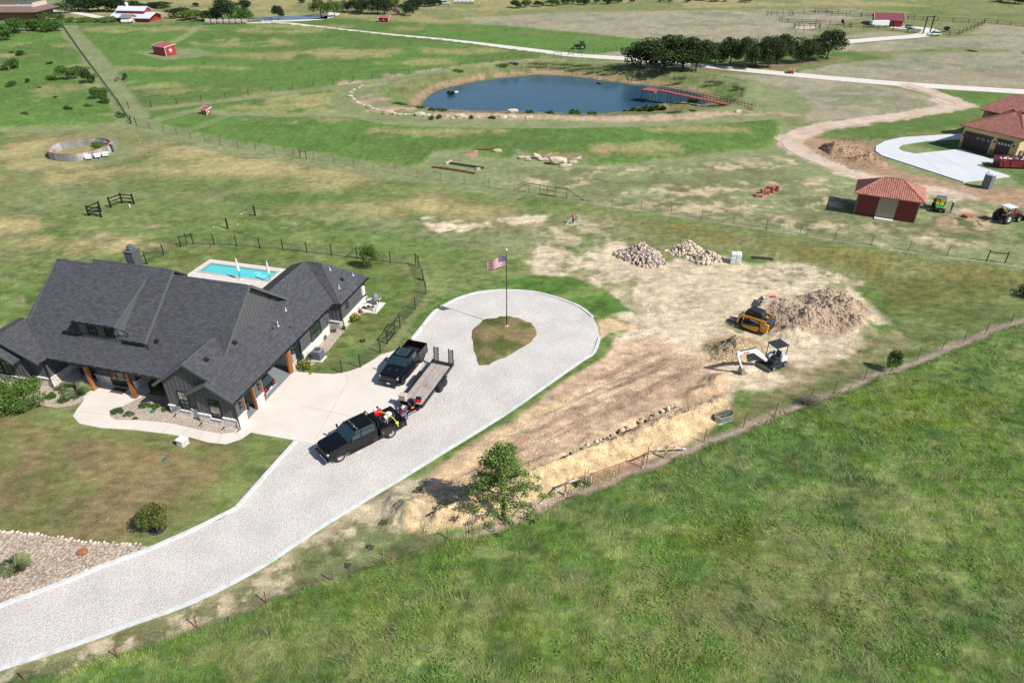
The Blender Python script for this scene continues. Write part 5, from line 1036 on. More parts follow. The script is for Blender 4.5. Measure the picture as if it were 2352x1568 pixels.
fence('paddock_fence', [(1336, 129), (1417, 118.2), (1489.5, 110), (1560, 104), (1700, 96), (1790, 86), (1955, 64)], 4.5, 1.4, 'black pipe fence beyond the white road, running behind the oaks', wires=3, m=M_BLK, wm=M_WIRE, wr=.015, pw=.09)
fence('back_fence', [(142.3, 58.5), (250, 57.5), (470, 57.7), (640, 54)], 6, 1.3, 'thin dark fence at the far end of the green meadow', wires=3, m=M_DKP, wm=M_WIRE, wr=.015, pw=.08)
def hgate(x0, y0, x1, y1, label, h=1.4, m=M_BLK): return brace('pipe_gate', [((x0, y0, 0), (x0, y0, h+.1), 'post'), ((x1, y1, 0), (x1, y1, h+.1), 'post')]+[((x0, y0, h*k), (x1, y1, h*k)) for k in (.3, .6, 1)], m, .09, label)
hgate(1272, 132, 1289, 132.8, 'black pipe gate beside the white road, left of the second gate'); hgate(1305, 127, 1318, 128, 'small black gate on the far side of the white road'); hgate(1327, 122.5, 1336, 125, 'black frame where the paddock fence meets the white road')
hgate(582, 53, 594, 53, 'dark gate at the far left end of the white road'); hgate(607, 50.5, 625, 50.5, 'dark pipe gate before the far pond')
rf = [(-60, 1610), (62, 1568), (275.5, 1513), (453.6, 1442.7), (613, 1384.7), (764.9, 1333.9), (900.5, 1286.2), (1029, 1238.6)]
fence('rustic_fence', rf, 3, 1.1, 'rusty post and wire fence along the tall grass, lower left part', wires=5, m=mat('rust_post', (.26, .09, .045), .85, var=.25, scale=5), pw=.055, exact=True, wm=M_WIRE, wr=.006, lean=.06)
fence('rustic_fence', [(1526.6, 1051.6), (1617, 1015), (1707, 982), (1779.2, 953.7), (1860.3, 919.9), (1914.8, 902.5), (1983.6, 874.3), (2106.7, 827.4), (2163, 804), (2213.6, 784.9), (2262, 768.2), (2320, 744.8), (2420, 708)], 3, 1.35, 'rusty post and wire fence along the tall grass, upper right part', wires=5, m=M_RSTL, pw=.045, exact=True, wm=M_WIRE, wr=.006, lean=.05)
M_PEEL = mat('peeling_white_pipe', (.62, .57, .52), .8, var=.2, scale=5, col2=(.28, .16, .10), c2lo=.48, c2hi=.56)
brace('fence_brace', [((1237.7, 1158, .05), (1298, 1137.4, 1.15), 'brace'), ((1298, 1137.4, 0), (1298, 1137.4, 1.35), 'post'), ((1298, 1137.4, 1.2), (1356, 1116.7, 1.25))], M_PEEL, .11, 'peeling white pipe brace left of the red cattle gate', 'fence')
brace('fence_brace', [((1476, 1073.3, 1.2), (1526.6, 1051.6, 1.25)), ((1526.6, 1051.6, 0), (1526.6, 1051.6, 1.3), 'post'), ((1526.6, 1051.6, 1.25), (1575.8, 1032, .05), 'brace')], M_PEEL, .11, 'peeling white pipe brace right of the red cattle gate', 'fence')
for (x, y, l) in ((1356, 1116.7, 'peeling white gate post at the left end of the red gate'), (1476, 1073.3, 'peeling white gate post at the right end of the red gate')):
 c = MB(); c.tube([G(x, y)-Vector((0, 0, .1)), G(x, y)+Vector((0, 0, 1.45))], .075, 8); plain('gate_post', c, M_PEEL, l, 'post')
c = MB(); [c.bar(G(x, y), G(x, y)+Vector((.0, 0, 1.7)), .04) for x, y in ((1341, 1120),)]; plain('steel_post', c, M_BLK, 'black steel post left of the left white gate post', 'post')
c = MB(); c.bar(G(1348, 1119.5), G(1348, 1119.5)+Vector((0, 0, 1.8)), .04); plain('steel_post', c, M_BLK, 'second black steel post touching the left white gate post', 'post')
c = MB(); c.bar(G(1485, 1063), G(1485, 1063)+Vector((0, 0, 1.6)), .045); plain('steel_post', c, M_BLK, 'black steel post just right of the red gate', 'post')
M_RG = mat('red_gate_pipe', (.38, .12, .085), .6, var=.15, scale=6)
g0 = G(1360, 1115.3); g1 = G(1471, 1074.8); gate = empty('cattle_gate', g0, 0, 'faded red six-bar cattle gate between the peeling white posts', 'gate')
for k in range(6): MB().tube([Vector((0, 0, .2+k*.215)), g1-g0+Vector((0, 0, .2+k*.215))], .024, 6).build('bar', M_RG, gate)
for f in (0.0, .53, 1.0): MB().tube([(g1-g0)*f+Vector((0, 0, .18)), (g1-g0)*f+Vector((0, 0, 1.3))], .028, 6).build('upright', M_RG, gate)
M_BW = mat('black_timber', (.012, .013, .013), .7)
def railfence(pts, label):
 P = [G(*q) for q in pts]; o = empty('rail_fence', P[0], 0, label, 'fence', 'short black rail fences in the field')
 for p in P: MB().b2(-.09, .09, -.09, .09, -.1, 1.55).build('post', M_BW, o).location = p-P[0]
 for a, b in zip(P, P[1:]):
  for z in (.35, .85, 1.35): MB().bar(a-P[0]+Vector((0, 0, z)), b-P[0]+Vector((0, 0, z)), .04, .15).build('rail', M_BW, o)
D0 = lambda x, y: (x/3.7233, 258.4+y/3.7233)
railfence([D0(950, 815), D0(1048, 778), D0(1148, 786)], 'black three-rail fence bent in the middle, right one of the pair'); railfence([D0(865, 850), D0(763, 888), D0(868, 898)], 'black three-rail corner fence, left one of the pair')
for x, y, l in (((2185, 890), 0, 'black timber post standing alone, right of the other'), ((1950, 997), 0, 'black timber post standing alone, left and nearer')):
 c = MB(); q = G(*D0(*x)); c.box(q+Vector((0, 0, .7)), (.17, .17, 1.6)); plain('timber_post', c, M_BW, l, 'post')
for (x, y), l, h in (((1112, 810), 'short white standpipe in front of the bent rail fence', .45), ((1826, 985), 'white cap left of the nearer black post', .12), ((2034, 960), 'white cap between the two black posts, lower', .12), ((2064, 873), 'white cap left of the far black post', .14), ((2105, 930), 'smallest white cap between the two black posts', .08)):
 c = MB(); c.lathe([(.08, 0), (.08, h), (0, h+.02)], 8, G(*D0(x, y))); plain('standpipe', c, M_WP, l, 'pipe')
c = MB(); q = G(*D0(1215, 290)); c.tube([q, q+Vector((-.9, .3, 3.2))], .04, 6); plain('leaning_pole', c, mat('tan_wood', (.45, .26, .12), .8), 'thin orange-brown leaning pole right of the round ruin', 'pole'); c = MB(); c.box(q+Vector((.0, 0, .05)), (1.6, .7, .1), .2); plain('slab', c, M_DECKC, 'small concrete slab under the leaning pole', 'slab')
# ================================================================ VEHICLES AND MACHINES
M_PAINT = mat('black_paint', (.004, .004, .006), .15, var=.02, coat=.5, spec=.3)
M_TYRE = mat('tyre_rubber', (.028, .028, .03), .85, var=.15, scale=10)
M_CHR = mat('bright_rim', (.62, .62, .62), .3, metal=.8)
M_PLB = mat('black_plastic', (.02, .02, .022), .6)
M_CGL = mat('car_glass', (.018, .040, .045), .03, spec=1.0)  # teal reflection tinted into the base colour of the glass
M_LAMP = mat('lamp_glass', (.55, .57, .58), .15, spec=.8); M_RED = mat('red_lens', (.45, .01, .015), .25)
M_PLATE = mat('number_plate', (.75, .75, .72), .5)
def frame(px0, px1, half):                   # local frame from rear and front ground contact points of the side nearest the camera
 A, B = G(*px0), G(*px1); d = (B-A).normalized(); n = Vector((-d.y, d.x, 0)); m = (A+B)/2
 s = 1 if n.dot(Vector((0, 0, 0))-m) > 0 else -1     # camera side is left (+1) or right (-1)
 return m-n*s*half, math.atan2(d.y, d.x), s
def loft(mb, secs):
 n = len(secs[0][1]); V = []; F = []
 for x, pr in secs:
  V += [(x, -y, z) for y, z in pr]+[(x, y, z) for y, z in reversed(pr)]
 k = 2*n
 for i in range(len(secs)-1):
  for j in range(k): F.append((i*k+j, i*k+(j+1) % k, (i+1)*k+(j+1) % k, (i+1)*k+j))
 F += [tuple(reversed(range(k))), tuple((len(secs)-1)*k+j for j in range(k))]
 return mb.mesh_(V, F)
def wheel(par, x, y, r, w, rim=M_CHR, name='wheel', lugs=0, side=None, hub=.6):
 s = side or (1 if y > 0 else -1); Mx = Matrix.Rotation(-s*math.pi/2, 4, 'X')
 t = MB(); t.lathe([(r*hub, -w/2), (r*.93, -w/2), (r, -w*.32), (r, w*.32), (r*.93, w/2), (r*hub, w/2), (r*hub, -w/2)], 22, (x, y, r), Mx)
 if lugs:
  for k in range(lugs):
   a = 2*math.pi*k/lugs
   for q in (-1, 1): t.bar((x+math.cos(a)*r, y, r+math.sin(a)*r), (x+math.cos(a+.14)*r, y+q*w/2, r+math.sin(a+.14)*r), r*.07)
 o = t.build(name, M_TYRE, par, smooth=True)
 t = MB(); t.lathe([(r*hub, w*.45), (r*hub*.92, w*.42), (r*hub*.8, w*.2), (r*.25, w*.25), (r*.2, w*.36), (0, w*.38)], 16, (x, y, r), Mx)
 for k in range(6):
  a = k*math.pi/3; t.box((x+math.cos(a)*r*hub*.5, y+s*w*.26, r+math.sin(a)*r*hub*.5), (r*.12, .03, r*.12))
 t.build('rim', rim, o, smooth=False); return o
def pickup(name, label, cat, wb, oh, roh, width, h, wr, bed, f, flat=False, rims=M_PLB, dually=False):
 loc, az, s = f; o = empty(name, loc+Vector((0, 0, .03)), az, label, cat); W2 = width/2; gz = wr*1.05
 xf = wb/2+oh; xr = -wb/2-roh; hood = wr*2+.48; belt = hood+.10; cabf = wb/2-.62 if not flat else wb/2-.78; cabr = cabf-2.35-(.25 if flat else 0)
 def P(w_, z0, z1, sh=.08): return [(0, z0), (w_-.06, z0), (w_, z0+.1), (w_, (z0+z1)/2), (w_-.015, z1-sh), (w_-sh-.04, z1), (0, z1+.03)]
 b = MB(); xe = cabr-.02 if flat else xr
 loft(b, [(xf-.02, P(W2-.22, gz+.05, hood-.34)), (xf-.08, P(W2-.12, gz, hood-.14)), (xf-.3, P(W2-.03, gz, hood-.05)), (wb/2+.1, P(W2, gz, hood)), (cabf+.35, P(W2, gz, hood+.05)), (cabf, P(W2, gz, belt)), (cabr, P(W2, gz, belt))])
 b.build('body', M_PAINT, o, smooth=False, bevel=.03)
 if not flat:
  for k in (-1, 1): b = MB(); b.b2(xr, cabr-.04, min(k*(W2-.1), k*W2), max(k*(W2-.1), k*W2), gz, belt); b.build('bed_side', M_PAINT, o, bevel=.03)
  b = MB(); b.b2(xr, xr+.08, -W2+.1, W2-.1, gz+.05, belt); b.build('tailgate', M_PAINT, o, bevel=.02)
  b = MB(); b.b2(xr+.08, cabr-.04, -W2+.1, W2-.1, gz+.18, gz+.24); b.b2(cabr-.1, cabr-.04, -W2+.1, W2-.1, gz+.24, belt); [b.b2(xr+.1+.0, cabr-.1, y-.02, y+.02, gz+.24, gz+.26) for y in np.arange(-.7, .75, .16)]; b.build('bed_floor', M_PLB, o)
 def C_(w_, z, t=.06): return [(0, belt-.05), (w_, belt-.05), (w_-.01, belt), (w_-.10, z-.10), (w_-.18, z-t*.3), (w_-.3, z), (0, z+.02)]
 b = MB(); loft(b, [(cabf-.02, [(0, belt-.05), (W2-.05, belt-.05), (W2-.05, belt-.02), (W2-.05, belt), (W2-.06, belt), (W2-.08, belt+.01), (0, belt+.02)]), (cabf-.72, [(0, belt-.05), (W2-.04, belt-.05), (W2-.05, belt), (W2-.14, h-.12), (W2-.2, h-.07), (W2-.3, h-.05), (0, h-.03)]), (cabf-1.1, [(0, belt-.05), (W2-.04, belt-.05), (W2-.05, belt), (W2-.14, h-.1), (W2-.2, h-.04), (W2-.3, h-.02), (0, h)]), (cabr+.22, [(0, belt-.05), (W2-.04, belt-.05), (W2-.05, belt), (W2-.14, h-.1), (W2-.2, h-.04), (W2-.3, h-.03), (0, h-.01)]), (cabr+.02, [(0, belt-.05), (W2-.05, belt-.05), (W2-.06, belt), (W2-.12, h-.28), (W2-.2, h-.16), (W2-.3, h-.14), (0, h-.13)])])
 b.build('glasshouse', M_CGL, o, bevel=.02)
 b = MB(); loft(b, [(cabf-.74, [(0, h-.08), (W2-.22, h-.1), (W2-.16, h-.09), (W2-.2, h-.04), (W2-.3, h-.02), (0, h)]), (cabf-1.1, [(0, h-.08), (W2-.22, h-.1), (W2-.13, h-.08), (W2-.18, h-.02), (W2-.3, h+.005), (0, h+.03)]), (cabr+.22, [(0, h-.08), (W2-.22, h-.1), (W2-.13, h-.08), (W2-.18, h-.02), (W2-.3, h+.0), (0, h+.02)]), (cabr+.05, [(0, h-.2), (W2-.22, h-.2), (W2-.14, h-.16), (W2-.18, h-.12), (W2-.3, h-.1), (0, h-.09)])])
 rf = b.build('roof', M_PAINT, o, bevel=.015)
 if not flat:
  b = MB(); b.b2(cabr+.35, cabf-.95, -.48, .48, h+.02, h+.045); b.build('sunroof', M_CGL, rf, bevel=.03)
  b = MB(); [b.bar(p, q, .015) for p, q in (((cabr+.33, -.5, h+.045), (cabf-.93, -.5, h+.045)), ((cabr+.33, .5, h+.045), (cabf-.93, .5, h+.045)), ((cabr+.33, -.5, h+.045), (cabr+.33, .5, h+.045)), ((cabf-.93, -.5, h+.045), (cabf-.93, .5, h+.045)))]; b.build('sunroof_trim', mat('grey_trim', (.22, .22, .22), .5), rf)
 else:
  b = MB(); [b.b2(cabr+.2, cabf-1.0, y-.02, y+.02, h+.0, h+.035) for y in np.arange(-.6, .61, .2)]; b.build('roof_rib', M_PAINT, rf)
  for y in (-.35, -.17, 0, .17, .35): b = MB(); b.box((cabf-.9, y, h+.03), (.04, .05, .02)); b.build('marker_lamp', M_PLB, rf)
 for k in (-1, 1):
  for (x0, x1, nm) in ((cabf-.05, cabf-.80, 'a'), (cabf-1.18, cabf-1.28, 'b'), (cabr+.14, cabr+.02, 'c')):
   b = MB(); b.bar((x0, k*(W2-.045), belt-.02), (x1 if nm != 'a' else x1, k*(W2-.15), h-.08), .07 if nm != 'a' else .06, .1 if nm != 'a' else .05); b.build('pillar', M_PAINT, o)
  b = MB(); b.box((cabf-.28, k*(W2+.17), belt+.18), (.12, .2, .28)); b.bar((cabf-.28, k*(W2-.02), belt+.02), (cabf-.28, k*(W2+.12), belt+.1), .05); b.build('mirror', M_PLB, o, bevel=.03)
  b = MB(); b.box((xf-.14, k*(W2-.3), hood-.26), (.16, .42, .17)); b.build('headlight', M_LAMP, o, bevel=.03)
  for dx in (-.95, -2.05): b = MB(); b.box((cabf+dx, k*(W2+.01), belt-.18), (.2, .03, .035)); b.build('door_handle', M_PLB, o)
  for dx in (-.02, -1.22, -2.3): b = MB(); b.box((cabf+dx, k*(W2+.001), (belt+gz)/2+.02), (.012, .012, belt-gz-.1)); b.build('door_seam', M_PLB, o)
  b = MB(); b.box(((cabf+cabr)/2+.1, k*(W2-.02), gz-.1), (2.3, .16, .05)); b.build('running_board', M_PLB, o)
  for x in (wb/2, -wb/2):
   if flat and x < 0: continue
   b = MB(); a0 = [(x+math.cos(t)*(wr*1.14), wr+math.sin(t)*(wr*1.14)) for t in np.linspace(-.25, math.pi+.25, 12)]
   b.tube([(p, k*(W2-.0), q) for p, q in a0], .045, 6); b.build('wheel_arch', M_PLB, o)
  wheel(o, wb/2, k*(W2-.15), wr, .28, rims)
  wheel(o, -wb/2, k*(W2-.15 if not dually else W2+.02), wr, .28 if not dually else .26, rims)
  if dually: wheel(o, -wb/2, k*(W2-.28), wr, .24, rims)
 b = MB(); b.box((xf-.0, 0, hood-.30), (.08, W2*1.1, .32)); gr_ = b.build('grille', M_PLB, o, bevel=.02)
 b = MB(); [b.box((xf+.045, 0, hood-.42+.07*i), (.012, W2*1.0, .015)) for i in range(4)]; b.build('grille_bar', mat('dark_chrome', (.10, .10, .10), .3, metal=.6), gr_)
 b = MB(); b.box((xf-.03, 0, gz+.12), (.22, width-.06, .24)); b.build('front_bumper', M_PLB if not flat else M_PAINT, o, bevel=.04)
 b = MB(); b.box((xf+.085, 0, gz+.12), (.012, .32, .15)); b.build('number_plate', M_PLATE, o)
 b = MB(); b.box((xr-.06, 0, gz+.1), (.18, width-.1, .2)); b.build('rear_bumper', M_PLB, o, bevel=.03)
 b = MB(); b.b2(xr+.2, xf-.4, -.45, .45, gz-.18, gz+.02); [b.bar((x, -W2+.3, wr), (x, W2-.3, wr), .12) for x in (-wb/2, wb/2)]; b.build('chassis', M_PLB, o)
 for k in (-1, 1):
  b = MB(); b.bar((cabf+.45, k*.1, hood+.06), (xf-.35, k*.42, hood-.03), .03) if flat else b.box((wb/2-.15, k*.35, hood+.035), (.7, .16, .05)); b.build('hood_scoop', M_PAINT if flat else M_PLB, o)
 b = MB(); [b.bar((cabf+.06, y, belt+.0), (cabf-.1, y+.5, belt+.12), .02) for y in (-.6, .05)]; b.build('wiper', M_PLB, o)
 return o, dict(xr=xr, xf=xf, cabr=cabr, cabf=cabf, belt=belt, gz=gz, W2=W2, loc=loc, az=az)
ram, _ = pickup('pickup_truck', 'glossy black crew-cab pickup with sunroof, parked on the concrete beside the trailer', 'pickup truck', 3.70, .98, 1.22, 2.03, 1.92, .42, True, frame((968.1, 831.8), (926.3, 882.1), .88))
frd, q = pickup('work_truck', 'black crew-cab work truck with flatbed, bright rims and tools, hitched in front of the trailer', 'truck', 4.5, 1.02, 1.35, 2.05, 2.06, .43, False, frame((897.8, 1002.5), (783.6, 1059.6), .96), flat=True, rims=M_CHR, dually=True)
FM = Matrix.Translation(q['loc']+Vector((0, 0, .03))) @ Matrix.Rotation(q['az'], 4, 'Z')
bt = 1.12; x1 = q['cabr']-.12; x0 = x0_bed = q['xr']-.1; FQ = q
b = MB(); b.b2(x0, x1, -1.2, 1.2, bt-.12, bt); b.build('flatbed', M_PAINT, frd, bevel=.02)
for k in (-1, 1):
 b = MB(); b.b2(x1-1.05, x1-.02, min(k*.72, k*1.22), max(k*.72, k*1.22), .5, bt+.22); tb = b.build('toolbox', M_PAINT, frd, bevel=.02); b = MB(); b.b2(x1-.98, x1-.1, k*1.225-.005, k*1.225+.005, .56, bt+.1); b.build('toolbox_door', M_PLB, tb); b = MB(); b.lathe([(0, .02), (.04, .015), (.045, 0)], 10, (x1-.25, k*1.232, .95), Matrix.Rotation(-k*math.pi/2, 4, 'X')); b.build('latch', M_CHR, tb)
 b = MB(); b.b2(x0, -2.25-.53, min(k*.8, k*1.2), max(k*.8, k*1.2), .52, bt-.13); tb = b.build('skirt_box', M_PAINT, frd, bevel=.02); b = MB(); b.lathe([(0, .02), (.03, .015), (.035, 0)], 10, (x0+.35, k*1.21, .82), Matrix.Rotation(-k*math.pi/2, 4, 'X')); b.build('latch', M_CHR, tb)
 b = MB(); b.tube([(-2.25+math.cos(t)*.55, k*1.1, .45+math.sin(t)*.55) for t in np.linspace(.1, math.pi-.1, 9)], [.1]*9, 6); b.build('fender', M_PLB, frd, smooth=True)
 b = MB(); b.b2(x0-.02, x0, min(k*.6, k*1.0), max(k*.6, k*1.0), .7, .8); b.build('tail_lamp', M_RED, frd)
b = MB(); [b.bar((x1+.02, y, bt), (x1+.02, y, 1.98), .06) for y in (-.98, -.35, .35, .98)]; [b.bar((x1+.02, -1.0, z), (x1+.02, 1.0, z), .06) for z in (1.98, 1.5)]; b.build('headache_rack', M_PAINT, frd)
b = MB(); b.b2(x1-.55, x1-.08, -.68, .72, bt+.0, bt+.52); b.build('cross_box', M_PAINT, frd, bevel=.02)
b = MB(); b.lathe([(.0, .02), (.3, .02), (.32, .0), (.0, .0)], 12, (x1-1.3, -.4, bt)) ; b.build('gooseneck_plate', M_PLB, frd)
def onbed(x, y, z, rz=0): return FM @ Matrix.Translation((x, y, z)) @ Matrix.Rotation(rz, 4, 'Z')
def placed(name, M_, label, cat, group=None):
 o = bpy.data.objects.new(name, None); C.objects.link(o); o.matrix_world = M_; o.empty_display_size = .2; return tag(o, label, cat, group)
M_REDP = mat('red_paint', (.55, .01, .015), .35); M_YEL = mat('yellow_strap', (.75, .72, .04), .6); M_BAG = mat('white_bag', (.85, .85, .87), .6, var=.1, scale=6)
for i, (x, y, l) in enumerate(((x1-1.5, .02, 'large black tyre lying on the truck flatbed holding a white bag'), )):
 t = placed('loose_tyre', onbed(x, y, bt), l, 'tyre'); b = MB(); b.lathe([(.27, .02), (.50, .0), (.55, .06), (.55, .2), (.50, .26), (.27, .24), (.27, .02)], 24); b.build('tyre', M_TYRE, t, smooth=True); b = MB(); b.lathe([(.27, .16), (.2, .12), (0, .12)], 20); b.build('rim', M_PLB, t)
 t = placed('loose_tyre', onbed(x+.42, y+.05, bt), 'second black tyre lying forward of the bag on the flatbed', 'tyre'); b = MB(); b.lathe([(.27, .0), (.48, .0), (.50, .06), (.50, .14), (.47, .18), (.27, .18), (.27, .0)], 24); b.build('tyre', M_TYRE, t, smooth=True); b = MB(); b.lathe([(.27, .1), (0, .1)], 20); b.build('rim', M_PLB, t)
bag = placed('bag', onbed(x1-1.5, .0, bt+.3), 'crumpled white bag on the tyre on the flatbed', 'bag'); vs, fs = rockunit(77, 3, .09, 1); b = MB(); b.mesh_([Vector((v[0]*.62, v[1]*.5, v[2]*.4)) for v in vs], fs); b.build('sack', M_BAG, bag, smooth=True); vs, fs = rockunit(78, 3, .1, 1); b = MB(); b.mesh_([Vector((v[0]*.35+.35, v[1]*.4+.2, v[2]*.3-.02)) for v in vs], fs); b.build('sack', M_BAG, bag, smooth=True)
strap = MB(); strap.tube([FM @ Vector(p) for p in ((x1-.9, -.9, bt+.35), (x1-1.1, -.3, bt+.55), (x1-1.35, .2, bt+.56), (x1-1.55, .75, bt+.3), (x1-1.6, 1.18, bt+.02), (x1-1.6, 1.24, bt-.25))], .035, 5); vs, fs = rockunit(5, 2, .25, 1); strap.mesh_([FM @ Vector((x1-1.6+v[0]*.3, 1.1+v[1]*.25, bt+.05+v[2]*.2)) for v in vs], fs); plain('strap', strap, M_YEL, 'yellow ratchet strap over the load on the flatbed', 'strap')
tk = placed('fuel_tank', onbed(x1-.95, -.72, bt), 'red tank with white motor on the far side of the flatbed', 'tank'); b = MB(); b.b2(-.32, .32, -.2, .2, .1, .42); b.tube([(-.34, 0, .42), (.34, 0, .42)], .18, 12); b.build('tank', M_REDP, tk, bevel=.02); b = MB(); b.box((.15, -.1, .68), (.28, .22, .2)); b.build('motor', M_BAG, tk, bevel=.03); b = MB(); b.box((-.1, -.15, .7), (.2, .18, .16)); b.build('filter', M_PLB, tk, bevel=.03)
sh = MB(); sh.tube([FM @ Vector((x1-.75, .7, bt+.28)), FM @ Vector((x1-1.35, .3, bt+.5))], .02, 5); sh.tube([FM @ Vector((x1-.85, .95, bt+.25)), FM @ Vector((x1-1.1, .55, bt+.4))], .02, 5); plain('shovel', sh, mat('pale_wood', (.62, .48, .28), .7), 'two pale wooden tool handles beside the white bag', 'tool')
TA, TB_, TC = G(991.2, 833.3, .75), G(1034, 842.1, .75), G(926.3, 915.7, .75)
dx = (TC-TA).normalized(); az = math.atan2(dx.y, dx.x); mid = (TA+TB_)/2; Lt = 6.05
tr = empty('trailer', Vector((mid.x, mid.y, .0))+dx*0, az, 'black equipment trailer with weathered plank deck and two upright ramps on the gravel', 'trailer')
M_PLK = mat('weathered_plank', (.42, .36, .33), .85, var=.18, scale=3, stretch=(1, 1, 1), col2=(.34, .22, .15), c2lo=.56, c2hi=.68, island=.12)
hw = .95
Ms = [Matrix.Translation((Lt/2+.0, -hw+.095+i*.19, .73)) @ Matrix.Diagonal((Lt, .178, .045, 1)) for i in range(10)]
pieces('deck_plank', BU, Ms, M_PLK, tr)
b = MB(); b.b2(-.6, 0, -1.02, 1.02, .62, .74); b.build('dovetail', M_PLB, tr, bevel=.01)
for k in (-1, 1):
 b = MB(); b.b2(-.6, Lt+.1, k*1.02-.05, k*1.02+.05, .56, .82); b.build('side_rail', M_PAINT, tr)
 b = MB(); b.bar((Lt+.05, k*.97, .68), (Lt+1.55, k*.10, .60), .1, .2); b.build('tongue_beam', M_PAINT, tr)
 ax = 1.95
 for i, x in enumerate((ax, ax+.85)): wheel(tr, x, k*1.22, .38, .22, M_PLB, hub=.55)
 b = MB(); P_ = [(ax-.48, .78), (ax-.3, .86), (ax+1.15, .86), (ax+1.33, .78), (ax+1.33, .74), (ax+1.13, .82), (ax-.28, .82), (ax-.48, .74)]; b.sidex(P_, min(k*1.07, k*1.36), max(k*1.07, k*1.36)); b.build('fender', M_PLB, tr)
 rp = MB(); xa, xb = -.62, -.72; y0, y1 = k*.95, k*.52
 for y in (y0, y1): rp.bar((xa, y, .70), (xb, y, 2.15), .06, .09)
 rmp = rp.build('ramp', M_PLB, tr)
 for i in range(13): rp = MB(); z = .78+i*.105; rp.bar((xa-.1*i/13, y0, z), (xa-.1*i/13, y1, z), .035, .05); rp.build('rung', M_PLB, rmp)
 rp = MB(); rp.bar((-.4, k*1.05, .78), (-.62, k*1.1, 1.15), .04); rp.build('ramp_spring', mat('rust_brown', (.22, .08, .04), .7), rmp)
b = MB(); b.b2(Lt+.02, Lt+.12, -1.02, 1.02, .56, .84); b.b2(Lt+.12, Lt+.7, -.62, .62, .60, .64); b.build('headboard', M_PAINT, tr)
b = MB(); b.tube([(Lt+1.5, 0, .6), (Lt+1.95, 0, .62)], .06, 8); b.tube([(Lt+1.25, .18, .05), (Lt+1.25, .18, 1.15)], .045, 8); b.build('coupler_and_jack', M_PLB, tr)
b = MB(); [b.bar((x, -.95, .6), (x, .95, .6), .06, .1) for x in np.arange(.2, Lt, .6)]; [b.bar((x, -1.2, .38), (x, 1.2, .38), .08) for x in (1.95, 2.8)]; b.build('cross_members', M_PLB, tr)
TM = Matrix.Translation((mid.x, mid.y, 0)) @ Matrix.Rotation(az, 4, 'Z')
def txt(s, size, M_, m, par, name='lettering', label=None):
 cu = bpy.data.curves.new(name, 'FONT'); cu.body = s; cu.size = size; cu.extrude = .003; cu.align_x = 'CENTER'; cu.align_y = 'CENTER'; cu.materials.append(m)
 o = bpy.data.objects.new('tmp', cu); C.objects.link(o); dg = bpy.context.evaluated_depsgraph_get(); me = bpy.data.meshes.new_from_object(o.evaluated_get(dg)); bpy.data.objects.remove(o); bpy.data.curves.remove(cu)
 o = bpy.data.objects.new(name, me); C.objects.link(o); setp(o, par); o.matrix_basis = M_; me.materials.clear(); me.materials.append(m)
 return o
M_LET = mat('white_lettering', (.8, .8, .8), .5)
p0, p1 = Vector((Lt+.05, .97, .68)), Vector((Lt+1.55, .10, .60)); ang = math.atan2((p0-p1).y, (p0-p1).x)
txt('BASELINE', .19, Matrix.Translation(p0.lerp(p1, .62)+Vector((.03, .06, .0))) @ Matrix.Rotation(ang+math.pi if False else ang, 4, 'Z') @ Matrix.Rotation(math.pi/2, 4, 'X') if False else Matrix.Translation(p0.lerp(p1, .6)+Vector((.045, .07, 0))) @ Matrix.Rotation(ang, 4, 'Z') @ Matrix.Rotation(math.pi, 4, 'Z') @ Matrix.Rotation(math.pi/2, 4, 'X') , M_LET, tr) if False else None
nv = Vector((.5, .866, 0)); dd = (p1-p0).normalized(); nn = Vector((-dd.y, dd.x, 0)); nn = nn if nn.y > 0 else -nn
rotm = Matrix(((-dd).to_tuple(), (0, 0, 1), nn.to_tuple())).transposed()
if rotm.determinant() < 0: rotm = Matrix((dd.to_tuple(), (0, 0, 1), nn.to_tuple())).transposed()
txt('BASELINE', .18, Matrix.Translation(p0.lerp(p1, .6)+nn*.056) @ rotm.to_4x4(), M_LET, tr)
st = placed('spare_wheel', TM @ Matrix.Translation((Lt+.28, .15, 1.05)) @ Matrix.Rotation(R(72), 4, 'Y'), 'spare wheel standing at the front of the plank trailer', 'wheel')
b = MB(); b.lathe([(.22, -.1), (.36, -.1), (.40, -.05), (.40, .05), (.36, .1), (.22, .1), (.22, -.1)], 22); b.build('tyre', M_TYRE, st, smooth=True); b = MB(); b.lathe([(.22, .05), (.15, .0), (0, .02)], 16); b.build('rim', M_PLB, st)
cr = placed('crate', TM @ Matrix.Translation((Lt-.22, -.88, .77)), 'beige plastic box on the far front corner of the trailer deck', 'box'); b = MB(); b.b2(-.25, .25, -.3, .3, 0, .5); b.build('box', mat('beige_plastic', (.52, .48, .40), .6), cr, bevel=.03); b = MB(); b.b2(-.28, .28, -.33, .33, .48, .56); b.build('lid', mat('beige_plastic', (.52, .48, .40), .6), cr, bevel=.02)
tc = placed('tool_case', TM @ Matrix.Translation((Lt-.38, .45, .77)) @ Matrix.Rotation(.2, 4, 'Z'), 'open red and black tool case on the front of the trailer deck', 'tool case'); b = MB(); b.b2(-.16, .16, -.24, .24, 0, .09); b.build('tray', M_REDP, tc); b = MB(); b.bar((-.16, -.0, .3), (-.14, 0, .02), .48, .03, up=(1, 0, 0)); b.b2(-.2, -.17, -.24, .24, .03, .38); b.build('lid', M_PLB, tc); b = MB(); [b.box((rnd.uniform(-.1, .1), rnd.uniform(-.18, .18), .12), (.09, .14, .06)) for i in range(4)]; b.build('tools', M_REDP, tc)
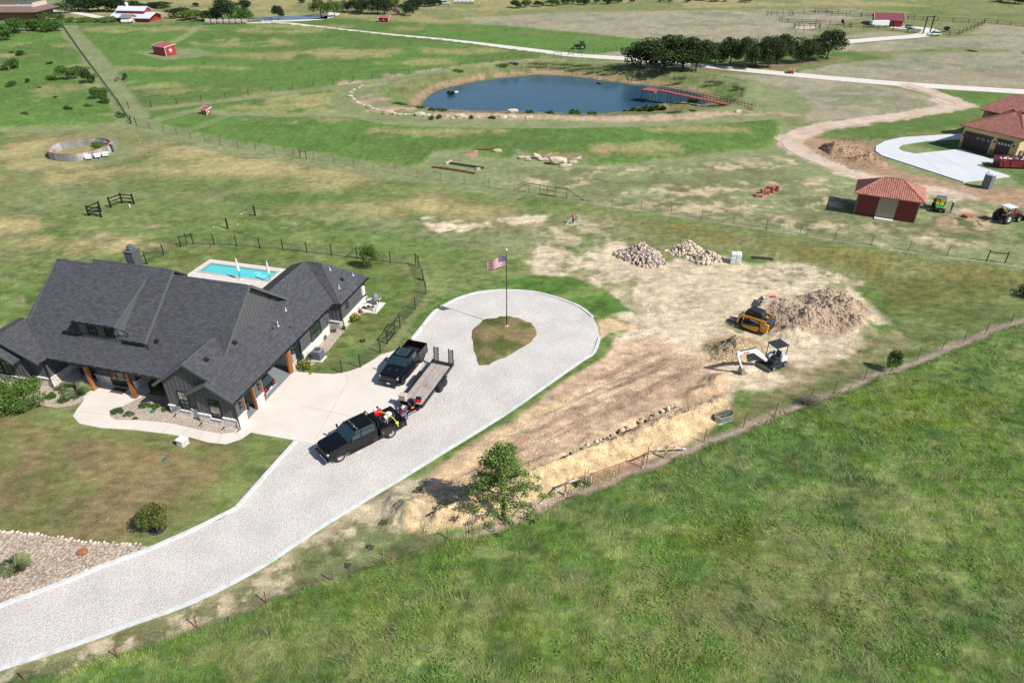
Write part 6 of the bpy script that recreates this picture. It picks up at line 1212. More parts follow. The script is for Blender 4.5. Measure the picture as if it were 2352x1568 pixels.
for i, (x, y, c_, l) in enumerate(((Lt+.45, .32, (.75, .25, .02), 'orange chain pile in the trailer tongue tray'), (Lt+.75, -.1, (.05, .15, .45), 'small blue bottle on the trailer tongue'), (Lt+.62, -.25, (.7, .12, .03), 'orange-red container on the trailer tongue'))):
 vs, fs = rockunit(40+i, 2, .3, 1); b = MB(); s = (.3, .14, .14)[i]; hgt = (.12, .3, .25)[i]; b.mesh_([TM @ Vector((x+v[0]*s*1.4, y+v[1]*s, .68+hgt*.5+v[2]*hgt)) for v in vs], fs); plain(('chain_pile', 'bottle', 'container')[i], b, mat('c%d' % i if False else ('chain_orange', 'bottle_blue', 'can_orange')[i], c_, .5), l, ('chain', 'bottle', 'container')[i])
def track(par, x0, x1, y, w, r, zc=None, pads=34, top=None, m=M_PLB, name='track'):
 zc = zc or r; Pz = []
 def ring():
  L = []
  for t in np.linspace(-math.pi/2, math.pi/2, 7): L.append((x1+math.cos(t)*r, r+math.sin(t)*r))
  if top:
   L += [top[0]]
   for t in np.linspace(.3, math.pi/2+.5, 4): L.append((top[1][0]+math.cos(t)*top[2], top[1][1]+math.sin(t)*top[2]))
   L = L[:4]+[(x1+.1, r*1.3)]+L[8:] if False else L
  for t in np.linspace(math.pi/2, 3*math.pi/2, 7): L.append((x0+math.cos(t)*r, r+math.sin(t)*r))
  return L
 L = ring() if not top else top
 b = MB(); n = len(L); b.mesh_([(x, y-w/2, z) for x, z in L]+[(x, y+w/2, z) for x, z in L], [(i, (i+1) % n, n+(i+1) % n, n+i) for i in range(n)])
 cx = sum(p[0] for p in L)/n; cz = sum(p[1] for p in L)/n
 Li = [(cx+(x-cx)*.93, cz+(z-cz)*.82) for x, z in L]; b.mesh_([(x, y-w/2, z) for x, z in Li]+[(x, y+w/2, z) for x, z in Li], [(i, n+i, n+(i+1) % n, (i+1) % n) for i in range(n)])
 for s in (-1, 1): b.mesh_([(x, y+s*w/2, z) for x, z in L]+[(x, y+s*w/2, z) for x, z in Li], [(i, (i+1) % n, n+(i+1) % n, n+i) for i in range(n)])
 o = b.build(name, m, par)
 seg = [math.dist(L[i], L[(i+1) % n]) for i in range(n)]; T = sum(seg); Ms = []
 for k in range(pads):
  s = T*k/pads; i = 0
  while s > seg[i]: s -= seg[i]; i = (i+1) % n
  a, c = L[i], L[(i+1) % n]; f = s/seg[i]; x = a[0]+(c[0]-a[0])*f; z = a[1]+(c[1]-a[1])*f; an = math.atan2(c[1]-a[1], c[0]-a[0])
  Ms.append(Matrix.Translation((x, y, z)) @ Matrix.Rotation(-an, 4, 'Y') @ Matrix.Diagonal((T/pads*.55, w*1.01, .05, 1)))
 pieces('track_pad', BU, Ms, mat('track_pad', (.06, .06, .062), .7), o); return o, Li
loc, az, s = frame((1743.7, 766.1), (1701.7, 750.5), .75)
M_CY = mat('machine_yellow', (.62, .30, .02), .45, var=.1, scale=2)
sk = empty('track_loader', loc, az, 'yellow and black compact track loader with pallet forks beside the rubble pile', 'track loader')
ncam = s
prof = [(-.75, .0), (.75, .0), (1.0, .12), (1.12, .35), (1.0, .55), (.3, .62), (-.55, .88), (-.8, .92), (-.98, .8), (-1.0, .6), (-.98, .3), (-.9, .08)]
for k in (-1, 1):
 o_, Li = track(sk, 0, 0, k*.78, .42, .3, top=prof, pads=40)
 b = MB(); b.sidex([(x*.92, z*.8+.1) for x, z in Li], k*.78-.17, k*.78+.17); b.build('track_frame', M_CY, sk, bevel=.02)
 b = MB(); b.lathe([(.2, .18), (.22, .2), (.1, .22), (0, .22)], 12, (-.72, k*.78, .62), Matrix.Rotation(-k*math.pi/2, 4, 'X')); b.build('drive_wheel', M_CY, sk)
 b = MB(); b.sidex([(-1.5, .95), (-1.45, 1.55), (-1.1, 1.62), (1.15, 1.45), (1.5, .85), (1.5, .4), (1.35, .4), (1.3, .85), (1.0, 1.25), (-.9, 1.38), (-1.15, .95)], k*.86-.06, k*.86+.06); la = b.build('lift_arm', M_CY, sk, bevel=.015)
 b = MB(); b.tube([(-1.2, k*.72, 1.0), (.2, k*.72, 1.15)], .06, 8); b.build('cylinder', mat('steel_rod', (.45, .46, .47), .3, metal=.7), sk)
 b = MB(); b.b2(-1.75, -.9, min(k*.45, k*.9), max(k*.45, k*.9), .35, 1.28); b.build('rear_fender', M_CY, sk, bevel=.05)
 b = MB(); b.b2(1.55, 2.75, k*.38-.06, k*.38+.06, .04, .09); b.build('fork', M_PLB, sk)
b = MB(); b.b2(-1.78, .95, -.52, .52, .35, 1.15); b.build('hull', M_PLB, sk, bevel=.03)
b = MB(); b.b2(-1.86, -1.2, -.62, .62, .5, 1.45); b.build('engine_door', mat('machine_grey', (.055, .065, .075), .5), sk, bevel=.05)
for i in range(7): b = MB(); b.b2(-1.875, -1.86, -.5, .5, .7+i*.09, .74+i*.09); b.build('louvre', M_PLB, sk)
cabp = [(.95, .8), (.95, 1.2), (.72, 1.98), (.6, 2.08), (-.62, 2.08), (-.8, 1.9), (-.9, 1.2), (-.9, .8)]
b = MB(); b.sidex([(x*.97, z*.985+.01) for x, z in cabp], -.44, .44); cb = b.build('cab', M_CGL, sk, bevel=.03)
b = MB(); b.sidex([(.78, 1.93), (.62, 2.1), (-.66, 2.1), (-.86, 1.86), (-.8, 1.82), (.7, 1.9)], -.5, .5); b.build('cab_roof', M_PLB, sk, bevel=.05)
for k in (-1, 1):
 b = MB(); [b.bar((p[0], k*.47, p[1]), (q_[0], k*.47, q_[1]), .06) for p, q_ in (((.95, 1.1), (.74, 1.95)), ((-.85, 1.1), (-.78, 1.9)), ((.0, 1.1), (-.02, 2.0)), ((.95, 1.12), (-.85, 1.12)))]; b.build('cab_frame', M_PLB, sk)
 b = MB(); [b.bar((x, k*.48, 1.15), (x, k*.48, 1.95), .012) for x in np.arange(-.7, .75, .1)]; b.build('cab_mesh', M_PLB, sk)
b = MB(); b.b2(1.42, 1.55, -.62, .62, .1, .6); [b.bar((1.5, y, .6), (1.5, y, 1.1), .035) for y in np.arange(-.6, .61, .2)]; [b.bar((1.5, -.62, z), (1.5, .62, z), .04) for z in (.85, 1.1)]; b.build('fork_carriage', M_PLB, sk)
def sidetext(par, s, size, x, y, z, side, m):
 Mx = Matrix.Translation((x, y, z)) @ (Matrix(((-1, 0, 0), (0, 0, 1), (0, 1, 0))).transposed().to_4x4() if side > 0 else Matrix(((1, 0, 0), (0, 0, 1), (0, -1, 0))).transposed().to_4x4())
 return txt(s, size, Mx, m, par)
sidetext(sk, 'CAT', .3, -1.33, ncam*.905, .95, ncam, M_LET)
b = MB(); b.box((-.05, ncam*.925, 1.37), (.9, .01, .08), 0, Matrix.Rotation(R(5), 4, 'Y')); b.build('red_decal', M_REDP, sk)
bp = G(1746, 699); bk = empty('loader_bucket', bp, R(150), 'grey toothed bucket lying on its back behind the track loader', 'bucket'); b = MB(); b.sidex([(-.45, 0), (.35, 0), (.5, .1), (.15, .7), (.08, .7), (.38, .12), (.3, .05), (-.4, .04)], -.75, .75); b.b2(-.4, .3, -.77, -.75, 0, .6) if False else None; b.sidex([(-.45, 0), (.5, .05), (.15, .7)], -.78, -.75); b.sidex([(-.45, 0), (.5, .05), (.15, .7)], .75, .78); b.build('shell', mat('worn_steel', (.16, .16, .16), .5, metal=.3), bk); b = MB(); b.b2(-.1, .1, -.3, .3, .25, .33); b.build('bracket', M_PLB, bk)
vs, fs = rockunit(3, 2, .3, 1); b = MB(); b.mesh_([G(1775, 684)+Vector((v[0]*.7, v[1]*.3, .12+v[2]*.3)) for v in vs], fs); b.bar(G(1775, 684), G(1766, 691)+Vector((0, 0, .05)), .03); plain('jack', b, M_REDP, 'small red machine lying near the rubble pile', 'jack')
loc, az, s = frame((1803.4, 837.9), (1768.8, 853.5), .62)
M_EW = mat('excavator_white', (.72, .73, .74), .35); M_EB = mat('excavator_dark', (.03, .035, .04), .5)
ex = empty('mini_excavator', loc, az, 'white mini excavator with black canopy, its boom bent down to the dirt', 'excavator')
for k in (-1, 1):
 track(ex, -.78, .78, k*.62, .34, .27, pads=42, name='track'); b = MB(); b.b2(-.72, .72, k*.62-.1, k*.62+.1, .14, .40); b.build('track_frame', M_EB, ex)
 for x in (-.78, .78): b = MB(); b.lathe([(.18, .15), (.17, .18), (.05, .19), (0, .19)], 12, (x, k*.62, .27), Matrix.Rotation(-k*math.pi/2, 4, 'X')); b.build('sprocket', M_AC, ex)
b = MB(); b.b2(-.4, .5, -.5, .5, .3, .5); b.lathe([(.42, .48), (.42, .58)], 16); [b.bar((.4, k*.3, .35), (1.3, k*.3, .25), .1) for k in (-1, 1)]; b.build('undercarriage', M_EB, ex)
b = MB(); b.sidex([(1.28, .04), (1.36, .0), (1.42, .1), (1.36, .34), (1.42, .42), (1.32, .42), (1.28, .3)], -.78, .78); b.build('dozer_blade', mat('worn_steel', (.16, .16, .16), .5), ex, bevel=.01)
BKT = G(1707.8, 856.9); v = BKT-loc; baz = math.atan2(v.y, v.x); REACH = v.length
up = bpy.data.objects.new('upper_body', None)
ur = baz-az
UM = Matrix.Rotation(ur, 4, 'Z')
def ub(mb, name, m, par=ex, **k):
 mb.v = [tuple(UM @ Vector(q_)) for q_ in mb.v]; return mb.build(name, m, par, **k)
b = MB(); b.sidex([(-.85, .6), (.55, .6), (.6, .7), (.55, .82), (-.85, .82)], -.62, .62); ub(b, 'deck', M_EB, bevel=.04)
b = MB(); b.sidex([(-1.0, .6), (-.3, .6), (-.25, 1.0), (-.4, 1.3), (-.75, 1.32), (-.98, 1.15), (-1.05, .8)], -.66, .66); ub(b, 'engine_cover', M_EW, bevel=.09)
b = MB(); b.sidex([(-.3, .7), (.45, .7), (.4, .95), (.0, 1.15), (-.3, 1.2)], -.66, -.25); ub(b, 'side_cover', M_EW, bevel=.07)
b = MB(); b.b2(-.35, .15, -.1, .42, .85, 1.05); b.sidex([(-.35, 1.05), (-.22, 1.05), (-.3, 1.65), (-.42, 1.6)], -.08, .4); ub(b, 'seat', M_EB, bevel=.04)
b = MB(); [b.bar((x, y, .85), (x*.98, y, 2.32), .055) for x in (-.72, .5) for y in (-.55, .6)]; ub(b, 'canopy_post', M_BLK)
b = MB(); b.b2(-.85, .65, -.62, .68, 2.32, 2.38); cn_ = ub(b, 'canopy', M_EB, bevel=.03)
for i in range(6): b = MB(); b.b2(-.8, .6, -.52+i*.2, -.46+i*.2, 2.38, 2.405); ub(b, 'canopy_rib', M_EB, cn_)
b = MB(); [b.tube([(.35, y, .82), (.38, y, 1.25)], .025, 6) for y in (-.02, .1, .3, .42)]; b.box((-.1, -.3, 1.25), (.3, .12, .12)); ub(b, 'levers', M_PLB)
b = MB(); [b.bar((.5, -.55, 1.1), (.5, .6, 1.1), .03) for _ in (1,)]; ub(b, 'guard_rail', M_BLK)
tip = (REACH+1.15, 2.4); bk0 = (REACH+.33, .62)
def slabx(pts, w0): b = MB(); b.sidex(pts, -w0/2, w0/2); return b
b = MB(); b.bar((.55, 0, .72), (.85, 0, .82), .3, .3); ub(b, 'swing_post', M_EB)
ub(slabx([(.72, .78), (1.0, .72), (2.75, 2.12), (tip[0], tip[1]-.1), (tip[0]+.1, tip[1]+.06), (tip[0]-.1, tip[1]+.12), (2.85, 2.5), (2.5, 2.48), (1.6, 1.75)], .2), 'boom', M_EW, bevel=.02)
dv = Vector((bk0[0]-tip[0], 0, bk0[1]-tip[1])).normalized()
ub(slabx([(tip[0]-.12, tip[1]+.34), (tip[0]+.16, tip[1]+.28), (tip[0]+.16, tip[1]-.08), (bk0[0]+.07, bk0[1]), (bk0[0]-.07, bk0[1]-.03), (tip[0]-.13, tip[1]-.1)], .17), 'dipper_arm', M_EW, bevel=.02)
b = MB(); b.tube([(.98, 0, .6), (2.3, 0, 1.7)], .055, 8); b.tube([(2.5, 0, 2.58), (tip[0]-.05, 0, tip[1]+.3)], .05, 8); b.tube([(tip[0]+.2, 0, tip[1]+.05), (bk0[0]+.16, 0, bk0[1]+.15)], .04, 8); ub(b, 'hydraulic_ram', mat('ram_grey', (.10, .11, .12), .35, metal=.5))
b = MB(); b.sidex([(bk0[0]-.1, bk0[1]+.05), (bk0[0]+.14, bk0[1]+.05), (bk0[0]+.2, .4), (bk0[0]+.1, .15), (bk0[0]-.15, .0), (bk0[0]-.55, -.03), (bk0[0]-.62, .06), (bk0[0]-.3, .35)], -.28, .28); bko = ub(b, 'bucket', mat('bucket_steel', (.30, .28, .26), .45, metal=.3), bevel=.02)
b = MB(); [b.box((bk0[0]-.62, y, .02), (.14, .05, .05)) for y in (-.22, -.07, .07, .22)]; ub(b, 'bucket_tooth', M_AC, bko)
b = MB(); [b.b2(3.3, 3.95, y-.004, y+.004, 2.32, 2.45) for y in (-.104, .104)]; ub(b, 'red_decal', M_REDP)
def tractor(name, label, f, col, rimc, sc_=1.0, canopy=True, loader=True, cabbed=False):
 loc, az, s = f; o = empty(name, loc, az, label, 'tractor'); o.scale = (sc_,)*3
 m = mat(name+'_paint_'+('g' if cabbed else 'r') if False else ('tractor_green' if cabbed else 'tractor_red'), col, .5); rm = mat('rim_yellow' if cabbed else 'rim_grey', rimc, .5)
 for k in (-1, 1): wheel(o, -1.0, k*.8, .78, .42, rm, lugs=18, hub=.5); wheel(o, 1.15, k*.68, .42, .26, rm, lugs=14, hub=.5); b = MB(); b.tube([(-1.0+math.cos(t)*.84, k*.72, .78+math.sin(t)*.84) for t in np.linspace(.5, 2.6, 8)], [.13]*8, 6); b.build('fender', m, o)
 b = MB(); b.b2(.1, 1.65, -.3, .3, .75, 1.35); b.build('hood', m, o, bevel=.08); b = MB(); b.b2(-1.3, 1.3, -.22, .22, .5, .85); [b.bar((x, -.65, z), (x, .65, z), .14) for x, z in ((-1.0, .78), (1.15, .42))]; b.build('chassis', M_PLB, o)
 b = MB(); b.b2(-.95, -.5, -.22, .22, 1.0, 1.12); b.b2(-1.0, -.9, -.22, .22, 1.1, 1.5); b.build('seat', m, o, bevel=.04); b = MB(); b.lathe([(.17, 0), (.19, .02), (.17, .04)], 12, (-.1, 0, 1.45)); b.bar((.1, 0, 1.2), (-.1, 0, 1.46), .04); b.build('steering_wheel', M_PLB, o)
 b = MB(); [b.bar((x, y, .9), (x, y, 2.15), .08) for x in (-1.15, .0) for y in (-.55, .55)]; b.build('canopy_post', M_PLB, o)
 b = MB(); b.b2(-1.35, .25, -.7, .7, 2.15, 2.24); b.build('cab_roof' if cabbed else 'canopy', m if cabbed else M_EW, o, bevel=.03)
 if cabbed: b = MB(); b.b2(-1.1, -.02, -.53, .53, 1.1, 2.13); b.build('cab_glass', M_CGL, o)
 if loader:
  for k in (-1, 1): b = MB(); b.tube([(.2, k*.45, 1.25), (1.5, k*.45, 1.2), (2.1, k*.45, .5)], .07, 6); b.bar((.25, k*.45, .6), (.25, k*.45, 1.3), .12); b.build('loader_arm', m if cabbed else M_PLB, o)
  b = MB(); b.sidex([(2.05, .1), (2.6, .1), (2.6, .14), (2.15, .18), (2.15, .7), (2.05, .7)], -.85, .85); b.build('loader_bucket', M_PLB, o)
 return o
tractor('tractor', 'red farm tractor with white canopy and front loader at the right picture edge', frame((2313.5, 515.3), (2338, 511.3), .9), (.20, .025, .03), (.50, .50, .50))
tractor('tractor', 'small green tractor with yellow wheels in the bright field beyond the white road', frame((1337, 114.3), (1324.5, 114.0), .9), (.015, .12, .03), (.65, .45, .02), cabbed=True)
def utv(label, loc, az, col, seat, rack=True, rack_load=None):
 o = empty('utility_vehicle', loc, az, label, 'utility vehicle'); m = mat('utv_green' if col[1] > col[0] else 'utv_dark', col, .4)
 for x in (-.95, .95):
  for k in (-1, 1): wheel(o, x, k*.62, .33, .26, M_PLB, lugs=12, hub=.5)
 b = MB(); b.sidex([(1.35, .5), (1.4, .75), (1.1, .98), (.45, 1.02), (.4, .5)], -.55, .55); b.build('hood', m, o, bevel=.05); b = MB(); b.box((1.4, 0, .62), (.06, .8, .26)); b.build('grille', M_PLB, o)
 b = MB(); b.b2(-1.35, 1.3, -.6, .6, .38, .5); b.build('floor', M_PLB, o); b = MB(); b.b2(-1.45, -.45, -.68, .68, .75, .8); [b.b2(-1.45, -.45, y-.03, y+.03, .8, 1.1) for y in (-.68, .68)]; b.b2(-1.48, -1.42, -.68, .68, .8, 1.1); b.build('cargo_bed', M_PLB, o)
 for y in (-.3, .3): b = MB(); b.b2(-.35, .1, y-.24, y+.24, .7, .85); b.b2(-.42, -.32, y-.24, y+.24, .8, 1.35); b.build('seat', seat, o, bevel=.04)
 b = MB(); [b.bar((x, y, .9), (x*.8, y*.92, 1.9), .045) for x in (-.45, .6) for y in (-.62, .62)]; [b.bar((-.36, y, 1.9), (.48, y, 1.9), .045) for y in (-.57, .57)]; b.build('roll_cage', M_BLK, o)
 b = MB(); b.b2(-.5, .6, -.62, .62, 1.9, 1.95); b.build('roof', mat('utv_roof', (.10, .12, .15), .4), o, bevel=.03); b = MB(); b.bar((.52, .1, .95), (.35, .1, 1.15), .03); b.lathe([(.15, 0), (.17, .02)], 10, (.33, .1, 1.15)); b.build('steering_wheel', M_PLB, o)
 for y in (-.4, .4): b = MB(); b.box((1.4, y, .82), (.05, .14, .08)); b.build('headlight', M_LAMP, o)
 return o
ga, gb = G(2144, 485.7), G(2165, 488.6); mid_ = (ga+gb)/2; dd_ = (gb-ga).normalized(); hd = Vector((dd_.y, -dd_.x, 0)); utv('green utility vehicle with yellow seats parked right of the tiled shed', mid_-hd*.95, math.atan2(hd.y, hd.x), (.02, .25, .04), mat('seat_yellow', (.75, .55, .02), .5))
utv('dark utility vehicle standing inside the nearer garage bay', HL(-1.9, 1.95, .07), HA+R(160), (.03, .03, .035), M_PLB)
def car(name, label, loc, az, L=4.7, W=1.9, H=1.68, m=M_PAINT, cat='car', wr=.36):
 o = empty(name, loc, az, label, cat); h = L/2; w2 = W/2; z0 = .3; bl = H*.58
 P = lambda w_, a, b_: [(0, a), (w_-.05, a), (w_, a+.1), (w_, b_-.12), (w_-.07, b_), (0, b_+.02)]
 b = MB(); loft(b, [(-h, P(w2-.18, z0+.15, bl-.25)), (-h+.12, P(w2-.06, z0, bl-.02)), (-h*.5, P(w2, z0, bl)), (h*.3, P(w2, z0, bl)), (h*.55, P(w2-.02, z0, bl-.08)), (h-.15, P(w2-.1, z0, bl-.2)), (h, P(w2-.25, z0+.1, bl-.36))]); b.build('body', m, o, bevel=.03)
 Q = lambda w_, b_: [(0, bl-.05), (w_, bl-.05), (w_-.12, b_-.06), (w_-.25, b_), (0, b_+.01)]
 b = MB(); loft(b, [(-h+.15, Q(w2-.06, bl+.05)), (-h+.5, Q(w2-.05, H-.1)), (-h*.3, Q(w2-.05, H-.02)), (h*.05, Q(w2-.05, H-.04)), (h*.42, Q(w2-.06, bl+.04))]); b.build('windows', M_CGL, o, bevel=.02)
 b = MB(); loft(b, [(-h+.42, [(0, H-.12), (w2-.2, H-.14), (w2-.28, H-.07), (0, H-.06)]), (-h*.3, [(0, H-.06), (w2-.17, H-.08), (w2-.26, H+.0), (0, H+.03)]), (h*.06, [(0, H-.08), (w2-.18, H-.1), (w2-.27, H-.02), (0, H+.0)])]); b.build('roof', m, o, bevel=.015)
 for x in (-h*.6, h*.6):
  for k in (-1, 1): wheel(o, x, k*(w2-.1), wr, .22, M_CHR)
 for k in (-1, 1): b = MB(); b.box((-h+.06, k*(w2-.25), bl-.15), (.1, .36, .12)); b.build('tail_lamp', M_RED, o, bevel=.02); b = MB(); b.box((h-.1, k*(w2-.32), bl-.3), (.12, .3, .1)); b.build('headlight', M_LAMP, o); b = MB(); b.box((h*.3, k*(w2+.08), bl+.08), (.12, .16, .12)); b.build('mirror', m, o)
 b = MB(); b.box((-h-.01, 0, bl-.38), (.02, .4, .12)); b.build('number_plate', M_PLATE, o); b = MB(); b.b2(-h-.04, -h+.1, -w2+.1, w2-.1, z0, z0+.2); b.build('rear_bumper', M_CHR if m is M_PAINT else m, o, bevel=.03)
 return o
M_SIL = mat('silver_paint', (.45, .50, .52), .35); M_WHP = mat('white_paint', (.75, .76, .77), .35)
car('car', 'dark car with red tail lamps parked tail-out in the wide garage bay', HL(-2.45, 5.0, .07), HA+R(180), H=1.55)
car('car', 'silver car parked on the lane beside the far red barn', G(2089, 66), R(-75), 3.4, 1.5, 1.4, M_SIL)
car('car', 'white and dark pickup-like car standing by the tall ranch gate far right', G(2144, 82.5), R(175), 4.2, 1.7, 1.5, M_WHP)
car('car', 'white car on the lane behind the brown-roofed house, top left', G(69, 16.6), R(8), 4.8, 1.9, 1.6, M_WHP)
car('car', 'pale car parked among the trees at the top of the picture', G(1021.5, 11.5), R(5), 4.8, 1.9, 1.7, M_SIL)
# ================================================================ BUILDINGS AND THINGS FURTHER OFF
M_RED = mat('red_siding', (.34, .035, .04), .6, var=.1, scale=1.5); M_REDR = mat('red_roof', (.42, .09, .10), .5, var=.08, scale=1); M_CRM = mat('cream_trim', (.70, .58, .45), .6)
M_MAROON = mat('maroon_roof', (.22, .06, .07), .5, var=.06); M_WROOF = mat('white_metal_roof', (.62, .66, .72), .4, var=.05); M_BROOF = mat('brown_shingles', (.20, .13, .12), .9, var=.2, scale=1.2, island=.1)
M_CREAMW = mat('cream_wall', (.62, .55, .44), .8); M_STUC = mat('yellow_stucco', (.60, .47, .24), .9, var=.06); M_WHW = mat('white_wall', (.74, .74, .72), .7); M_SLATE = mat('slate_roof', (.16, .17, .20), .8, var=.1)
M_TILE = mat('clay_tile', (.42, .17, .125), .7, var=.12, scale=2, island=.22); M_TILE2 = mat('brown_clay_tile', (.33, .135, .10), .75, var=.12, scale=2, island=.22)
M_FSTONE = mat('field_stone', (.36, .26, .19), .9, var=.3, scale=3, col2=(.20, .13, .10)); M_DOORW = mat('dark_door_wood', (.035, .022, .016), .6)
def star(par, c, u, v, n, r):
 b = MB(); P = [];
 for i in range(10):
  rr = r if i % 2 == 0 else r*.4; a = math.pi/2+i*math.pi/5; P.append(c+u*rr*math.cos(a)+v*rr*math.sin(a)+n*.03)
 b.face(*P); k = len(P); b.mesh_(P+[c+n*.16], [(i, (i+1) % 10, 10) for i in range(10)]); b.build('star', M_WHP, par)
def shed(p0, p1, p2, t0, t2, label, stars=(0, 1), group='red run-in sheds with stars'):
 A, B, D = G(*p0), G(*p1), G(*p2); u = (B-A); v = (D-A); v = v-u*(v.dot(u)/u.dot(u)); h0 = height_at(*p0, t0); h2 = height_at(*p2, t2)
 o = empty('shed', A, 0, label, 'shed', group); Z = Vector((0, 0, 1)); O = Vector()
 pts = [O, u, u+v, v]; hs = [h0, h0, h2, h2]
 b = MB(); b.mesh_([p for p in pts]+[p+Z*h for p, h in zip(pts, hs)], [(0, 1, 5, 4), (1, 2, 6, 5), (2, 3, 7, 6), (3, 0, 4, 7)]); b.build('wall', M_RED, o)
 un, vn_ = u.normalized(), v.normalized(); e = .25
 b = MB(); b.slab([p+Z*(h+.08)+q for p, h, q in zip(pts, hs, (-un*e-vn_*e, un*e-vn_*e, un*e+vn_*e, -un*e+vn_*e))], .08); b.build('roof', M_REDR, o)
 R_ = [p+Z*(h+.02)+q for p, h, q in zip(pts, hs, (-un*e-vn_*e, un*e-vn_*e, un*e+vn_*e, -un*e+vn_*e))]
 for i in range(4): b = MB(); b.bar(R_[i], R_[(i+1) % 4], .05, .2); b.build('trim', M_CRM, o)
 b = MB(); b.bar(O-un*.02-vn_*.02, Z*h0-un*.02-vn_*.02, .16); b.build('corner_trim', M_CRM, o)
 if 0 in stars: star(o, v*.5+Z*(h0+h2)*.27-un*.02, vn_ if vn_.x > 0 else vn_, Z, -un, h0*.3)
 if 1 in stars: star(o, u*.5+Z*h0*.5-vn_*.02, un, Z, -vn_, h0*.2)
 n = int(v.length/.5)
 b = MB(); [b.bar(v*(i+.5)/n-un*.01, v*(i+.5)/n-un*.01+Z*(h0+(h2-h0)*(i+.5)/n-.1), .03) for i in range(n)]; b.build('siding_ribs', M_RED, o); return o
shed((382.7, 130.3), (354.5, 125.7), (414.4, 127.6), 109.6, 102.8, 'large red shed with a white star, alone in the green meadow upper left', (0,))
shed((476.7, 266.7), (464, 264.5), (487.5, 264.5), 253.5, 246.8, 'small red shed with a star nearest the camera, left of the pond')
shed((892.4, 52.1), (870.7, 51.3), (906, 50.9), 41, 36.9, 'red shed with two stars before the trees at top centre')
shed((1823, 170.5), (1814, 170), (1828.3, 167.5), 161, 158.8, 'small dark red shed beside the white road right of the oaks', (1,))
shed((1874, 29.4), (1869.8, 29.2), (1876.3, 28.4), 24.4, 23.6, 'tiny red shed far off in the pale field, upper right', ())
def gable(name, p0, p1, p2, he, hr, wm, rm, label, cat, ov=.5, along=True, group=None, base=0, trim=None):
 """p0 near corner, p1 end of its long front, p2 end of its gable side (points on the ground)"""
 A, B, D = [Vector(p) if len(p) == 3 else G(*p) for p in (p0, p1, p2)]; u = B-A; v = D-A; v = v-u*(v.dot(u)/u.dot(u))
 if not along: u, v = v, u
 Z = Vector((0, 0, 1)); o = empty(name, A+Z*base, 0, label, cat, group) if label else None; O = Vector()
 un, vn_ = u.normalized(), v.normalized(); b = MB(); P = [O, u, u+v, v]
 b.mesh_(P+[p+Z*he for p in P]+[v/2+Z*hr, u+v/2+Z*hr], [(0, 1, 5, 4), (2, 3, 7, 6), (3, 0, 4, 8, 7), (1, 2, 6, 9, 5)])
 b.build('wall', wm, o); sl_ = (hr-he)/(v.length/2)
 for s in (0, 1):
  E0 = (v if s else O)+(vn_*ov if s else -vn_*ov)+Z*(he-sl_*ov+.06); R0 = v/2+Z*(hr+.06)
  b = MB(); b.slab([E0-un*ov, E0+u+un*ov, R0+u+un*ov, R0-un*ov], .12); b.build('roof', rm, o)
  for e_ in (-un*ov, u+un*ov): b = MB(); b.bar(E0+e_, R0+e_, .08, .22); b.build('trim', trim or rm, o)
 return o, un, vn_, u, v
o, un, vn_, u, v = gable('barn', (2071, 62.6), (2008, 59.8), (2082, 53.6), 2.1, 3.7, M_RED, M_MAROON, 'far red barn with maroon metal roof beside the camper, upper right', 'barn', trim=M_CRM)
Z = Vector((0, 0, 1))
for k in range(5): b = MB(); b.bar(u*(.04+k*.12)-vn_*.3, u*(.04+k*.12)-vn_*.3+Z*2.0, .14); b.build('post', M_RED, o)
b = MB(); b.mesh_([u*.3-vn_*.04, u*.62-vn_*.04, u*.62-vn_*.04+Z*1.8, u*.3-vn_*.04+Z*1.8], [(0, 1, 2, 3)]); b.build('opening', M_BLK, o)
b = MB(); b.mesh_([v*.35-un*.04, v*.65-un*.04, v*.65-un*.04+Z*2, v*.35-un*.04+Z*2], [(0, 1, 2, 3)]); b.build('door', mat('dark_red_door', (.12, .02, .02), .6), o)
def camper(px, py, az, L, label):
 o = empty('camper', G(px, py), az, label, 'camper'); b = MB(); b.sidex([(-L/2, .7), (L/2-2.2, .7), (L/2-2.0, 1.5), (L/2, 1.6), (L/2, 3.1), (L/2-.6, 3.7), (-L/2, 3.6)], -1.2, 1.2); b.build('body', M_WHP, o, bevel=.08)
 for x, w_ in ((-L*.3, 1.2), (0, 1.6), (L*.25, 1.0)): b = MB(); b.b2(x-w_/2, x+w_/2, -1.23, -1.2, 1.6, 2.6); b.build('window', M_CGL, o)
 b = MB(); b.b2(-1.6, 1.2, -1.6, -1.2, 1.1, 3.2); b.build('slide_out', M_SIL, o, bevel=.04)
 for x in (-1.4, -.5, .4):
  for k in (-1, 1): wheel(o, x, k*1.0, .4, .25, M_CHR)
 b = MB(); b.b2(-L/2, L/2-2.2, -1.22, 1.22, .95, 1.12); b.build('stripe', M_PLB, o); o.scale = (.62,)*3; return o
camper(2018, 63.2, R(186), 10.5, 'long white camper trailer parked in front of the far red barn')
ra = empty('ranch_gate', G(2119.5, 78.5), 0, 'tall dark pole gate over the lane by the white truck', 'gate'); q1 = G(2135.4, 76.5)-G(2119.5, 78.5)
for p in (Vector(), q1): MB().bar(p, p+Z*5.2, .3).build('post', M_BLK, ra)
MB().bar(-q1*.25+Z*5.2, q1*1.25+Z*5.2, .25).build('beam', M_BLK, ra)
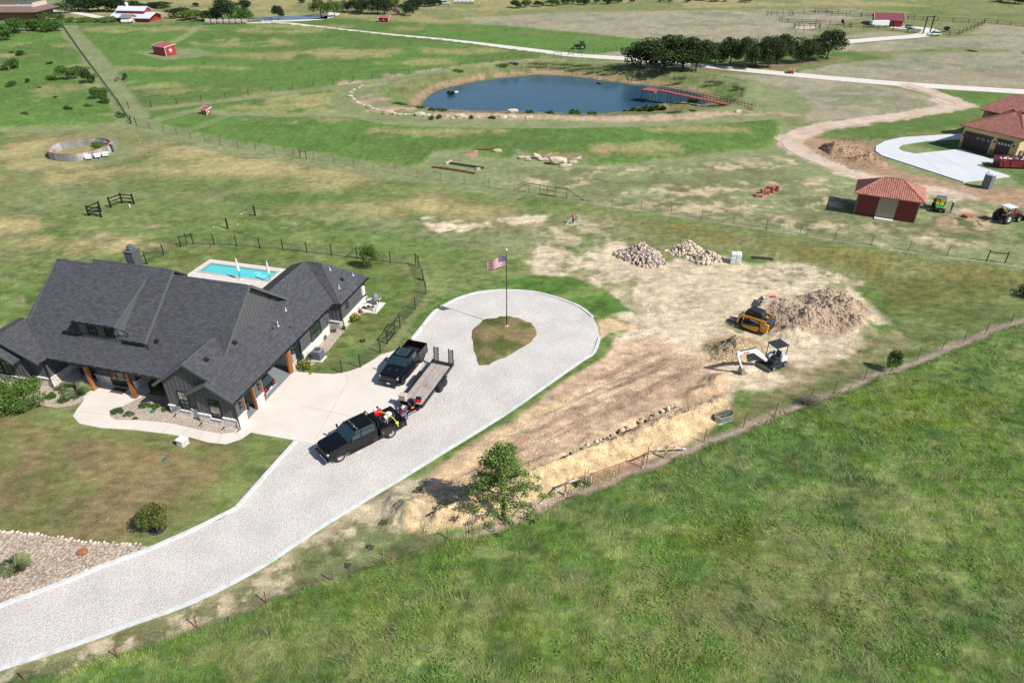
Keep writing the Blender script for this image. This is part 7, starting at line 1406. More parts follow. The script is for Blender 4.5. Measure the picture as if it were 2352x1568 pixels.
for pts_, lab in (([(1955, 64), (1935, 59), (1800, 52), (1790, 45)], 'black board fence left of the far red barn'), ([(1815, 30), (1980, 40), (2010, 42)], 'black fence behind the far red barn, left'), ([(2085, 46), (2180, 50), (2260, 55), (2245, 62), (2195, 83), (2145, 77)], 'black board fence round the far barn yard, right'), ([(1950, 62), (2040, 70), (2119, 78)], 'black board fence before the far barn yard'), ([(1872, 27), (1990, 38), (2100, 44)], 'thin fence across the far upper right field'), ([(2260, 52), (2352, 62), (2420, 68)], 'fence running off at the far upper right edge')):
 fence('board_fence', pts_, 5, 1.4, lab, wires=3, m=M_BLK, pw=.16, wr=.05)
fence('round_pen', [(1853+31*math.cos(t), 64.5+4.6*math.sin(t)) for t in np.linspace(0, 2*math.pi, 15)], 3, 1.5, 'round sandy horse pen with dark rails, left of the far barn', wires=3, m=M_BLK, pw=.1, wr=.04, exact=True)
sheet('sand_ring', E_(1852, 64, 27, 3.6), .03, M_DIRTROAD)
fence('round_pen', [(1791+31*math.cos(t), 35.3+3.6*math.sin(t)) for t in np.linspace(0, 2*math.pi, 15)], 3, 1.5, 'oval pipe pen with small shrubs in the pale field, upper right', wires=3, m=M_BLK, pw=.08, wr=.03, exact=True)
Q5 = .5; o, un, vn_, u, v = gable('barn', (342.4, 51.5), (263, 49.5), (336, 44), 1.7, 2.9, M_RED, M_WROOF, 'red barn with white metal roofs and a small cupola, upper left', 'barn', 1.2)
h0 = G(270, 47); b = MB(); c0 = u*.2+v*.3
b.mesh_([c0+Z*1.8, c0+u*.75+Z*1.8, c0+u*.75+v*.55+Z*1.8, c0+v*.55+Z*1.8, c0+Z*3.6, c0+u*.75+Z*3.6, c0+u*.75+v*.55+Z*3.6, c0+v*.55+Z*3.6, c0+v*.27+Z*4.7, c0+u*.75+v*.27+Z*4.7], [(0, 1, 5, 4), (2, 3, 7, 6), (3, 0, 4, 8, 7), (1, 2, 6, 9, 5)]); b.build('upper_wall', M_RED, o)
for s in (0, 1): b = MB(); e0 = c0+(v*.62 if s else -v*.07)+Z*3.5; r0 = c0+v*.27+Z*4.8; b.slab([e0-un*.6, e0+u*.75+un*.6, r0+u*.75+un*.6, r0-un*.6], .12); b.build('upper_roof', M_WROOF, o)
b = MB(); cc = c0+u*.55+v*.27; b.box(cc+Z*5.1, (.8, .8, .8)); b.lathe([(.8, 0), (0, .7)], 4, cc+Z*5.5); b.build('cupola', M_WHW, o)
gable('small_barn', (298, 54), (281, 53.4), (299, 50), 1.9, 2.7, mat('tan_boards', (.50, .36, .27), .8, var=.2, scale=3), M_AC, 'small tan board barn left of the red barn, upper left', 'barn')
bo = empty('boat', G(293, 53.8), R(5), 'small white boat or trailer under cover before the tan barn', 'boat'); b = MB(); b.sidex([(-2, .3), (1.5, .3), (2.4, 1.0), (1.0, 1.3), (-2, 1.2)], -.9, .9); b.build('cover', M_WHP, bo, bevel=.2); b = MB(); b.b2(-1.5, 1, -.8, .8, 0, .3); b.build('trailer', M_PLB, bo)
ho = empty('house', G(20, 47), R(3), 'two-storey cream house with brown hipped roofs at the top left corner', 'house')
def hip(par, x0, x1, y0, y1, z, h, m, inset=None, name='roof'):
 i = inset or (y1-y0)/2; ym = (y0+y1)/2; b = MB(); b.mesh_([(x0, y0, z), (x1, y0, z), (x1, y1, z), (x0, y1, z), (x0+i, ym, z+h), (x1-i, ym, z+h), (x0, y0, z-.15), (x1, y0, z-.15), (x1, y1, z-.15), (x0, y1, z-.15)], [(0, 1, 5, 4), (1, 2, 5), (2, 3, 4, 5), (3, 0, 4), (9, 8, 7, 6), (0, 6, 7, 1), (1, 7, 8, 2), (2, 8, 9, 3), (3, 9, 6, 0)]); return b.build(name, m, par)
b = MB(); b.b2(-12, 10, 0, 14, 0, 3); b.build('ground_floor', mat('brick', (.22, .12, .09), .9), ho); hip(ho, -14, 12, -2, 16, 3, 2.6, M_BROOF, 7); b = MB(); b.b2(-12, 9, 3, 13, 3.5, 7.2); b.build('upper_floor', M_CREAMW, ho); hip(ho, -13.2, 10.2, 1.8, 14.2, 7.2, 4.6, M_BROOF, 6)
for x in (-4, 3.8, 6.8): b = MB(); b.b2(x-.8, x+.8, 2.93, 3, 4.9, 6.8); w_ = b.build('window', M_WHW, ho); b = MB(); b.b2(x-.6, x+.6, 2.9, 2.93, 5.1, 6.6); b.build('pane', M_SIL, w_)
b = MB(); b.b2(-2, -.8, 8, 9.2, 9, 14); b.build('chimney', M_CREAMW, ho)
gable('house', (851.5, 22.5), (841, 23.5), (857, 18), 4, 9.5, M_WHW, M_SLATE, 'white gabled house among the dark trees at top centre', 'house', along=False)
gable('house', (1004, 13), (998, 13.5), (1006, 10), 4, 7, M_WHW, M_SLATE, 'small white building right of the dark trees, top centre', 'building', along=False)
def rolls(px, py, n, d, r, m, label, cat='hay bale', name='round_bale', group=None):
 o0 = G(px, py)
 for i in range(n):
  p = o0+Vector(d)*(i*r*2.05); b = MB(); b.lathe([(0, -.75), (r*.96, -.75), (r, -.65), (r, .65), (r*.96, .75), (0, .75)], 16, (0, 0, r), Matrix.Rotation(math.pi/2, 4, 'Y' if abs(d[0]) > .5 else 'X'))
  o = b.build(name, m, smooth=False); o.location = p; tag(o, label % ORD[i], cat, group)
ORD = ['first', 'second', 'third', 'fourth', 'fifth', 'sixth', 'seventh', 'eighth', 'ninth', 'tenth', 'eleventh', 'twelfth', '13th', '14th', '15th', '16th', '17th', '18th', '19th', '20th', '21st', '22nd', '23rd', '24th', '25th', '26th', '27th', '28th', '29th', '30th', '31st', '32nd', '33rd', '34th', '35th', '36th', '37th', '38th', '39th', '40th']
rolls(479, 57.2, 7, (1.15, 0, 0), .95, mat('old_bale', (.36, .32, .28), .9, var=.25, scale=2), '%s from left of the weathered round bales below the big trees', group='weathered round bales'); rolls(1047, 8.5, 5, (1, 0, 0), .9, mat('wrapped_bale', (.55, .56, .55), .7), '%s from left of the white bales at the top of the picture', group='white bales')
for x, y, l in ((1000, 12, 'lower'), ): pass
TU = ([(.5*math.cos(t), y, .42*math.sin(t)*(1 if y < 0 else .85)+(0.1 if y < 0 else -.12)) for y in (-.5, .5) for t in np.linspace(0, math.pi, 6)], [(i, i+1, i+7, i+6) for i in range(5)]+[(0, 5, 4, 3, 2, 1)])
def tiles(P, du, dv, h, out):
 P = [Vector(p) for p in P]; N = (P[1]-P[0]).cross(P[2]-P[0]).normalized(); N = N if N.z > 0 else -N; g = Vector((0, 0, 1))-N*N.z; V_ = g.normalized(); U = V_.cross(N); o0 = P[0]
 uv = [((p-o0).dot(U), (p-o0).dot(V_)) for p in P]; v0 = min(q[1] for q in uv); v1 = max(q[1] for q in uv); rot = Matrix((U, V_, N)).transposed().to_4x4()
 for r_ in range(int((v1-v0)/dv)+1):
  v = v0+(r_+.5)*dv; xs = []
  for i in range(len(uv)):
   (x0, y0), (x1, y1) = uv[i], uv[(i+1) % len(uv)]
   if (y0 > v) != (y1 > v): xs.append(x0+(v-y0)*(x1-x0)/(y1-y0))
  xs.sort()
  for k in range(0, len(xs)-1, 2):
   j = math.ceil(xs[k]/du)
   while (j+.5)*du < xs[k+1]+du*.3: out.append(Matrix.Translation(o0+U*(j+.5)*du+V_*v+N*.03) @ rot @ Matrix.Diagonal((du*.86, dv*1.08, h, 1))); j += 1
A_, B_ = G(1959.4, 490.8), G(2099.2, 512.8); u = B_-A_; az = math.atan2(u.y, u.x); Lx = u.length; Dy = 5.0
ts = empty('tiled_shed', A_, az, 'red shed with shade-darkened walls, beige sliding door and clay tile hip roof', 'shed'); TW = Matrix.Translation(A_) @ Matrix.Rotation(az, 4, 'Z')
he = height_at(1959.4, 490.8, 455); he = 3.05; b = MB(); b.b2(0, Lx, 0, Dy, 0, he); b.build('wall', mat('shaded_red_siding', (.17, .022, .028), .6, var=.12, scale=2), ts)  # siding red darkened to carry the shade under the eaves
dm = mat('grey_trim2', (.22, .20, .17), .7); b = MB(); [b.b2(x-.07, x+.07, -.03, .0, 0, he) for x in (.05, Lx-.05)]; b.b2(-.05, Lx+.05, -.035, 0, he-.15, he+.02); b.build('trim', dm, ts)
d0, d1 = Lx*.36, Lx*.655; b = MB(); b.b2(d0, d1, -.12, -.04, .2, he-.12); dd = b.build('sliding_door', mat('beige_door', (.34, .28, .23), .7, var=.05), ts)
for x in (d0-.05, d1+.05): b = MB(); b.b2(x-.05, x+.05, -.12, -.01, .1, he-.1); b.build('door_trim', M_CEDAR, ts)
b = MB(); b.b2(d0-.05, d1+.05, -.95, -.05, 0, .16); b.build('step', M_CONC, ts)
b = MB(); [b.b2(x, x+.02, -.02, 0, .05, he-.15) for x in np.arange(.2, Lx, .25) if not d0-.1 < x < d1+.1]; b.build('siding_ribs', M_MAROON, ts)
e = .55; hr = he+1.75; x0, x1, y0, y1 = -e, Lx+e, -e, Dy+e; ym = Dy/2+.3; xa, xb = x0+3.2, x1-3.2
F_ = [(x0, y0, he+.05), (x1, y0, he+.05), (xb, ym, hr), (xa, ym, hr)]; Rr = [(x1, y0, he+.05), (x1, y1, he+.05), (xb, ym, hr)]; Ll = [(x0, y1, he+.05), (x0, y0, he+.05), (xa, ym, hr)]; Bk = [(x1, y1, he+.05), (x0, y1, he+.05), (xa, ym, hr), (xb, ym, hr)]
for P in (F_, Rr, Ll, Bk): MB().slab(P, .12).build('roof', M_MAROON if P is Ll else M_TILE, ts)
T = []; tiles(F_, .27, .38, .09, T); pieces('roof_tile', TU, T, M_TILE, ts, 300, W=TW); T = []; tiles(Rr, .27, .38, .05, T); pieces('roof_tile', TU, T, M_TILE, ts, 0, W=TW)
T = []
for p, q in ((F_[0], F_[3]), (F_[1], F_[2]), (F_[3], F_[2]), (Rr[1], Rr[2])):
 p, q = Vector(p), Vector(q); d = q-p; n = int(d.length/.36); d.normalize(); s = d.cross(Z).normalized(); w_ = s.cross(d)
 T += [Matrix.Translation(p+d*(i+.5)*.36+w_*.05) @ Matrix((s, d, w_)).transposed().to_4x4() @ Matrix.Diagonal((.28, .42, .16, 1)) for i in range(n)]
pieces('ridge_tile', TU, T, M_TILE, ts, 300, W=TW)
for i in range(8): b = MB(); p = Vector(Ll[0]).lerp(Vector(Ll[1]), (i+.5)/8); g_ = (Vector(Ll[2])-Vector(Ll[0]).lerp(Vector(Ll[1]), .5)).normalized(); f = 1-abs((i+.5)/8-.5)*2; b.bar(p+Z*.03, p+g_*(f*3.3)+Z*.03, .06); b.build('standing_seam', mat('dark_seam', (.10, .03, .03), .6), ts)
A_, B_ = G(2200, 338.3), G(2326.8, 369.5); u = B_-A_; az = math.atan2(u.y, u.x); Lx = u.length
sh = empty('stucco_house', A_, az, 'yellow stucco house with brown clay tile roofs and garage doors at the right edge', 'house'); SW = Matrix.Translation(A_) @ Matrix.Rotation(az, 4, 'Z')
he = 3.9; b = MB(); b.b2(0, Lx, 0, 11, 0, he); b.build('wall', M_STUC, sh)
for x0_, x1_, n in ((.75, 6.7, 5), (8.1, 11.0, 4)):
 x0_, x1_ = x0_*Lx/12.6, x1_*Lx/12.6; b = MB(); b.b2(x0_, x1_, -.06, -.02, .03, 2.6); gd = b.build('garage_door', M_DOORW, sh)
 b = MB(); b.b2(x0_-.2, x1_+.2, -.2, 0, 2.65, 2.95); b.build('lintel', M_DOORW, sh); b = MB(); b.b2(x0_-.16, x0_, -.12, -.02, 0, 2.65); b.build('door_jamb', M_CEDAR, sh)
 for i in range(n): w_ = (x1_-x0_)/n; b = MB(); b.b2(x0_+w_*(i+.2), x0_+w_*(i+.8), -.08, -.06, 2.05, 2.4); b.build('pane', M_SIL if n == 4 else M_CGL, gd)
Ms = []
for x0_, x1_ in ((-.02, .65), (7.0, 7.9), (11.2, 12.7)):
 x = x0_*Lx/12.6
 while x < x1_*Lx/12.6-.1:
  w_ = rnd.uniform(.25, .45)
  for k in range(4): Ms.append(Matrix.Translation((x+w_/2, -.05, .13+k*.24)) @ Matrix.Diagonal((w_*.93, .12, .22, 1)))
  x += w_
pieces('stone', BU, Ms, M_FSTONE, sh, 300, W=SW)
for x in (.35, 7.4, 11.6): b = MB(); b.b2(x*Lx/12.6-.08, x*Lx/12.6+.08, -.2, 0, 2.1, 2.45); b.build('wall_lamp', M_BLK, sh)
def tiled(P, m=M_TILE2): MB().slab(P, .15).build('roof', m, sh); T = []; tiles(P, .30, .42, .10, T); return T
e = .7; hr = he+2.9; X0, X1, Y0, Y1 = -e, Lx+e, -e, 11.7; ym = 5.5; T = []
T += tiled([(X0, Y0, he), (X1, Y0, he), (X1-5.6, ym, hr), (X0+6.2, ym, hr)]); T += tiled([(X1, Y0, he), (X1, Y1, he), (X1-5.6, ym, hr)]); T += tiled([(X0, Y1, he), (X0, Y0, he), (X0+6.2, ym, hr)])
MB().slab([(X1, Y1, he), (X0, Y1, he), (X0+6.2, ym, hr), (X1-5.6, ym, hr)], .15).build('roof', M_TILE2, sh)
hx, hy, hz = 1.6, 12.5, 4.9
def at_(px, py, z): return SW.inverted() @ G(px, py, z)
c_ = at_(2252, 252, hz); r0_ = at_(2286.5, 228.5, hz+2.6);
x0_, y0_ = c_.x, c_.y; T += tiled([(x0_, y0_, hz), (x0_+22, y0_, hz), (x0_+22, y0_+5.5, hz+2.6), (r0_.x, y0_+5.5, hz+2.6), (x0_, y0_+1.5, hz+.75)])
MB().slab([(x0_, y0_+11, hz), (x0_+22, y0_+11, hz), (x0_+22, y0_+5.5, hz+2.6), (r0_.x, y0_+5.5, hz+2.6)], .15).build('roof', M_TILE2, sh)
T += tiled([(x0_+7.5, y0_-4.5, hz+.3), (x0_+22, y0_-4.5, hz+.3), (x0_+22, y0_+1.5, hz+3.0), (x0_+10.5, y0_+1.5, hz+3.0)])
pieces('roof_tile', TU, T, M_TILE2, sh, 300, W=SW)
b = MB(); b.b2(x0_+.5, x0_+2.2, y0_+.5, y0_+2.0, 0, hz); b.b2(x0_+5.2, x0_+6.4, y0_+.6, y0_+1.4, 0, hz); b.b2(x0_+.5, x0_+1.3, y0_+8, y0_+9, 0, hz); b.build('porch_column', M_FSTONE, sh)
b = MB(); n = 8; pr = [(x0_+2.2, hz-.1), (x0_+2.2, hz-2.4)]+[(x0_+3.7-1.5*math.cos(math.pi*i/n), hz-2.4+1.5*math.sin(math.pi*i/n)) for i in range(1, n)]+[(x0_+5.2, hz-2.4), (x0_+5.2, hz-.1)]
for i in range(1, len(pr)-2): b.mesh_([(pr[i][0], y0_+.7, pr[i][1]), (pr[i+1][0], y0_+.7, pr[i+1][1]), (pr[i+1][0], y0_+.7, hz-.05), (pr[i][0], y0_+.7, hz-.05), (pr[i][0], y0_+1.3, pr[i][1]), (pr[i+1][0], y0_+1.3, pr[i+1][1]), (pr[i+1][0], y0_+1.3, hz-.05), (pr[i][0], y0_+1.3, hz-.05)], [(0, 1, 2, 3), (7, 6, 5, 4), (0, 4, 5, 1)])
b.build('arch', M_STUC, sh)
b = MB(); b.b2(x0_+7.2, x0_+22, y0_+1, y0_+10, 0, hz); b.b2(x0_+8.5, x0_+22, y0_-3.5, y0_+1, 0, hz+.2); b.build('wall', M_STUC, sh)
v_ = SW @ Vector((Lx+.2, 1.2, 0)); b = MB(); b.box(v_+Z*1.0, (.5, .35, 1.3), az); plain('electric_meter', b, M_SIL, 'grey meter box on the sunny side of the stucco house', 'meter box')
dq = Vector((82.4, 110.3, 0)); dm_ = empty('dumpster', dq, R(-6), 'dark red roll-off dumpster full of debris at the stucco house', 'dumpster'); M_DUM = mat('dumpster_red', (.20, .02, .03), .5, var=.12)
b = MB()
for k in (-1, 1): b.sidex([(-2.6, .25), (2.6, .25), (2.9, 1.5), (-2.9, 1.5)], min(k*1.1, k*1.02), max(k*1.1, k*1.02)); b.mesh_([(k*2.6, -1.1, .25), (k*2.6, 1.1, .25), (k*2.9, 1.1, 1.5), (k*2.9, -1.1, 1.5)], [(0, 1, 2, 3)])
b.b2(-2.6, 2.6, -1.05, 1.05, .2, .3); b.build('bin', M_DUM, dm_); b = MB(); [b.bar(p, q, .12) for p, q in (((-2.9, -1.1, 1.5), (2.9, -1.1, 1.5)), ((-2.9, 1.1, 1.5), (2.9, 1.1, 1.5)), ((-2.9, -1.1, 1.5), (-2.9, 1.1, 1.5)), ((2.9, -1.1, 1.5), (2.9, 1.1, 1.5)))]; [b.bar((x, -1.13, .25), (x*1.1, -1.13, 1.5), .08) for x in (-2, -1, 1, 2)]; b.b2(-2.5, 2.5, -.6, .6, 0, .2); b.build('rim', M_DUM, dm_)
b = MB()
for i in range(30): vs, fs = rockunit(i, 1, .3, 1); s = rnd.uniform(.3, .8); p = Vector((rnd.uniform(-2.2, 2.3), rnd.uniform(-.8, .8), rnd.uniform(1.0, 1.4))); b.cur = rnd.randint(0, 2); b.mesh_([p+Vector(v)*s for v in vs], fs)
b.build('debris', [M_FSTONE, M_WHP, M_AC], dm_); b = MB(); b.box((-2.2, -1.12, 1.3), (.3, .02, .14)); b.build('sticker', mat('yellow_pot', (.75, .42, .02), .4), dm_)
to = empty('portable_toilet', Vector((72.2, 100.3, 0)), R(32), 'grey portable toilet with pale roof at the corner of the concrete drive', 'portable toilet'); M_TG = mat('toilet_grey', (.14, .17, .20), .5)
b = MB(); b.b2(-.56, .56, -.56, .56, .1, 2.1); b.build('cabin', M_TG, to, bevel=.03); b = MB(); b.b2(-.62, .62, -.62, .62, 0, .1); b.build('base', M_TG, to); b = MB(); b.sidex([(-.6, 2.1), (.6, 2.1), (.45, 2.28), (.15, 2.36), (-.15, 2.36), (-.45, 2.28)], -.6, .6); b.build('roof', M_WHP, to); b = MB(); b.b2(.56, .59, -.42, .42, .2, 1.95); b.build('door', mat('toilet_door', (.40, .44, .47), .5), to); b = MB(); b.lathe([(.05, 2.3), (.05, 2.6)], 8, (-.3, .3, 0)); b.build('vent', M_BLK, to)
rc = Vector(G(189, 351.5)); ru = empty('round_ruin', rc, 0, 'roofless round concrete ring wall with rusty rim and a bush inside', 'ruin'); M_OLDC = mat('old_concrete', (.25, .235, .235), .95, var=.3, scale=1.2, col2=(.42, .39, .37), c2lo=.48, c2hi=.58, stretch=(1, 1, .25)); M_RIMR = mat('rust_rim', (.40, .20, .11), .9, var=.2, scale=2)
b = MB(); b.lathe([(5.0, -.1), (5.0, 1.35), (4.72, 1.35), (4.72, -.1)], 48); b.build('ring_wall', M_OLDC, ru); b = MB(); b.lathe([(5.02, 1.3), (5.02, 1.38), (4.70, 1.38), (4.70, 1.3)], 48); b.build('rim', M_RIMR, ru); b = MB(); b.lathe([(4.71, .0), (4.71, .8), (4.45, .8), (4.45, 0)], 48); b.build('inner_ledge', M_OLDC, ru)
b = MB(); [b.box((5.2+math.cos(0)*.4*k, 1.2-.9*k, .75), (.35, .3, 1.6)) for k in (0, 1)]; b.box((5.35, .75, 1.6), (.5, 1.5, .25)); b.bar((5.2, 1.1, .1), (5.6, .4, 1.5), .15); b.build('gateway', M_OLDC, ru)
for (x, y), l in (((205, 368.5), 'left one of three white boxes on legs before the round ruin'), ((226.3, 365), 'middle one of three white boxes on legs before the round ruin'), ((244.6, 361.8), 'right one of three white boxes on legs before the round ruin')):
 q = empty('white_box', G(x, y), R(20), l, 'box', 'white boxes before the ruin'); b = MB(); b.box((0, 0, .55), (.9, .55, .4)); b.box((0, 0, .8), (1.0, .65, .06), 0, Matrix.Rotation(R(14), 4, 'X')); b.build('body', M_WHP, q); b = MB(); [b.bar((x_, y_, 0), (x_, y_, .4), .07) for x_ in (-.38, .38) for y_ in (-.2, .2)]; b.build('legs', M_AC, q)
dk = empty('jetty', G(1516, 207, .9), 0, 'red-decked steel jetty with black railings reaching into the pond', 'jetty'); J0 = G(1516, 207, .9); J1 = G(1730, 251, .12); d = J1-J0; s = Vector((-d.y, d.x, 0)).normalized()
M_RD = mat('red_deck', (.34, .10, .08), .6, var=.1); w_ = .75; n = 60
DU = boxunit(); rot = Matrix((d.normalized(), s, d.normalized().cross(s))).transposed().to_4x4()
pieces('deck_board', DU, [Matrix.Translation(d*(i+.5)/n) @ rot @ Matrix.Diagonal((d.length/n*.95, w_*2, .07, 1)) for i in range(n)], M_RD, dk)
dn = Vector((d.x, d.y, 0)).normalized(); b = MB(); b.slab([-dn*3.6-s*2.3, -dn*.2-s*2.3, dn*.0+s*.75, -dn*3.4+s*.75], .35) ; b.build('platform', M_RD, dk)
for k in (-1, 1):
 MB().bar(s*k*w_-Z*.12, d+s*k*w_-Z*.12, .08, .14).build('stringer', M_RD, dk)
 for zz in (.55, 1.05): MB().tube([s*k*w_+Z*zz-dn*(.5), d+s*k*w_+Z*zz], .035, 5).build('handrail', M_BLK, dk)
 [MB().bar(d*i/28+s*k*w_, d*i/28+s*k*w_+Z*1.05, .05).build('baluster', M_BLK, dk) for i in range(29)]
 for i in range(1, 9):
  p = d*i/9+s*k*.7; p0_ = p-Z*.1; zb = -1.8-J0.z-.4 if i < 7 else -J0.z-.2; MB().bar(p0_, Vector((p.x, p.y, zb)), .07).build('leg', M_BLK, dk)
  if i < 8: nx_ = d*(i+1)/9+s*k*.7; MB().bar(p0_, Vector((nx_.x, nx_.y, zb)), .05).build('brace', M_BLK, dk)
for a_ in (-3.3, -.6):
 for c_ in (-2.1, -.6, .6): p = dn*a_+s*c_; MB().bar(p-Z*.2, Vector((p.x, p.y, -3.3)), .07).build('leg', M_BLK, dk); MB().bar(p-Z*.2, p+dn*1.2-Z*2.2, .05).build('brace', M_BLK, dk)
b = MB(); la = -dn*3.6-s*2.2; [b.bar(la+s*k-Z*2.3, la+s*k+Z*.8, .05) for k in (0, .45)]; [b.bar(la-Z*z_, la+s*.45-Z*z_, .04) for z_ in np.arange(0, 2.2, .3)]; b.build('ladder', M_BLK, dk)
M_ROCK = mat('pale_rock', (.58, .50, .39), .9, var=.15, scale=1.5, col2=(.42, .33, .25), bump=.04, bscale=4)
RS = [rockunit(60+k, 2, .2, 1) for k in range(5)]; q7 = lambda x, y: (746.5+x/5.12, 195.2+y/5.12); r3 = lambda x, y: (1148.4+x/3.7233, y/3.7233)
PR = [q7(*p) for p in ((430, 20), (400, 40), (345, 65), (310, 95), (300, 145), (335, 175), (375, 208), (400, 224), (455, 243), (515, 265), (560, 287), (610, 297), (695, 314), (748, 345), (828, 348), (880, 358), (940, 358), (990, 357), (1052, 360), (1120, 370), (1205, 378), (1340, 396), (1450, 385), (1510, 398), (1600, 395), (1670, 390), (1808, 393), (1925, 397), (2090, 400), (2200, 397))]+[r3(250, 1020), r3(520, 1018), r3(1675, 992), r3(2035, 968)]
big = {9: 1.3, 13: 2.3, 19: 2.2, 20: 1.6, 24: 2.4, 27: 1.6, 28: 2.0, 29: 1.8, 30: 1.6, 33: 1.5}
for i, (x, y) in enumerate(PR):
 s_ = big.get(i, rnd.uniform(.7, 1.3)); vs, fs = RS[i % 5]; b = MB(); b.mesh_([(Matrix.Rotation(rnd.uniform(-.3, .3), 4, 'Z') @ Vector((v[0]*s_*1.1, v[1]*s_*.7, v[2]*s_*.55+s_*.17))) for v in vs], fs); o = b.build('rock', M_ROCK); o.location = G(x, y); tag(o, '%s pale rock from the left in the line round the near side of the pond' % ORD[i], 'rock', 'pale rocks round the pond')
rock(1178, 258.5, 2.6, 1.1, .9, M_ROCK, 'pair of flat rocks at the near waterline of the pond', .1, 1, 'rock', 'rock'); rock(1048, 213, 1.1, .5, .4, M_WHW, 'white rock beside the reeds standing in the pond', .1, 2, 'rock', 'rock')
s8 = lambda x, y: (976.2+x/3.546, 333+y/3.546)
for i, (x, y, w_, hh, l, t) in enumerate(((810, 112, 100, .45, 'flat slab at the left end of the slab pile', 0), (840, 128, 50, .4, 'small slab low at the left end of the slab pile', .1), (912, 112, 85, .5, 'tilted pale slab leaning at the peak of the slab pile', .5), (1000, 108, 85, .5, 'dark-edged slab leaning right in the slab pile', -.4), (965, 126, 90, .4, 'long low slab under the leaning ones', 0), (1085, 158, 150, 1.1, 'largest grey slab in front of the slab pile', .1), (1230, 130, 90, .45, 'narrow slab at the right end of the pile', -.25), (1205, 152, 75, .5, 'block beside the largest slab, right', 0), (1145, 178, 105, .5, 'pale front slab lowest in the pile', 0), (590, 62, 75, .6, 'weathered block on the far side of the grassy mound', 0), (425, 72, 60, .5, 'small block left of the grassy mound', 0))):
 vs, fs = RS[i % 5]; b = MB(); W_ = w_/3.546/14.2; M_ = Matrix.Rotation(t, 4, 'Y'); b.mesh_([M_ @ Vector((v[0]*W_*1.15, v[1]*W_*.5, v[2]*hh*1.3)) for v in vs], fs); o = b.build('rock_slab', M_ROCK); o.location = G(*s8(x, y))+Z*(hh*.5+abs(t)*.5); tag(o, l, 'rock', 'rock slabs heaped on the mown ground')
for k, (p, q, r_, m_, l) in enumerate(((s8(205, 150), s8(480, 192), .13, M_DKP, 'upper dark green pipe of the pipe stack'), (s8(200, 158), s8(470, 200), .11, M_DKP, 'lower dark green pipe of the pipe stack'), (s8(60, 184), s8(408, 236), .14, M_RSTL, 'long rusty pipe lying nearest the fence'), (s8(120, 188), s8(330, 222), .10, M_RSTL, 'shorter rusty pipe beside the long rusty one'), (s8(430, 42), s8(550, 38), .15, M_RSTL, 'rusty beam across the far blocks'))):
 b = MB(); a_, c_ = G(*p), G(*q); b.tube([a_+Z*(r_+.1*(k % 2)), c_+Z*(r_+.1*(k % 2))], r_, 8); plain('pipe', b, m_, l, 'pipe')
for x, y, l in ((185, 156, 'white block at the left end of the green pipes, lower'), (205, 144, 'white block at the left end of the green pipes, upper'), (435, 205, 'tan block at the right end of the green pipes')): b = MB(); b.box(G(*s8(x, y))+Z*.2, (.7, .35, .4), .3); plain('block', b, M_ROCK, l, 'block')
def rockpile(px, py, rx, ry, h, n, m, label, lobes, seed):
 rs = random.Random(seed); o0 = G(px, py); o = empty('rock_pile', o0, 0, label, 'rock pile'); Ms = []; b = MB()
 for (dx_, dy_, ax, ay, hh) in lobes:
  for i in range(int(n*ax*ay*hh/sum(q[2]*q[3]*q[4] for q in lobes))):
   t = rs.uniform(0, 6.283); f = math.sqrt(rs.random())*1.04; s_ = rs.uniform(.24, .5)*(1.15 if f > .7 else 1); z_ = max(.02, hh*(1-f)*rs.uniform(.85, 1.1))
   Ms.append(Matrix.Translation((dx_+ax*f*math.cos(t), dy_+ay*f*math.sin(t), z_+s_*.22)) @ Euler((rs.uniform(0, 3), rs.uniform(0, 3), rs.uniform(0, 3))).to_matrix().to_4x4() @ Matrix.Diagonal((s_*1.15, s_*rs.uniform(.7, 1), s_*rs.uniform(.5, .9), 1)))
  b.lathe([(ax, -.1), (ax*.55, hh*.42), (0, hh*.93)], 14, (dx_, dy_, 0), Matrix.Diagonal((1, ay/ax, 1, 1)))
 b.build('rubble_core', M_FSTONE, o); half = len(Ms)//2; pieces('rock', rockunit(seed, 1, .22, 1), Ms[:half], m, o, 150, W=Matrix.Translation(o0)); pieces('rock', rockunit(seed+1, 1, .25, 1), Ms[half:], m, o, 150, W=Matrix.Translation(o0)); return o
M_PK = mat('pinkish_rock', (.50, .41, .355), .9, var=.12, island=.30, col2=(.50, .28, .20), c2lo=.62, c2hi=.72, scale=2); M_CRK = mat('cream_rock', (.58, .50, .38), .9, var=.12, island=.28, scale=2)
rockpile(1472, 592, 2.8, 2, 1.4, 520, M_PK, 'pile of pinkish grey rocks, left of the two rock piles', [(0, .4, 2.4, 1.9, 1.7), (.7, -1.3, 1.9, 1.6, .9), (-1.6, .7, 1.6, 1.2, .8)], 5); rockpile(1592, 588, 2.8, 2, 1.4, 520, M_CRK, 'pile of cream rocks, right of the two rock piles', [(-.6, .8, 2.2, 1.6, 1.6), (1.3, -.9, 1.9, 1.5, 1.1), (-1.9, .9, 1.3, 1.0, .8)], 9)
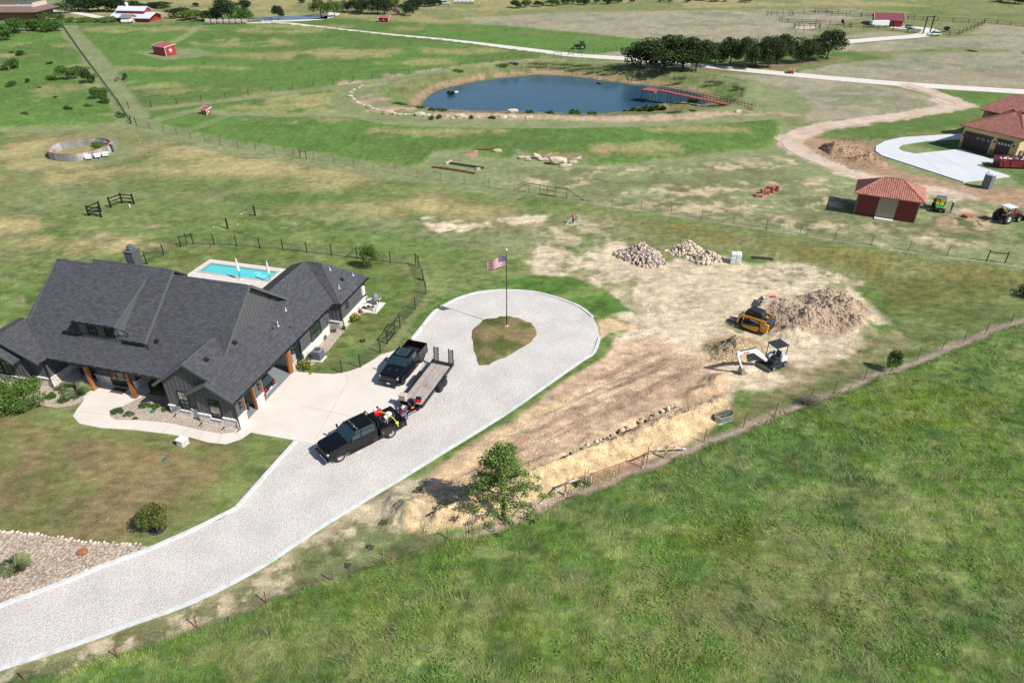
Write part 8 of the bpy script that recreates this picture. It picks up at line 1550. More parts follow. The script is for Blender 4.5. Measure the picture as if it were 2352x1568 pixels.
def scatter(name, poly, n, smin, smax, m, seed, world=None, zoff=0):
 rs = np.random.RandomState(seed); P = np.array(gp(poly)) if world is None else np.array(world); lo, hi = P.min(0), P.max(0); X = rs.uniform(lo[0], hi[0], n*4); Y = rs.uniform(lo[1], hi[1], n*4); k = (pdist(X, Y, P)+1.2*(fbm(X, Y, .6, 3, seed)-.5)) > 0; X, Y = X[k][:n], Y[k][:n]; Z_ = terrain(X, Y)
 vs, fs = rockunit(seed, 1, .3, 1) if smax > .12 else ([(0, 0, .5), (.5, 0, 0), (-.25, .43, 0), (-.25, -.43, 0), (0, 0, -.4)], [(0, 1, 2), (0, 2, 3), (0, 3, 1), (4, 2, 1), (4, 3, 2), (4, 1, 3)]); V = np.array(vs); S = rs.uniform(smin, smax, len(X)); A_ = rs.uniform(0, 6.3, len(X)); ca, sa = np.cos(A_)[:, None], np.sin(A_)[:, None]
 x = V[:, 0]*ca-V[:, 1]*sa; y = V[:, 0]*sa+V[:, 1]*ca; VV = np.stack([X[:, None]+x*S[:, None], Y[:, None]+y*S[:, None]*.8, Z_[:, None]+V[:, 2]*S[:, None]*.7+zoff], -1).reshape(-1, 3); F = (np.arange(len(X))[:, None, None]*len(vs)+np.array(fs)[None]).reshape(-1, 3)
 o = npmesh(name, VV, F, m); tag(o, kind='stuff'); return o
M_CLOD = mat('dirt_clod', (.50, .385, .27), .95, island=.3, var=.1); M_CLOD2 = mat('pale_clod', (.60, .48, .32), .95, island=.25, var=.1)
tag(scatter('rubble', E_(1880, 727, 112, 50), 9000, .04, .20, mat('spoil_stone', (.51, .39, .28), .95, island=.35), 21), 'loose broken stone covering the large brown spoil heap', 'rubble'); tag(scatter('dirt_clods', [(930, 1180), (1100, 1110), (1400, 1000), (1600, 905), (1680, 950), (1450, 1066), (1260, 1165), (980, 1235)], 3600, .04, .16, M_CLOD2, 22), 'clods of pale subsoil along the trench', 'dirt clods'); tag(scatter('dirt_clods', E_(1686, 806, 70, 34), 1500, .05, .2, mat('brown_clod', (.42, .31, .19), .95, island=.3), 23), 'clods on the small sand heap', 'dirt clods')
tag(scatter('dirt_clods', E_(1965, 352, 85, 38), 900, .1, .4, mat('red_clod', (.30, .19, .12), .95, island=.3), 24), 'clods on the brown topsoil heap by the dirt track', 'dirt clods'); tag(scatter('pebbles', [(905, 1180), (1100, 1020), (1320, 870), (1500, 800), (1700, 640), (1980, 690), (1980, 780), (1700, 900), (1500, 1000), (1200, 1110)], 2600, .04, .13, M_CLOD, 25), 'small stones strewn over the bare building site', 'pebbles')
tr_ = empty('trench_rocks', G(1380, 1014), 0, 'row of pale rocks lying along the bottom edge of the trench', 'rocks'); o0 = G(1380, 1014); Ms = []
for q in along([(1215, 1089), (1312, 1043.7), (1376, 1016.7), (1427, 991), (1509, 953), (1560, 930)], .42):
 if rnd.random() < .75: s_ = rnd.uniform(.2, .5); Ms.append(Matrix.Translation(q-o0+Vector((rnd.uniform(-.25, .1), rnd.uniform(-.1, .3), -.12+s_*.3))) @ Euler((rnd.uniform(0, 3), rnd.uniform(0, 3), 0)).to_matrix().to_4x4() @ Matrix.Diagonal((s_*1.2, s_, s_*.8, 1)))
pieces('rock', rockunit(8, 1, .2, 1), Ms, M_CRK, tr_)
pq = G(1688, 604); pl_ = empty('pallet_load', pq, R(-12), 'pallet stacked with white and green bags beside the cream rock pile', 'pallet'); b = MB(); b.b2(-.6, .6, -.5, .5, .02, .14); b.build('pallet', mat('pale_wood', (.62, .48, .28), .7), pl_)
M_WGB = mat('bag_white_green', (.66, .73, .70), .5, var=.1, scale=4)
for k in range(6):
 for i in range(2):
  for j in range(2): b = MB(); b.box((-.3+i*.6, -.25+j*.5, .24+k*.2), (.57, .47, .17)); b.build('sack', M_WGB if (k+i) % 3 else M_BAG, pl_, bevel=.05)
b = MB(); a_, c_ = G(1728.3, 594), G(1774.4, 598.5); b.tube([a_+Z*.14, c_+Z*.14], .13, 10); b.tube([a_+Z*.12+Vector((0, .28, 0)), c_+Z*.12+Vector((.1, .28, 0))], .12, 10); plain('black_roll', b, M_PLB, 'black rolls of sheeting lying in the grass right of the pallet', 'roll')
tq = G(1660, 965.5); sk_ = empty('stock_tank', tq, R(24), 'galvanised oval stock tank at the end of the spoil ridge', 'stock tank'); M_GALV = mat('galvanised', (.42, .47, .47), .35, metal=.7, var=.1); b = MB(); ov_ = [(.62*math.copysign(1, math.cos(t))*(.35 if abs(math.cos(t)) < .01 else 1)*0+.45*math.cos(t)+(.4 if math.cos(t) > 0 else -.4), .38*math.sin(t)) for t in np.linspace(0, 2*math.pi, 25)[:-1]]
n = 24; prof_ = [(0, 1.0), (.08, 1.04), (.1, 1.0), (.5, 1.0), (.53, 1.03), (.56, 1.0), (.6, 1.03), (.63, 1.0), (.68, 1.05), (.7, 1.02), (.1, .97)]; vs = [(x*s_, y*s_, z_) for z_, s_ in prof_ for x, y in ov_]; fs = [(i*n+k, i*n+(k+1) % n, (i+1)*n+(k+1) % n, (i+1)*n+k) for i in range(len(prof_)-1) for k in range(n)]; b.mesh_(vs, fs); b.mesh_([(x*.95, y*.95, .1) for x, y in ov_], [tuple(range(n))]); b.build('tank', M_GALV, sk_, smooth=False)
wq = empty('wagon_wheel', tq+Vector((.25, .1, .15)), R(24), 'steel spoked wagon wheel standing in the stock tank', 'wheel'); wq.rotation_euler = (R(12), 0, R(24)); b = MB(); b.tube([(.5*math.cos(t), 0, .5+.5*math.sin(t)) for t in np.linspace(0, 2*math.pi, 25)[:-1]], .03, 6, closed=True); b.build('rim', M_RSTL, wq); b = MB(); [b.bar((0, 0, .5), (.5*math.cos(t), 0, .5+.5*math.sin(t)), .025) for t in np.linspace(0, 2*math.pi, 13)[:-1]]; b.build('spokes', M_CHR, wq)
for i, (x, y, l) in enumerate(((1768, 441, 'tallest stack of red roof tiles left of the tiled shed'), (1757, 446, 'middle stack of red roof tiles on the sandy ground'), (1779, 437, 'far stack of red roof tiles on the sandy ground'), (1742, 451, 'toppled low heap of red roof tiles, leftmost'), (2221, 499, 'small stack of red tiles on the rubble bed near the tractor'))):
 o = empty('tile_stack', G(x, y), rnd.uniform(-.5, .5), l, 'tile stack', 'stacks of spare roof tiles'); Ms = []
 for k in range((9, 7, 8, 3, 4)[i]):
  for j in range(3): Ms.append(Matrix.Translation((-.4+j*.4+rnd.uniform(-.05, .05), rnd.uniform(-.05, .05), .06+k*.1)) @ Euler((0, 0, rnd.uniform(-.15, .15)*(5 if i == 3 else 1))).to_matrix().to_4x4() @ Matrix.Diagonal((.34, .85, .09, 1)))
 pieces('tile', BU, Ms, M_TILE, o)
# ================================================================ TREES, SHRUBS, GRASS
L_OAK = leafmat('leaf_oak', (.042, .068, .020), .4); L_DARK = leafmat('leaf_dark', (.030, .058, .022), .4); L_MID = leafmat('leaf_mid', (.09, .15, .035), .4); L_YEL = leafmat('leaf_yellow', (.12, .15, .03), .4); L_GREY = leafmat('leaf_grey', (.13, .165, .10), .3); L_PINK = leafmat('leaf_pink', (.30, .10, .14), .4); L_BRI = leafmat('leaf_bright', (.12, .20, .04), .4); L_ELM = leafmat('leaf_elm', (.17, .27, .06), .45)
M_BARK = mat('bark', (.13, .10, .08), .95, var=.25, scale=4, bump=.02)
def leaves(blobs, n, size, seed, shell=.75, long=1.0):
 """leaf quads spread through lumps: blobs = [(centre, radii)]"""
 rs = np.random.RandomState(seed); wts = np.array([b[1][0]*b[1][1]+b[1][0]*b[1][2] for b in blobs], float); idx = rs.choice(len(blobs), n, p=wts/wts.sum())
 Cc = np.array([b[0] for b in blobs])[idx]; Rr = np.array([b[1] for b in blobs])[idx]; d = rs.normal(size=(n, 3)); d /= np.linalg.norm(d, axis=1)[:, None]
 r = shell+(1.08-shell)*rs.rand(n)**.6; r = np.where(rs.rand(n) < .25, rs.rand(n), r); P = Cc+d*Rr*r[:, None]
 nn = d+.8*rs.normal(size=(n, 3)); nn[:, 2] += .4; nn /= np.linalg.norm(nn, axis=1)[:, None]; a = np.cross(nn, rs.normal(size=(n, 3))); a /= np.linalg.norm(a, axis=1)[:, None]; b = np.cross(nn, a); s = size*rs.uniform(.6, 1.3, n)[:, None]
 V = np.stack([P-a*s*.5*long, P+b*s*.34, P+a*s*.5*long, P-b*s*.34], 1).reshape(-1, 3); F = np.arange(4*n).reshape(n, 4); return V, F
def lumps(rx, ry, rz, zc, n, seed, k=.42, low=-.7):
 rs = random.Random(seed); out = []
 for i in range(n):
  t = rs.uniform(0, 6.283); z = rs.uniform(low, .85); q = math.sqrt(max(0, 1-z*z))*rs.uniform(.45, .8); s = rs.uniform(.7, 1.2)*k; out.append(((q*rx*math.cos(t), q*ry*math.sin(t), zc+z*rz*.68), (rx*s, ry*s, rz*s*.85)))
 return out
CR = {}
def crown(kind, v):
 if (kind, v) in CR: return CR[kind, v]
 if kind == 'oak': V, F = leaves(lumps(1, 1, .62, .62, 22, v, .36), 5200, .085, v)
 elif kind == 'tree': V, F = leaves(lumps(1, 1, .8, .9, 16, v, .40), 2600, .12, v)
 elif kind == 'bush': V, F = leaves(lumps(1, 1, .55, .5, 12, v, .45, -.5), 1300, .13, v)
 me = npmesh('crown', V, F, L_OAK, k=4); d = me.data; bpy.data.objects.remove(me); CR[kind, v] = d; return d
tb = MB(); tb.tube([(0, 0, -.03), (.02, 0, .25), (0, .03, .55)], [.07, .05, .03], 7)
for t in range(5): tb.tube([(0, .01, .3+.05*t), (.3*math.cos(t*1.3), .3*math.sin(t*1.3), .6+.06*t), (.55*math.cos(t*1.3), .5*math.sin(t*1.3), .75)], [.03, .02, .006], 5)
TRD = tb.build('trunk', M_BARK, None, smooth=True); tdat = TRD.data; bpy.data.objects.remove(TRD)
MC = {}
def tree(px, py, top, wpx, kind, m, label, cat='tree', group=None, v=None, name=None, sy=1.0, cz=None):
 p = G(px, py); r_ = wpx/2/ppm(px, py); h = height_at(px, py, top+wpx*.03)*1.0; h = max(h, .35)
 o = empty(name or ('tree' if kind != 'bush' else 'shrub'), p, rnd.uniform(0, 6.28), label, cat, group); v = v if v is not None else rnd.randint(0, 2); d = crown(kind, v)
 key = (d.name, m.name)
 if key not in MC: e_ = d.copy(); e_.materials.clear(); e_.materials.append(m); MC[key] = e_
 c = bpy.data.objects.new('crown', MC[key]); C.objects.link(c); setp(c, o); hz = {'oak': 1.30, 'tree': 1.75, 'bush': 1.05}[kind]; r_ *= {'tree': 1.22, 'oak': 1.2, 'bush': 1.05}[kind]; c.scale = (r_*1.02, r_*sy, h/hz*{'tree': 1.08, 'oak': 1.12, 'bush': 1}[kind])
 c.location.z = .08*h if kind == 'oak' else 0; t = bpy.data.objects.new('trunk', tdat); C.objects.link(t); setp(t, o); t.scale = (max(r_*.9, .15), max(r_*.9, .15), h*.75); return o
n_ = ORD
OAK = [(1524, 164, 88, 120), (1470, 158, 100, 80), (1568, 157, 92, 80), (1598, 166.5, 90, 76), (1642, 152, 98, 66), (1676, 150, 88, 58), (1711, 158.5, 92, 62), (1735, 150, 98, 56), (1763, 156, 86, 62), (1784, 146, 84, 66), (1836, 145, 88, 62), (1866, 140, 94, 50), (1898, 137, 72, 74)]
for i, a in enumerate(OAK): tree(a[0], a[1], a[2], a[3]*(1 if i < 3 else .84), 'oak', L_OAK, '%s dark live oak from the left in the grove beyond the pond' % n_[i], group='live oaks beyond the pond', v=i % 3)
for i, a in enumerate([(9, 97, 51, 40), (38, 79, 42, 52), (63, 74, 40, 46), (97, 74, 38, 52), (124, 75, 44, 42), (27, 56, 38, 24)]): tree(*a, 'bush', L_MID, '%s from left of the large shrubs below the brown-roofed house, top left' % n_[i], 'shrub', 'large shrubs top left')
for i, a in enumerate([(103, 46, 29, 34), (126, 46, 33, 24), (141, 47, 30, 18), (163, 51.5, 38, 26), (194, 51, 38, 34), (221, 51, 40, 24), (251, 52, 37, 32)]): tree(*a, 'bush', L_BRI if i > 2 else L_MID, '%s from left of the bushes along the far meadow fence' % n_[i], 'shrub', 'bushes along the far fence')
for i, a in enumerate([(151, 30.3, 6, 40), (182, 26, -10, 48), (205, 27, -8, 40), (227, 27, -12, 50), (250, 27, -8, 40), (268, 27, -10, 46), (303, 24, 0, 38), (344, 20, 4, 30), (370, 19, 3, 42)]): tree(*a, 'tree', L_DARK if i else L_MID, '%s from left of the tall dark trees behind the white-roofed barn' % n_[i], group='tall trees top left')
for i, a in enumerate([(409, 41.6, 14, 46), (437, 45.4, 21, 44), (466, 48.4, 24, 36), (490, 50, 14, 36), (512, 50, -6, 52), (533, 48, 4, 36), (559, 23, -2, 32), (562, 52, 22, 38)]): tree(*a, 'tree', L_BRI if i in (1, 2) else L_DARK if i in (0, 3, 4, 6) else L_MID, '%s from left of the tree clump above the weathered bales' % n_[i], group='tree clump above the bales')
tree(641, 44.6, 11, 24, 'tree', L_DARK, 'single upright tree in front of the long blue pond, top'); tree(450, 16, 5, 16, 'bush', L_DARK, 'small dark bush in the far pale field, top left', 'shrub'); tree(468, 44, 36, 12, 'bush', L_DARK, 'low dark bush half hidden by the tree clump', 'shrub') if False else None; tree(695, 7.5, -2, 16, 'tree', L_DARK, 'dark tree cut by the top edge above the curved lane')
tree(738, 39, -4, 40, 'tree', L_YEL, 'yellowish green tree left of the curved lane'); tree(769, 39, 0, 28, 'tree', L_BRI, 'fresh green tree right of the curved lane'); tree(802, 27, 4, 14, 'bush', L_PINK, 'pink flowering shrub half hidden among dark trees, left', 'shrub'); tree(911, 35.5, 18.5, 16, 'bush', L_PINK, 'pink flowering small tree beside the two-star shed', 'tree', name='tree')
for i, a in enumerate([(788, 28, -2, 24), (822, 29, -4, 42), (830, 33, 6, 28), (868, 33, -8, 44), (884, 34, -4, 36), (904, 24, -6, 24), (931, 34, 0, 26), (941, 37.6, 12, 20), (957, 22, -6, 36), (976, 16, -6, 30), (995, 15, -8, 28), (1008, 13.7, -5, 18)]): tree(*a, 'tree', L_YEL if i == 5 else L_GREY if i == 0 else L_DARK, '%s from left of the dark trees round the white gabled house' % n_[i], group='dark trees at top centre')
for i, (x, y, w_, t) in enumerate([(140, 70, 70, 10), (215, 65, 50, 8), (252, 52, 30, 10), (330, 62, 55, 18), (445, 52, 65, -5), (488, 55, 30, 12), (560, 42, 45, -5), (620, 35, 45, -8), (672, 42, 30, 2), (715, 45, 50, -3), (752, 38, 25, 8), (825, 38, 35, -4), (915, 38, 60, -6), (985, 30, 42, -6), (1022, 28, 30, -2), (1128, 28, 30, -3), (1375, 22, 40, -6), (1448, 22, 36, -6), (1597, 22, 40, -8), (1720, 8, 60, -10), (1830, 18, 60, -8), (1920, 16, 40, -8), (2095, 22, 60, -4)]): tree(1148.4+x/3.7233, y/3.7233, t/3.7233-3, w_/3.7233*1.45, 'tree', L_MID if i % 3 else L_DARK, '%s small round tree from left in the row along the far top field' % n_[i], group='row of small trees along the top')
for i, a in enumerate([(47, 130, 115, 28), (27, 125, 116, 12), (31, 161, 132, 40), (115, 150, 141, 17), (158, 186, 150, 46), (185, 173, 147, 38), (205.5, 193, 160, 38), (121, 188, 171, 26), (27, 201, 185, 34), (64.5, 193, 179, 16), (231, 229, 198, 44), (243, 240, 210, 32), (157, 255, 243, 22), (58, 267, 256, 17), (278, 271, 256, 22), (129, 228, 220, 12), (203, 248, 238, 20), (10, 165, 148, 22), (90, 205, 198, 12)]): tree(*a, 'bush', L_MID if i % 3 else L_OAK, '%s shrub counted down the brushy field left of the boundary fence' % n_[i], 'shrub', 'shrubs in the brushy field', sy=.8)
tree(1934, 57.5, 44, 7, 'tree', L_DARK, 'small tree left of the far barn by the pen'); tree(2172, 73.6, 60, 13, 'tree', L_DARK, 'small round tree in the far barn yard, right'); tree(2232, 118, 114.5, 20, 'bush', L_OAK, 'low dark bush by the orange footpath far right', 'shrub'); tree(2070, 42, 38, 8, 'bush', L_MID, 'bush at the roof line behind the far barn', 'shrub') if False else None
for i, a in enumerate([(2330, 8, -10, 46), (2300, 5, -8, 30)]): tree(*a, 'tree', L_DARK, ('dark tree' if i == 0 else 'smaller dark tree')+' at the top right corner of the picture')
tree(2349, 252, 222, 40, 'tree', L_DARK, 'dark tree cut by the right edge above the brown tile roof'); tree(2362, 680, 655, 46, 'bush', L_DARK, 'dark bush cut by the right picture edge', 'shrub'); tree(229, 350, 322, 30, 'bush', L_BRI, 'bright green bush growing inside the round ruin', 'shrub')
tree(851, 617, 561, 33, 'tree', L_BRI, 'young tree in the pool yard before the black gate'); tree(364, 1222, 1159, 54, 'tree', L_YEL, 'small round yellow-green staked tree on the front lawn'); tree(2046, 853, 806, 26, 'tree', L_MID, 'young tree growing in the rustic fence line')
c = MB(); q = G(368, 1217); c.bar(q+Vector((.25, 0, 0)), q+Vector((-.1, .0, 2.0)), .05); plain('tree_stake', c, mat('rust_post', (.26, .09, .045), .85), 'rusty stake leaning at the small staked lawn tree', 'stake')
c = MB(); c.lathe([(0, .06), (.5, .05), (.62, -.01)], 16, G(362, 1214)); tag(c.build('mulch_ring', mat('dark_mulch', (.045, .035, .03), .95, var=.3, scale=12)), 'dark mulch ring under the staked lawn tree', 'mulch')
p = G(1155, 1192); elm = empty('elm_tree', p, 0, 'tall open-crowned green elm beside the trench, shading the dirt', 'tree'); Hh = 6.9; b = MB(); b.tube([(0, 0, -.1), (.1, .05, 1.6), (-.05, .15, 3.4), (.05, .1, 5.2), (-.1, .1, 6.5)], [.19, .15, .11, .07, .02], 8); rs = random.Random(4); bl = []
for i in range(46):
 z = 1.0+5.4*(i/46)**.85; a = i*2.4+rs.uniform(-.4, .4); L_ = (3.0*(1-(z-1.0)/6.0)**1.35+.5)*rs.uniform(.6, 1.12); e_ = Vector((L_*math.cos(a)*1.1, L_*math.sin(a)*.85, z+.25-L_*.22)); m_ = Vector((e_.x*.5, e_.y*.5, z+.22*L_)); s_ = Vector((0, .1, z-.15)); b.tube([s_, m_, e_], [.055*(1-z/8), .03, .008], 5)
 for f in (.45, .68, .88, 1.04): q = m_.lerp(e_, (f-.5)*2) if f > .5 else s_.lerp(m_, f*2); bl.append((tuple(q+Vector((rs.uniform(-.2, .2), rs.uniform(-.2, .2), rs.uniform(-.15, .25)))), (.34*(1.2-f*.35)+.06*L_, .30, .20)))
bl += [((rs.uniform(-.3, .3), rs.uniform(-.2, .3), 6.3+rs.uniform(-.4, .5)), (.3, .25, .3)) for _ in range(3)]
b.build('trunk', M_BARK, elm, smooth=True); V, F = leaves(bl, 10500, .13, 5, .3, 1.2); npmesh('crown', V, F, L_ELM, elm, k=4)
p = G(1856, 928); bh = empty('brush', p, 0, 'bare grey brush heap caught on the rustic fence', 'brush'); b = MB(); [b.tube([(rs.uniform(-.3, .3), rs.uniform(-.3, .3), 0), (rs.uniform(-.8, .8), rs.uniform(-.5, .5), rs.uniform(.5, .9)), (rs.uniform(-1.6, 1.9), rs.uniform(-.8, .8), rs.uniform(.3, 1.2))], [.02, .014, .004], 4) for _ in range(60)]; b.build('twigs', mat('grey_twig', (.20, .17, .14), .9), bh); V, F = leaves([((0, 0, .4), (1.2, .6, .4))], 250, .1, 3); npmesh('leaves', V, F, L_GREY, bh, k=4)
def bush(px, py, wpx, h, m, label, cat='shrub', size=.11, n=1600, seed=1, ry=None, local=None, flowers=None, name='shrub'):
 p = G(px, py) if local is None else HL(*local, .0); r_ = wpx/2/ppm(px, py) if local is None else wpx/2; o = empty(name, p, 0, label, cat); B_ = lumps(r_, ry or r_*.85, h*.62, h*.42, 12, seed, .42, -.5); V, F = leaves(B_, n, size, seed, .6); npmesh('foliage', V, F, m, o, k=4)
 b = MB(); [b.tube([(0, 0, -.02), (r_*.4*math.cos(k), r_*.4*math.sin(k), h*.5)], [.03, .008], 4) for k in range(6)]; b.build('stems', M_BARK, o)
 if flowers: V, F = leaves(B_, n//6, size*1.0, seed+5, .95); npmesh('flowers', V+np.array([0, -.0, .04]), F, flowers, o, k=4)
 return o
M_YF = leafmat('yellow_flower', (.75, .50, .02), .2, .1)
bush(46, 930, 150, 2.4, L_BRI, 'large fresh green shrub at the left corner of the farmhouse', n=7500, size=.16, seed=3); bush(150, 895, 50, .5, L_MID, 'low green plant left in the bed by the porch', seed=4); bush(118, 914, 24, .5, L_MID, 'smaller round plant at the front of the porch bed', seed=5, n=700); bush(148, 922, 27, .5, L_MID, 'round plant lowest in the porch bed', seed=6, n=700)
bush(270, 948, 30, .45, L_MID, 'leafy plant left in the pebble bed by the curved walk', seed=7, n=800); bush(297, 954, 24, .35, L_GREY, 'olive plant in the middle of the pebble bed', seed=8, n=600); bush(311, 962, 13, .2, L_MID, 'smallest plant in the pebble bed', seed=9, n=300, size=.07); bush(335, 934, 30, .4, L_MID, 'low spreading plant beside the porch floor', seed=10, n=800); bush(360, 936, 24, .35, L_MID, 'low plant right of the spreading one', seed=11, n=700); bush(381, 942, 22, .35, L_BRI, 'bright plant at the stone corner of the big gable', seed=12, n=600)
bush(814, 736, 33, .75, L_BRI, 'yellow-flowering bush by the far part of the garage wall', seed=13, flowers=M_YF); bush(698, 848, 34, .9, L_BRI, 'yellow-flowering bush at the garage corner fence end', seed=14, flowers=M_YF, n=1400)
for i, (x, y, w_, m_, l) in enumerate(((710, 826, 18, L_GREY, 'pale round plant between the pot and the air conditioner'), (746, 778, 14, L_GREY, 'small grey plant right of the air conditioner'), (766, 762, 18, L_GREY, 'grey plant below the big garage window'), (782, 748, 15, L_GREY, 'grey round plant near the alcove'), (791, 757, 10, L_YEL, 'tiny yellow-green plant near the alcove'), (798, 742, 14, L_BRI, 'bright green plant below the flowering bush'), (806, 730, 12, L_GREY, 'pale plant beside the flowering bush'), (828, 718, 12, L_PINK, 'purplish plant at the pool filter pad'))): bush(x, y, w_, .45, m_, l, n=450, size=.08, seed=20+i)
def tuft(px, py, r_, h, m, label, n=500, seed=0, name='ornamental_grass', z=0, cat='plant', o=None, spread=1.0, w_=.011):
 rs = np.random.RandomState(seed); a = rs.uniform(0, 6.283, n); q = rs.rand(n)**.6; R0 = np.stack([np.cos(a), np.sin(a)], 1); B_ = R0*(q*r_*.35)[:, None]; T_ = R0*(r_*(.35+.75*q)*spread)[:, None]; Hn = h*(1-.55*q)*rs.uniform(.7, 1.1, n); S_ = np.stack([-np.sin(a), np.cos(a)], 1)*w_
 V = np.concatenate([np.c_[B_-S_, np.zeros(n)], np.c_[B_+S_, np.zeros(n)], np.c_[(B_+T_)*.5+S_*.6, Hn*.75], np.c_[T_, Hn]], 1).reshape(n*4, 3); F = np.arange(4*n).reshape(n, 4); o = npmesh(name, V, F, m, k=4); o.location = G(px, py, z)+Vector((0, 0, z*0)); return tag(o, label, cat)
M_GR = mat('grass_blade', (.19, .235, .11), .7, island=.35); M_RG2 = mat('reed_blade', (.12, .16, .03), .7, island=.35)
tuft(38, 1305, .85, 1.0, M_GR, 'dark green grass tuft standing in the pebble bed, lower left', 450, 1, spread=1.2); tuft(180, 905, 1.0, 1.1, M_GR, 'feathery ornamental grass by the porch steps', 380, 2, spread=1.25)
for i, (x, y, r_, h, l) in enumerate(((1036, 217, 1.3, 1.0, 'clump of reeds standing in the pond, left'), (1489, 257, 1.8, 1.5, 'tallest bright reeds below the jetty'), (1462, 258, 2.0, 1.1, 'olive reeds left of the tallest reeds'), (1515, 254, 1.9, 1.3, 'reeds right of the tallest ones, under the jetty'), (1440, 260, 1.3, .8, 'thin reeds at the left end of the reed bed'), (1592, 236, 1.6, 1.0, 'dark reeds behind the jetty legs'), (1320, 259, 1.4, .8, 'thin reeds at the near waterline, centre'), (1378, 192, 1.2, .3, 'low weeds afloat in the middle of the pond'))): tuft(x, y, r_, h, M_RG2 if i not in (5,) else L_MID, l, 900, 30+i, 'reeds', -1.8, 'reeds', spread=.8, w_=.05)
for i, (x, y, w_) in enumerate(((918, 243, 40), (965, 252, 26), (990, 255, 18), (1012, 256, 36), (1216, 262, 24), (1262, 263, 26), (1318, 264, 34), (1360, 264, 24), (1550, 263, 40), (1588, 260, 22), (992, 275, 12), (1010, 273, 16), (1082, 274, 10), (1130, 275, 18))): bush(x, y, w_, .8, L_MID, '%s dark green waterside bush from left along the near bank' % n_[i], n=500, size=.22, seed=50+i, ry=.7)
for i, (x, y, w_) in enumerate(((1150, 152, 40), (1180, 149, 30), (1240, 150, 70), (1290, 152, 60), (1335, 155, 50), (1370, 160, 50), (1405, 164, 40), (1560, 184, 40), (1640, 192, 50), (1690, 206, 40), (1050, 166, 30))): bush(x, y, w_, .7, L_GREY if i % 2 else L_MID, '%s scrubby bush from left on the far inner bank of the pond' % n_[i] if i < 10 else 'scrubby bush on the left end of the far inner bank', n=700, size=.2, seed=70+i, ry=1.0)
for i, (x, y, w_) in enumerate(((801, 1299, 20), (852, 1257, 18), (884, 1200, 22), (960, 1125, 26), (1000, 1310, 22), (960, 1330, 30), (1320, 1113, 22), (1850, 945, 20))): bush(x, y, w_, .2, L_GREY if i != 6 else L_MID, '%s low weed clump counted along the rustic fence verge' % n_[i], n=350, size=.09, seed=90+i)
def blades(name, poly, n, seed, hmin, hmax, wd, label, dens=None, lean=.5):
 rs = np.random.RandomState(seed); P = np.array(poly); u = rs.uniform(-1.15, 1.15, n*2)*(1176/FPX); v = rs.uniform(-1.12, .35, n*2)*(784/FPX)
 dz = -SP+v*CP; s = -CAMH/dz; X = u*s; Y = (CP+v*SP)*s; k = pdist(X, Y, P)+.8*(fbm(X, Y, .5, 3, 40, .6)-.5)*2 > 0; X, Y = X[k][:n], Y[k][:n]; m = len(X)
 col, tall = cover(X, Y); Z = terrain(X, Y); a = 1.9+1.3*(fbm(X, Y, .12, 3, 7)-.5)*4+rs.normal(size=m)*.8; tuf = fbm(X, Y, 1.6, 3, 44, .6); h = rs.uniform(hmin, hmax, m)*(.4+1.2*tuf); w_ = wd*(Y/40+.4)*rs.uniform(.6, 1.4, m); ln = h*rs.uniform(.3, 1.5, m)*lean*2
 pa = rs.uniform(0, 6.283, m); S_ = np.stack([np.cos(pa)*w_, np.sin(pa)*w_], 1);
 wsp = (rs.rand(m) < .07) & (fbm(X, Y, .5, 4, 83) > .52); ln = np.where(wsp, ln*1.8+.25, ln); S_ = S_*np.where(wsp, 1.1, 1)[:, None]; h = np.where(wsp, h+.12, h); T_ = np.stack([X+np.cos(a)*ln, Y+np.sin(a)*ln], 1)
 V = np.concatenate([np.c_[X-S_[:, 0], Y-S_[:, 1], Z-.02], np.c_[X+S_[:, 0], Y+S_[:, 1], Z-.02], np.c_[T_, Z+h]], 1).reshape(-1, 3); dry = (rs.rand(m) < .04+.16*sst(.45, .62, fbm(X, Y, .3, 4, 81)))[:, None]
 cc = col*rs.uniform(.55, 2.3, m)[:, None]*np.array([1.08, 1.15, .9]); cc = np.where(dry, cc*.5+np.array([.30, .28, .13])*.5*rs.uniform(.7, 1.2, m)[:, None], cc); cc = np.where(wsp[:, None], np.array([.34, .34, .17])*rs.uniform(.7, 1.25, m)[:, None], cc); o = npmesh(name, V, np.arange(3*m).reshape(m, 3), GM, cols=np.repeat(cc, 3, 0)); return tag(o, label, 'grass', kind='stuff')
GM = mat('meadow_grass', (0, 0, 0), .7, var=.05, scale=5, attr='col', spec=.2)
blades('grass', NEARG, 640000, 1, .09, .32, .0145, 'rough green meadow grass filling the foreground')
rs = np.random.RandomState(9); n = 150000; u = rs.uniform(-1.1, 1.1, n)*(1176/FPX); v = rs.uniform(-1.1, -.1, n)*(784/FPX); s = -CAMH/(-SP+v*CP); X = u*s; Y = (CP+v*SP)*s
k = (pdist(X, Y, np.array(NEARG)) > 1) & (fbm(X, Y, .22, 4, 87) > .50) & (fbm(X, Y, 1.3, 3, 88) > .50); X, Y = X[k], Y[k]; m = len(X); Z_ = terrain(X, Y)+rs.uniform(.08, .34, m); d = rs.normal(size=(m, 3)); d[:, 2] = abs(d[:, 2])+1.8; d /= np.linalg.norm(d, axis=1)[:, None]; a = np.cross(d, rs.normal(size=(m, 3))); a /= np.linalg.norm(a, axis=1)[:, None]; b = np.cross(d, a); s = rs.uniform(.03, .075, m)[:, None]; P = np.c_[X, Y, Z_]
tag(npmesh('weeds', np.stack([P-a*s, P+b*s*.7, P+a*s, P-b*s*.7], 1).reshape(-1, 3), np.arange(4*m).reshape(m, 4), leafmat('weed_leaf', (.21, .37, .08), .3, .45), k=4), 'broad-leaved weeds scattered through the foreground meadow', 'weeds', kind='stuff')
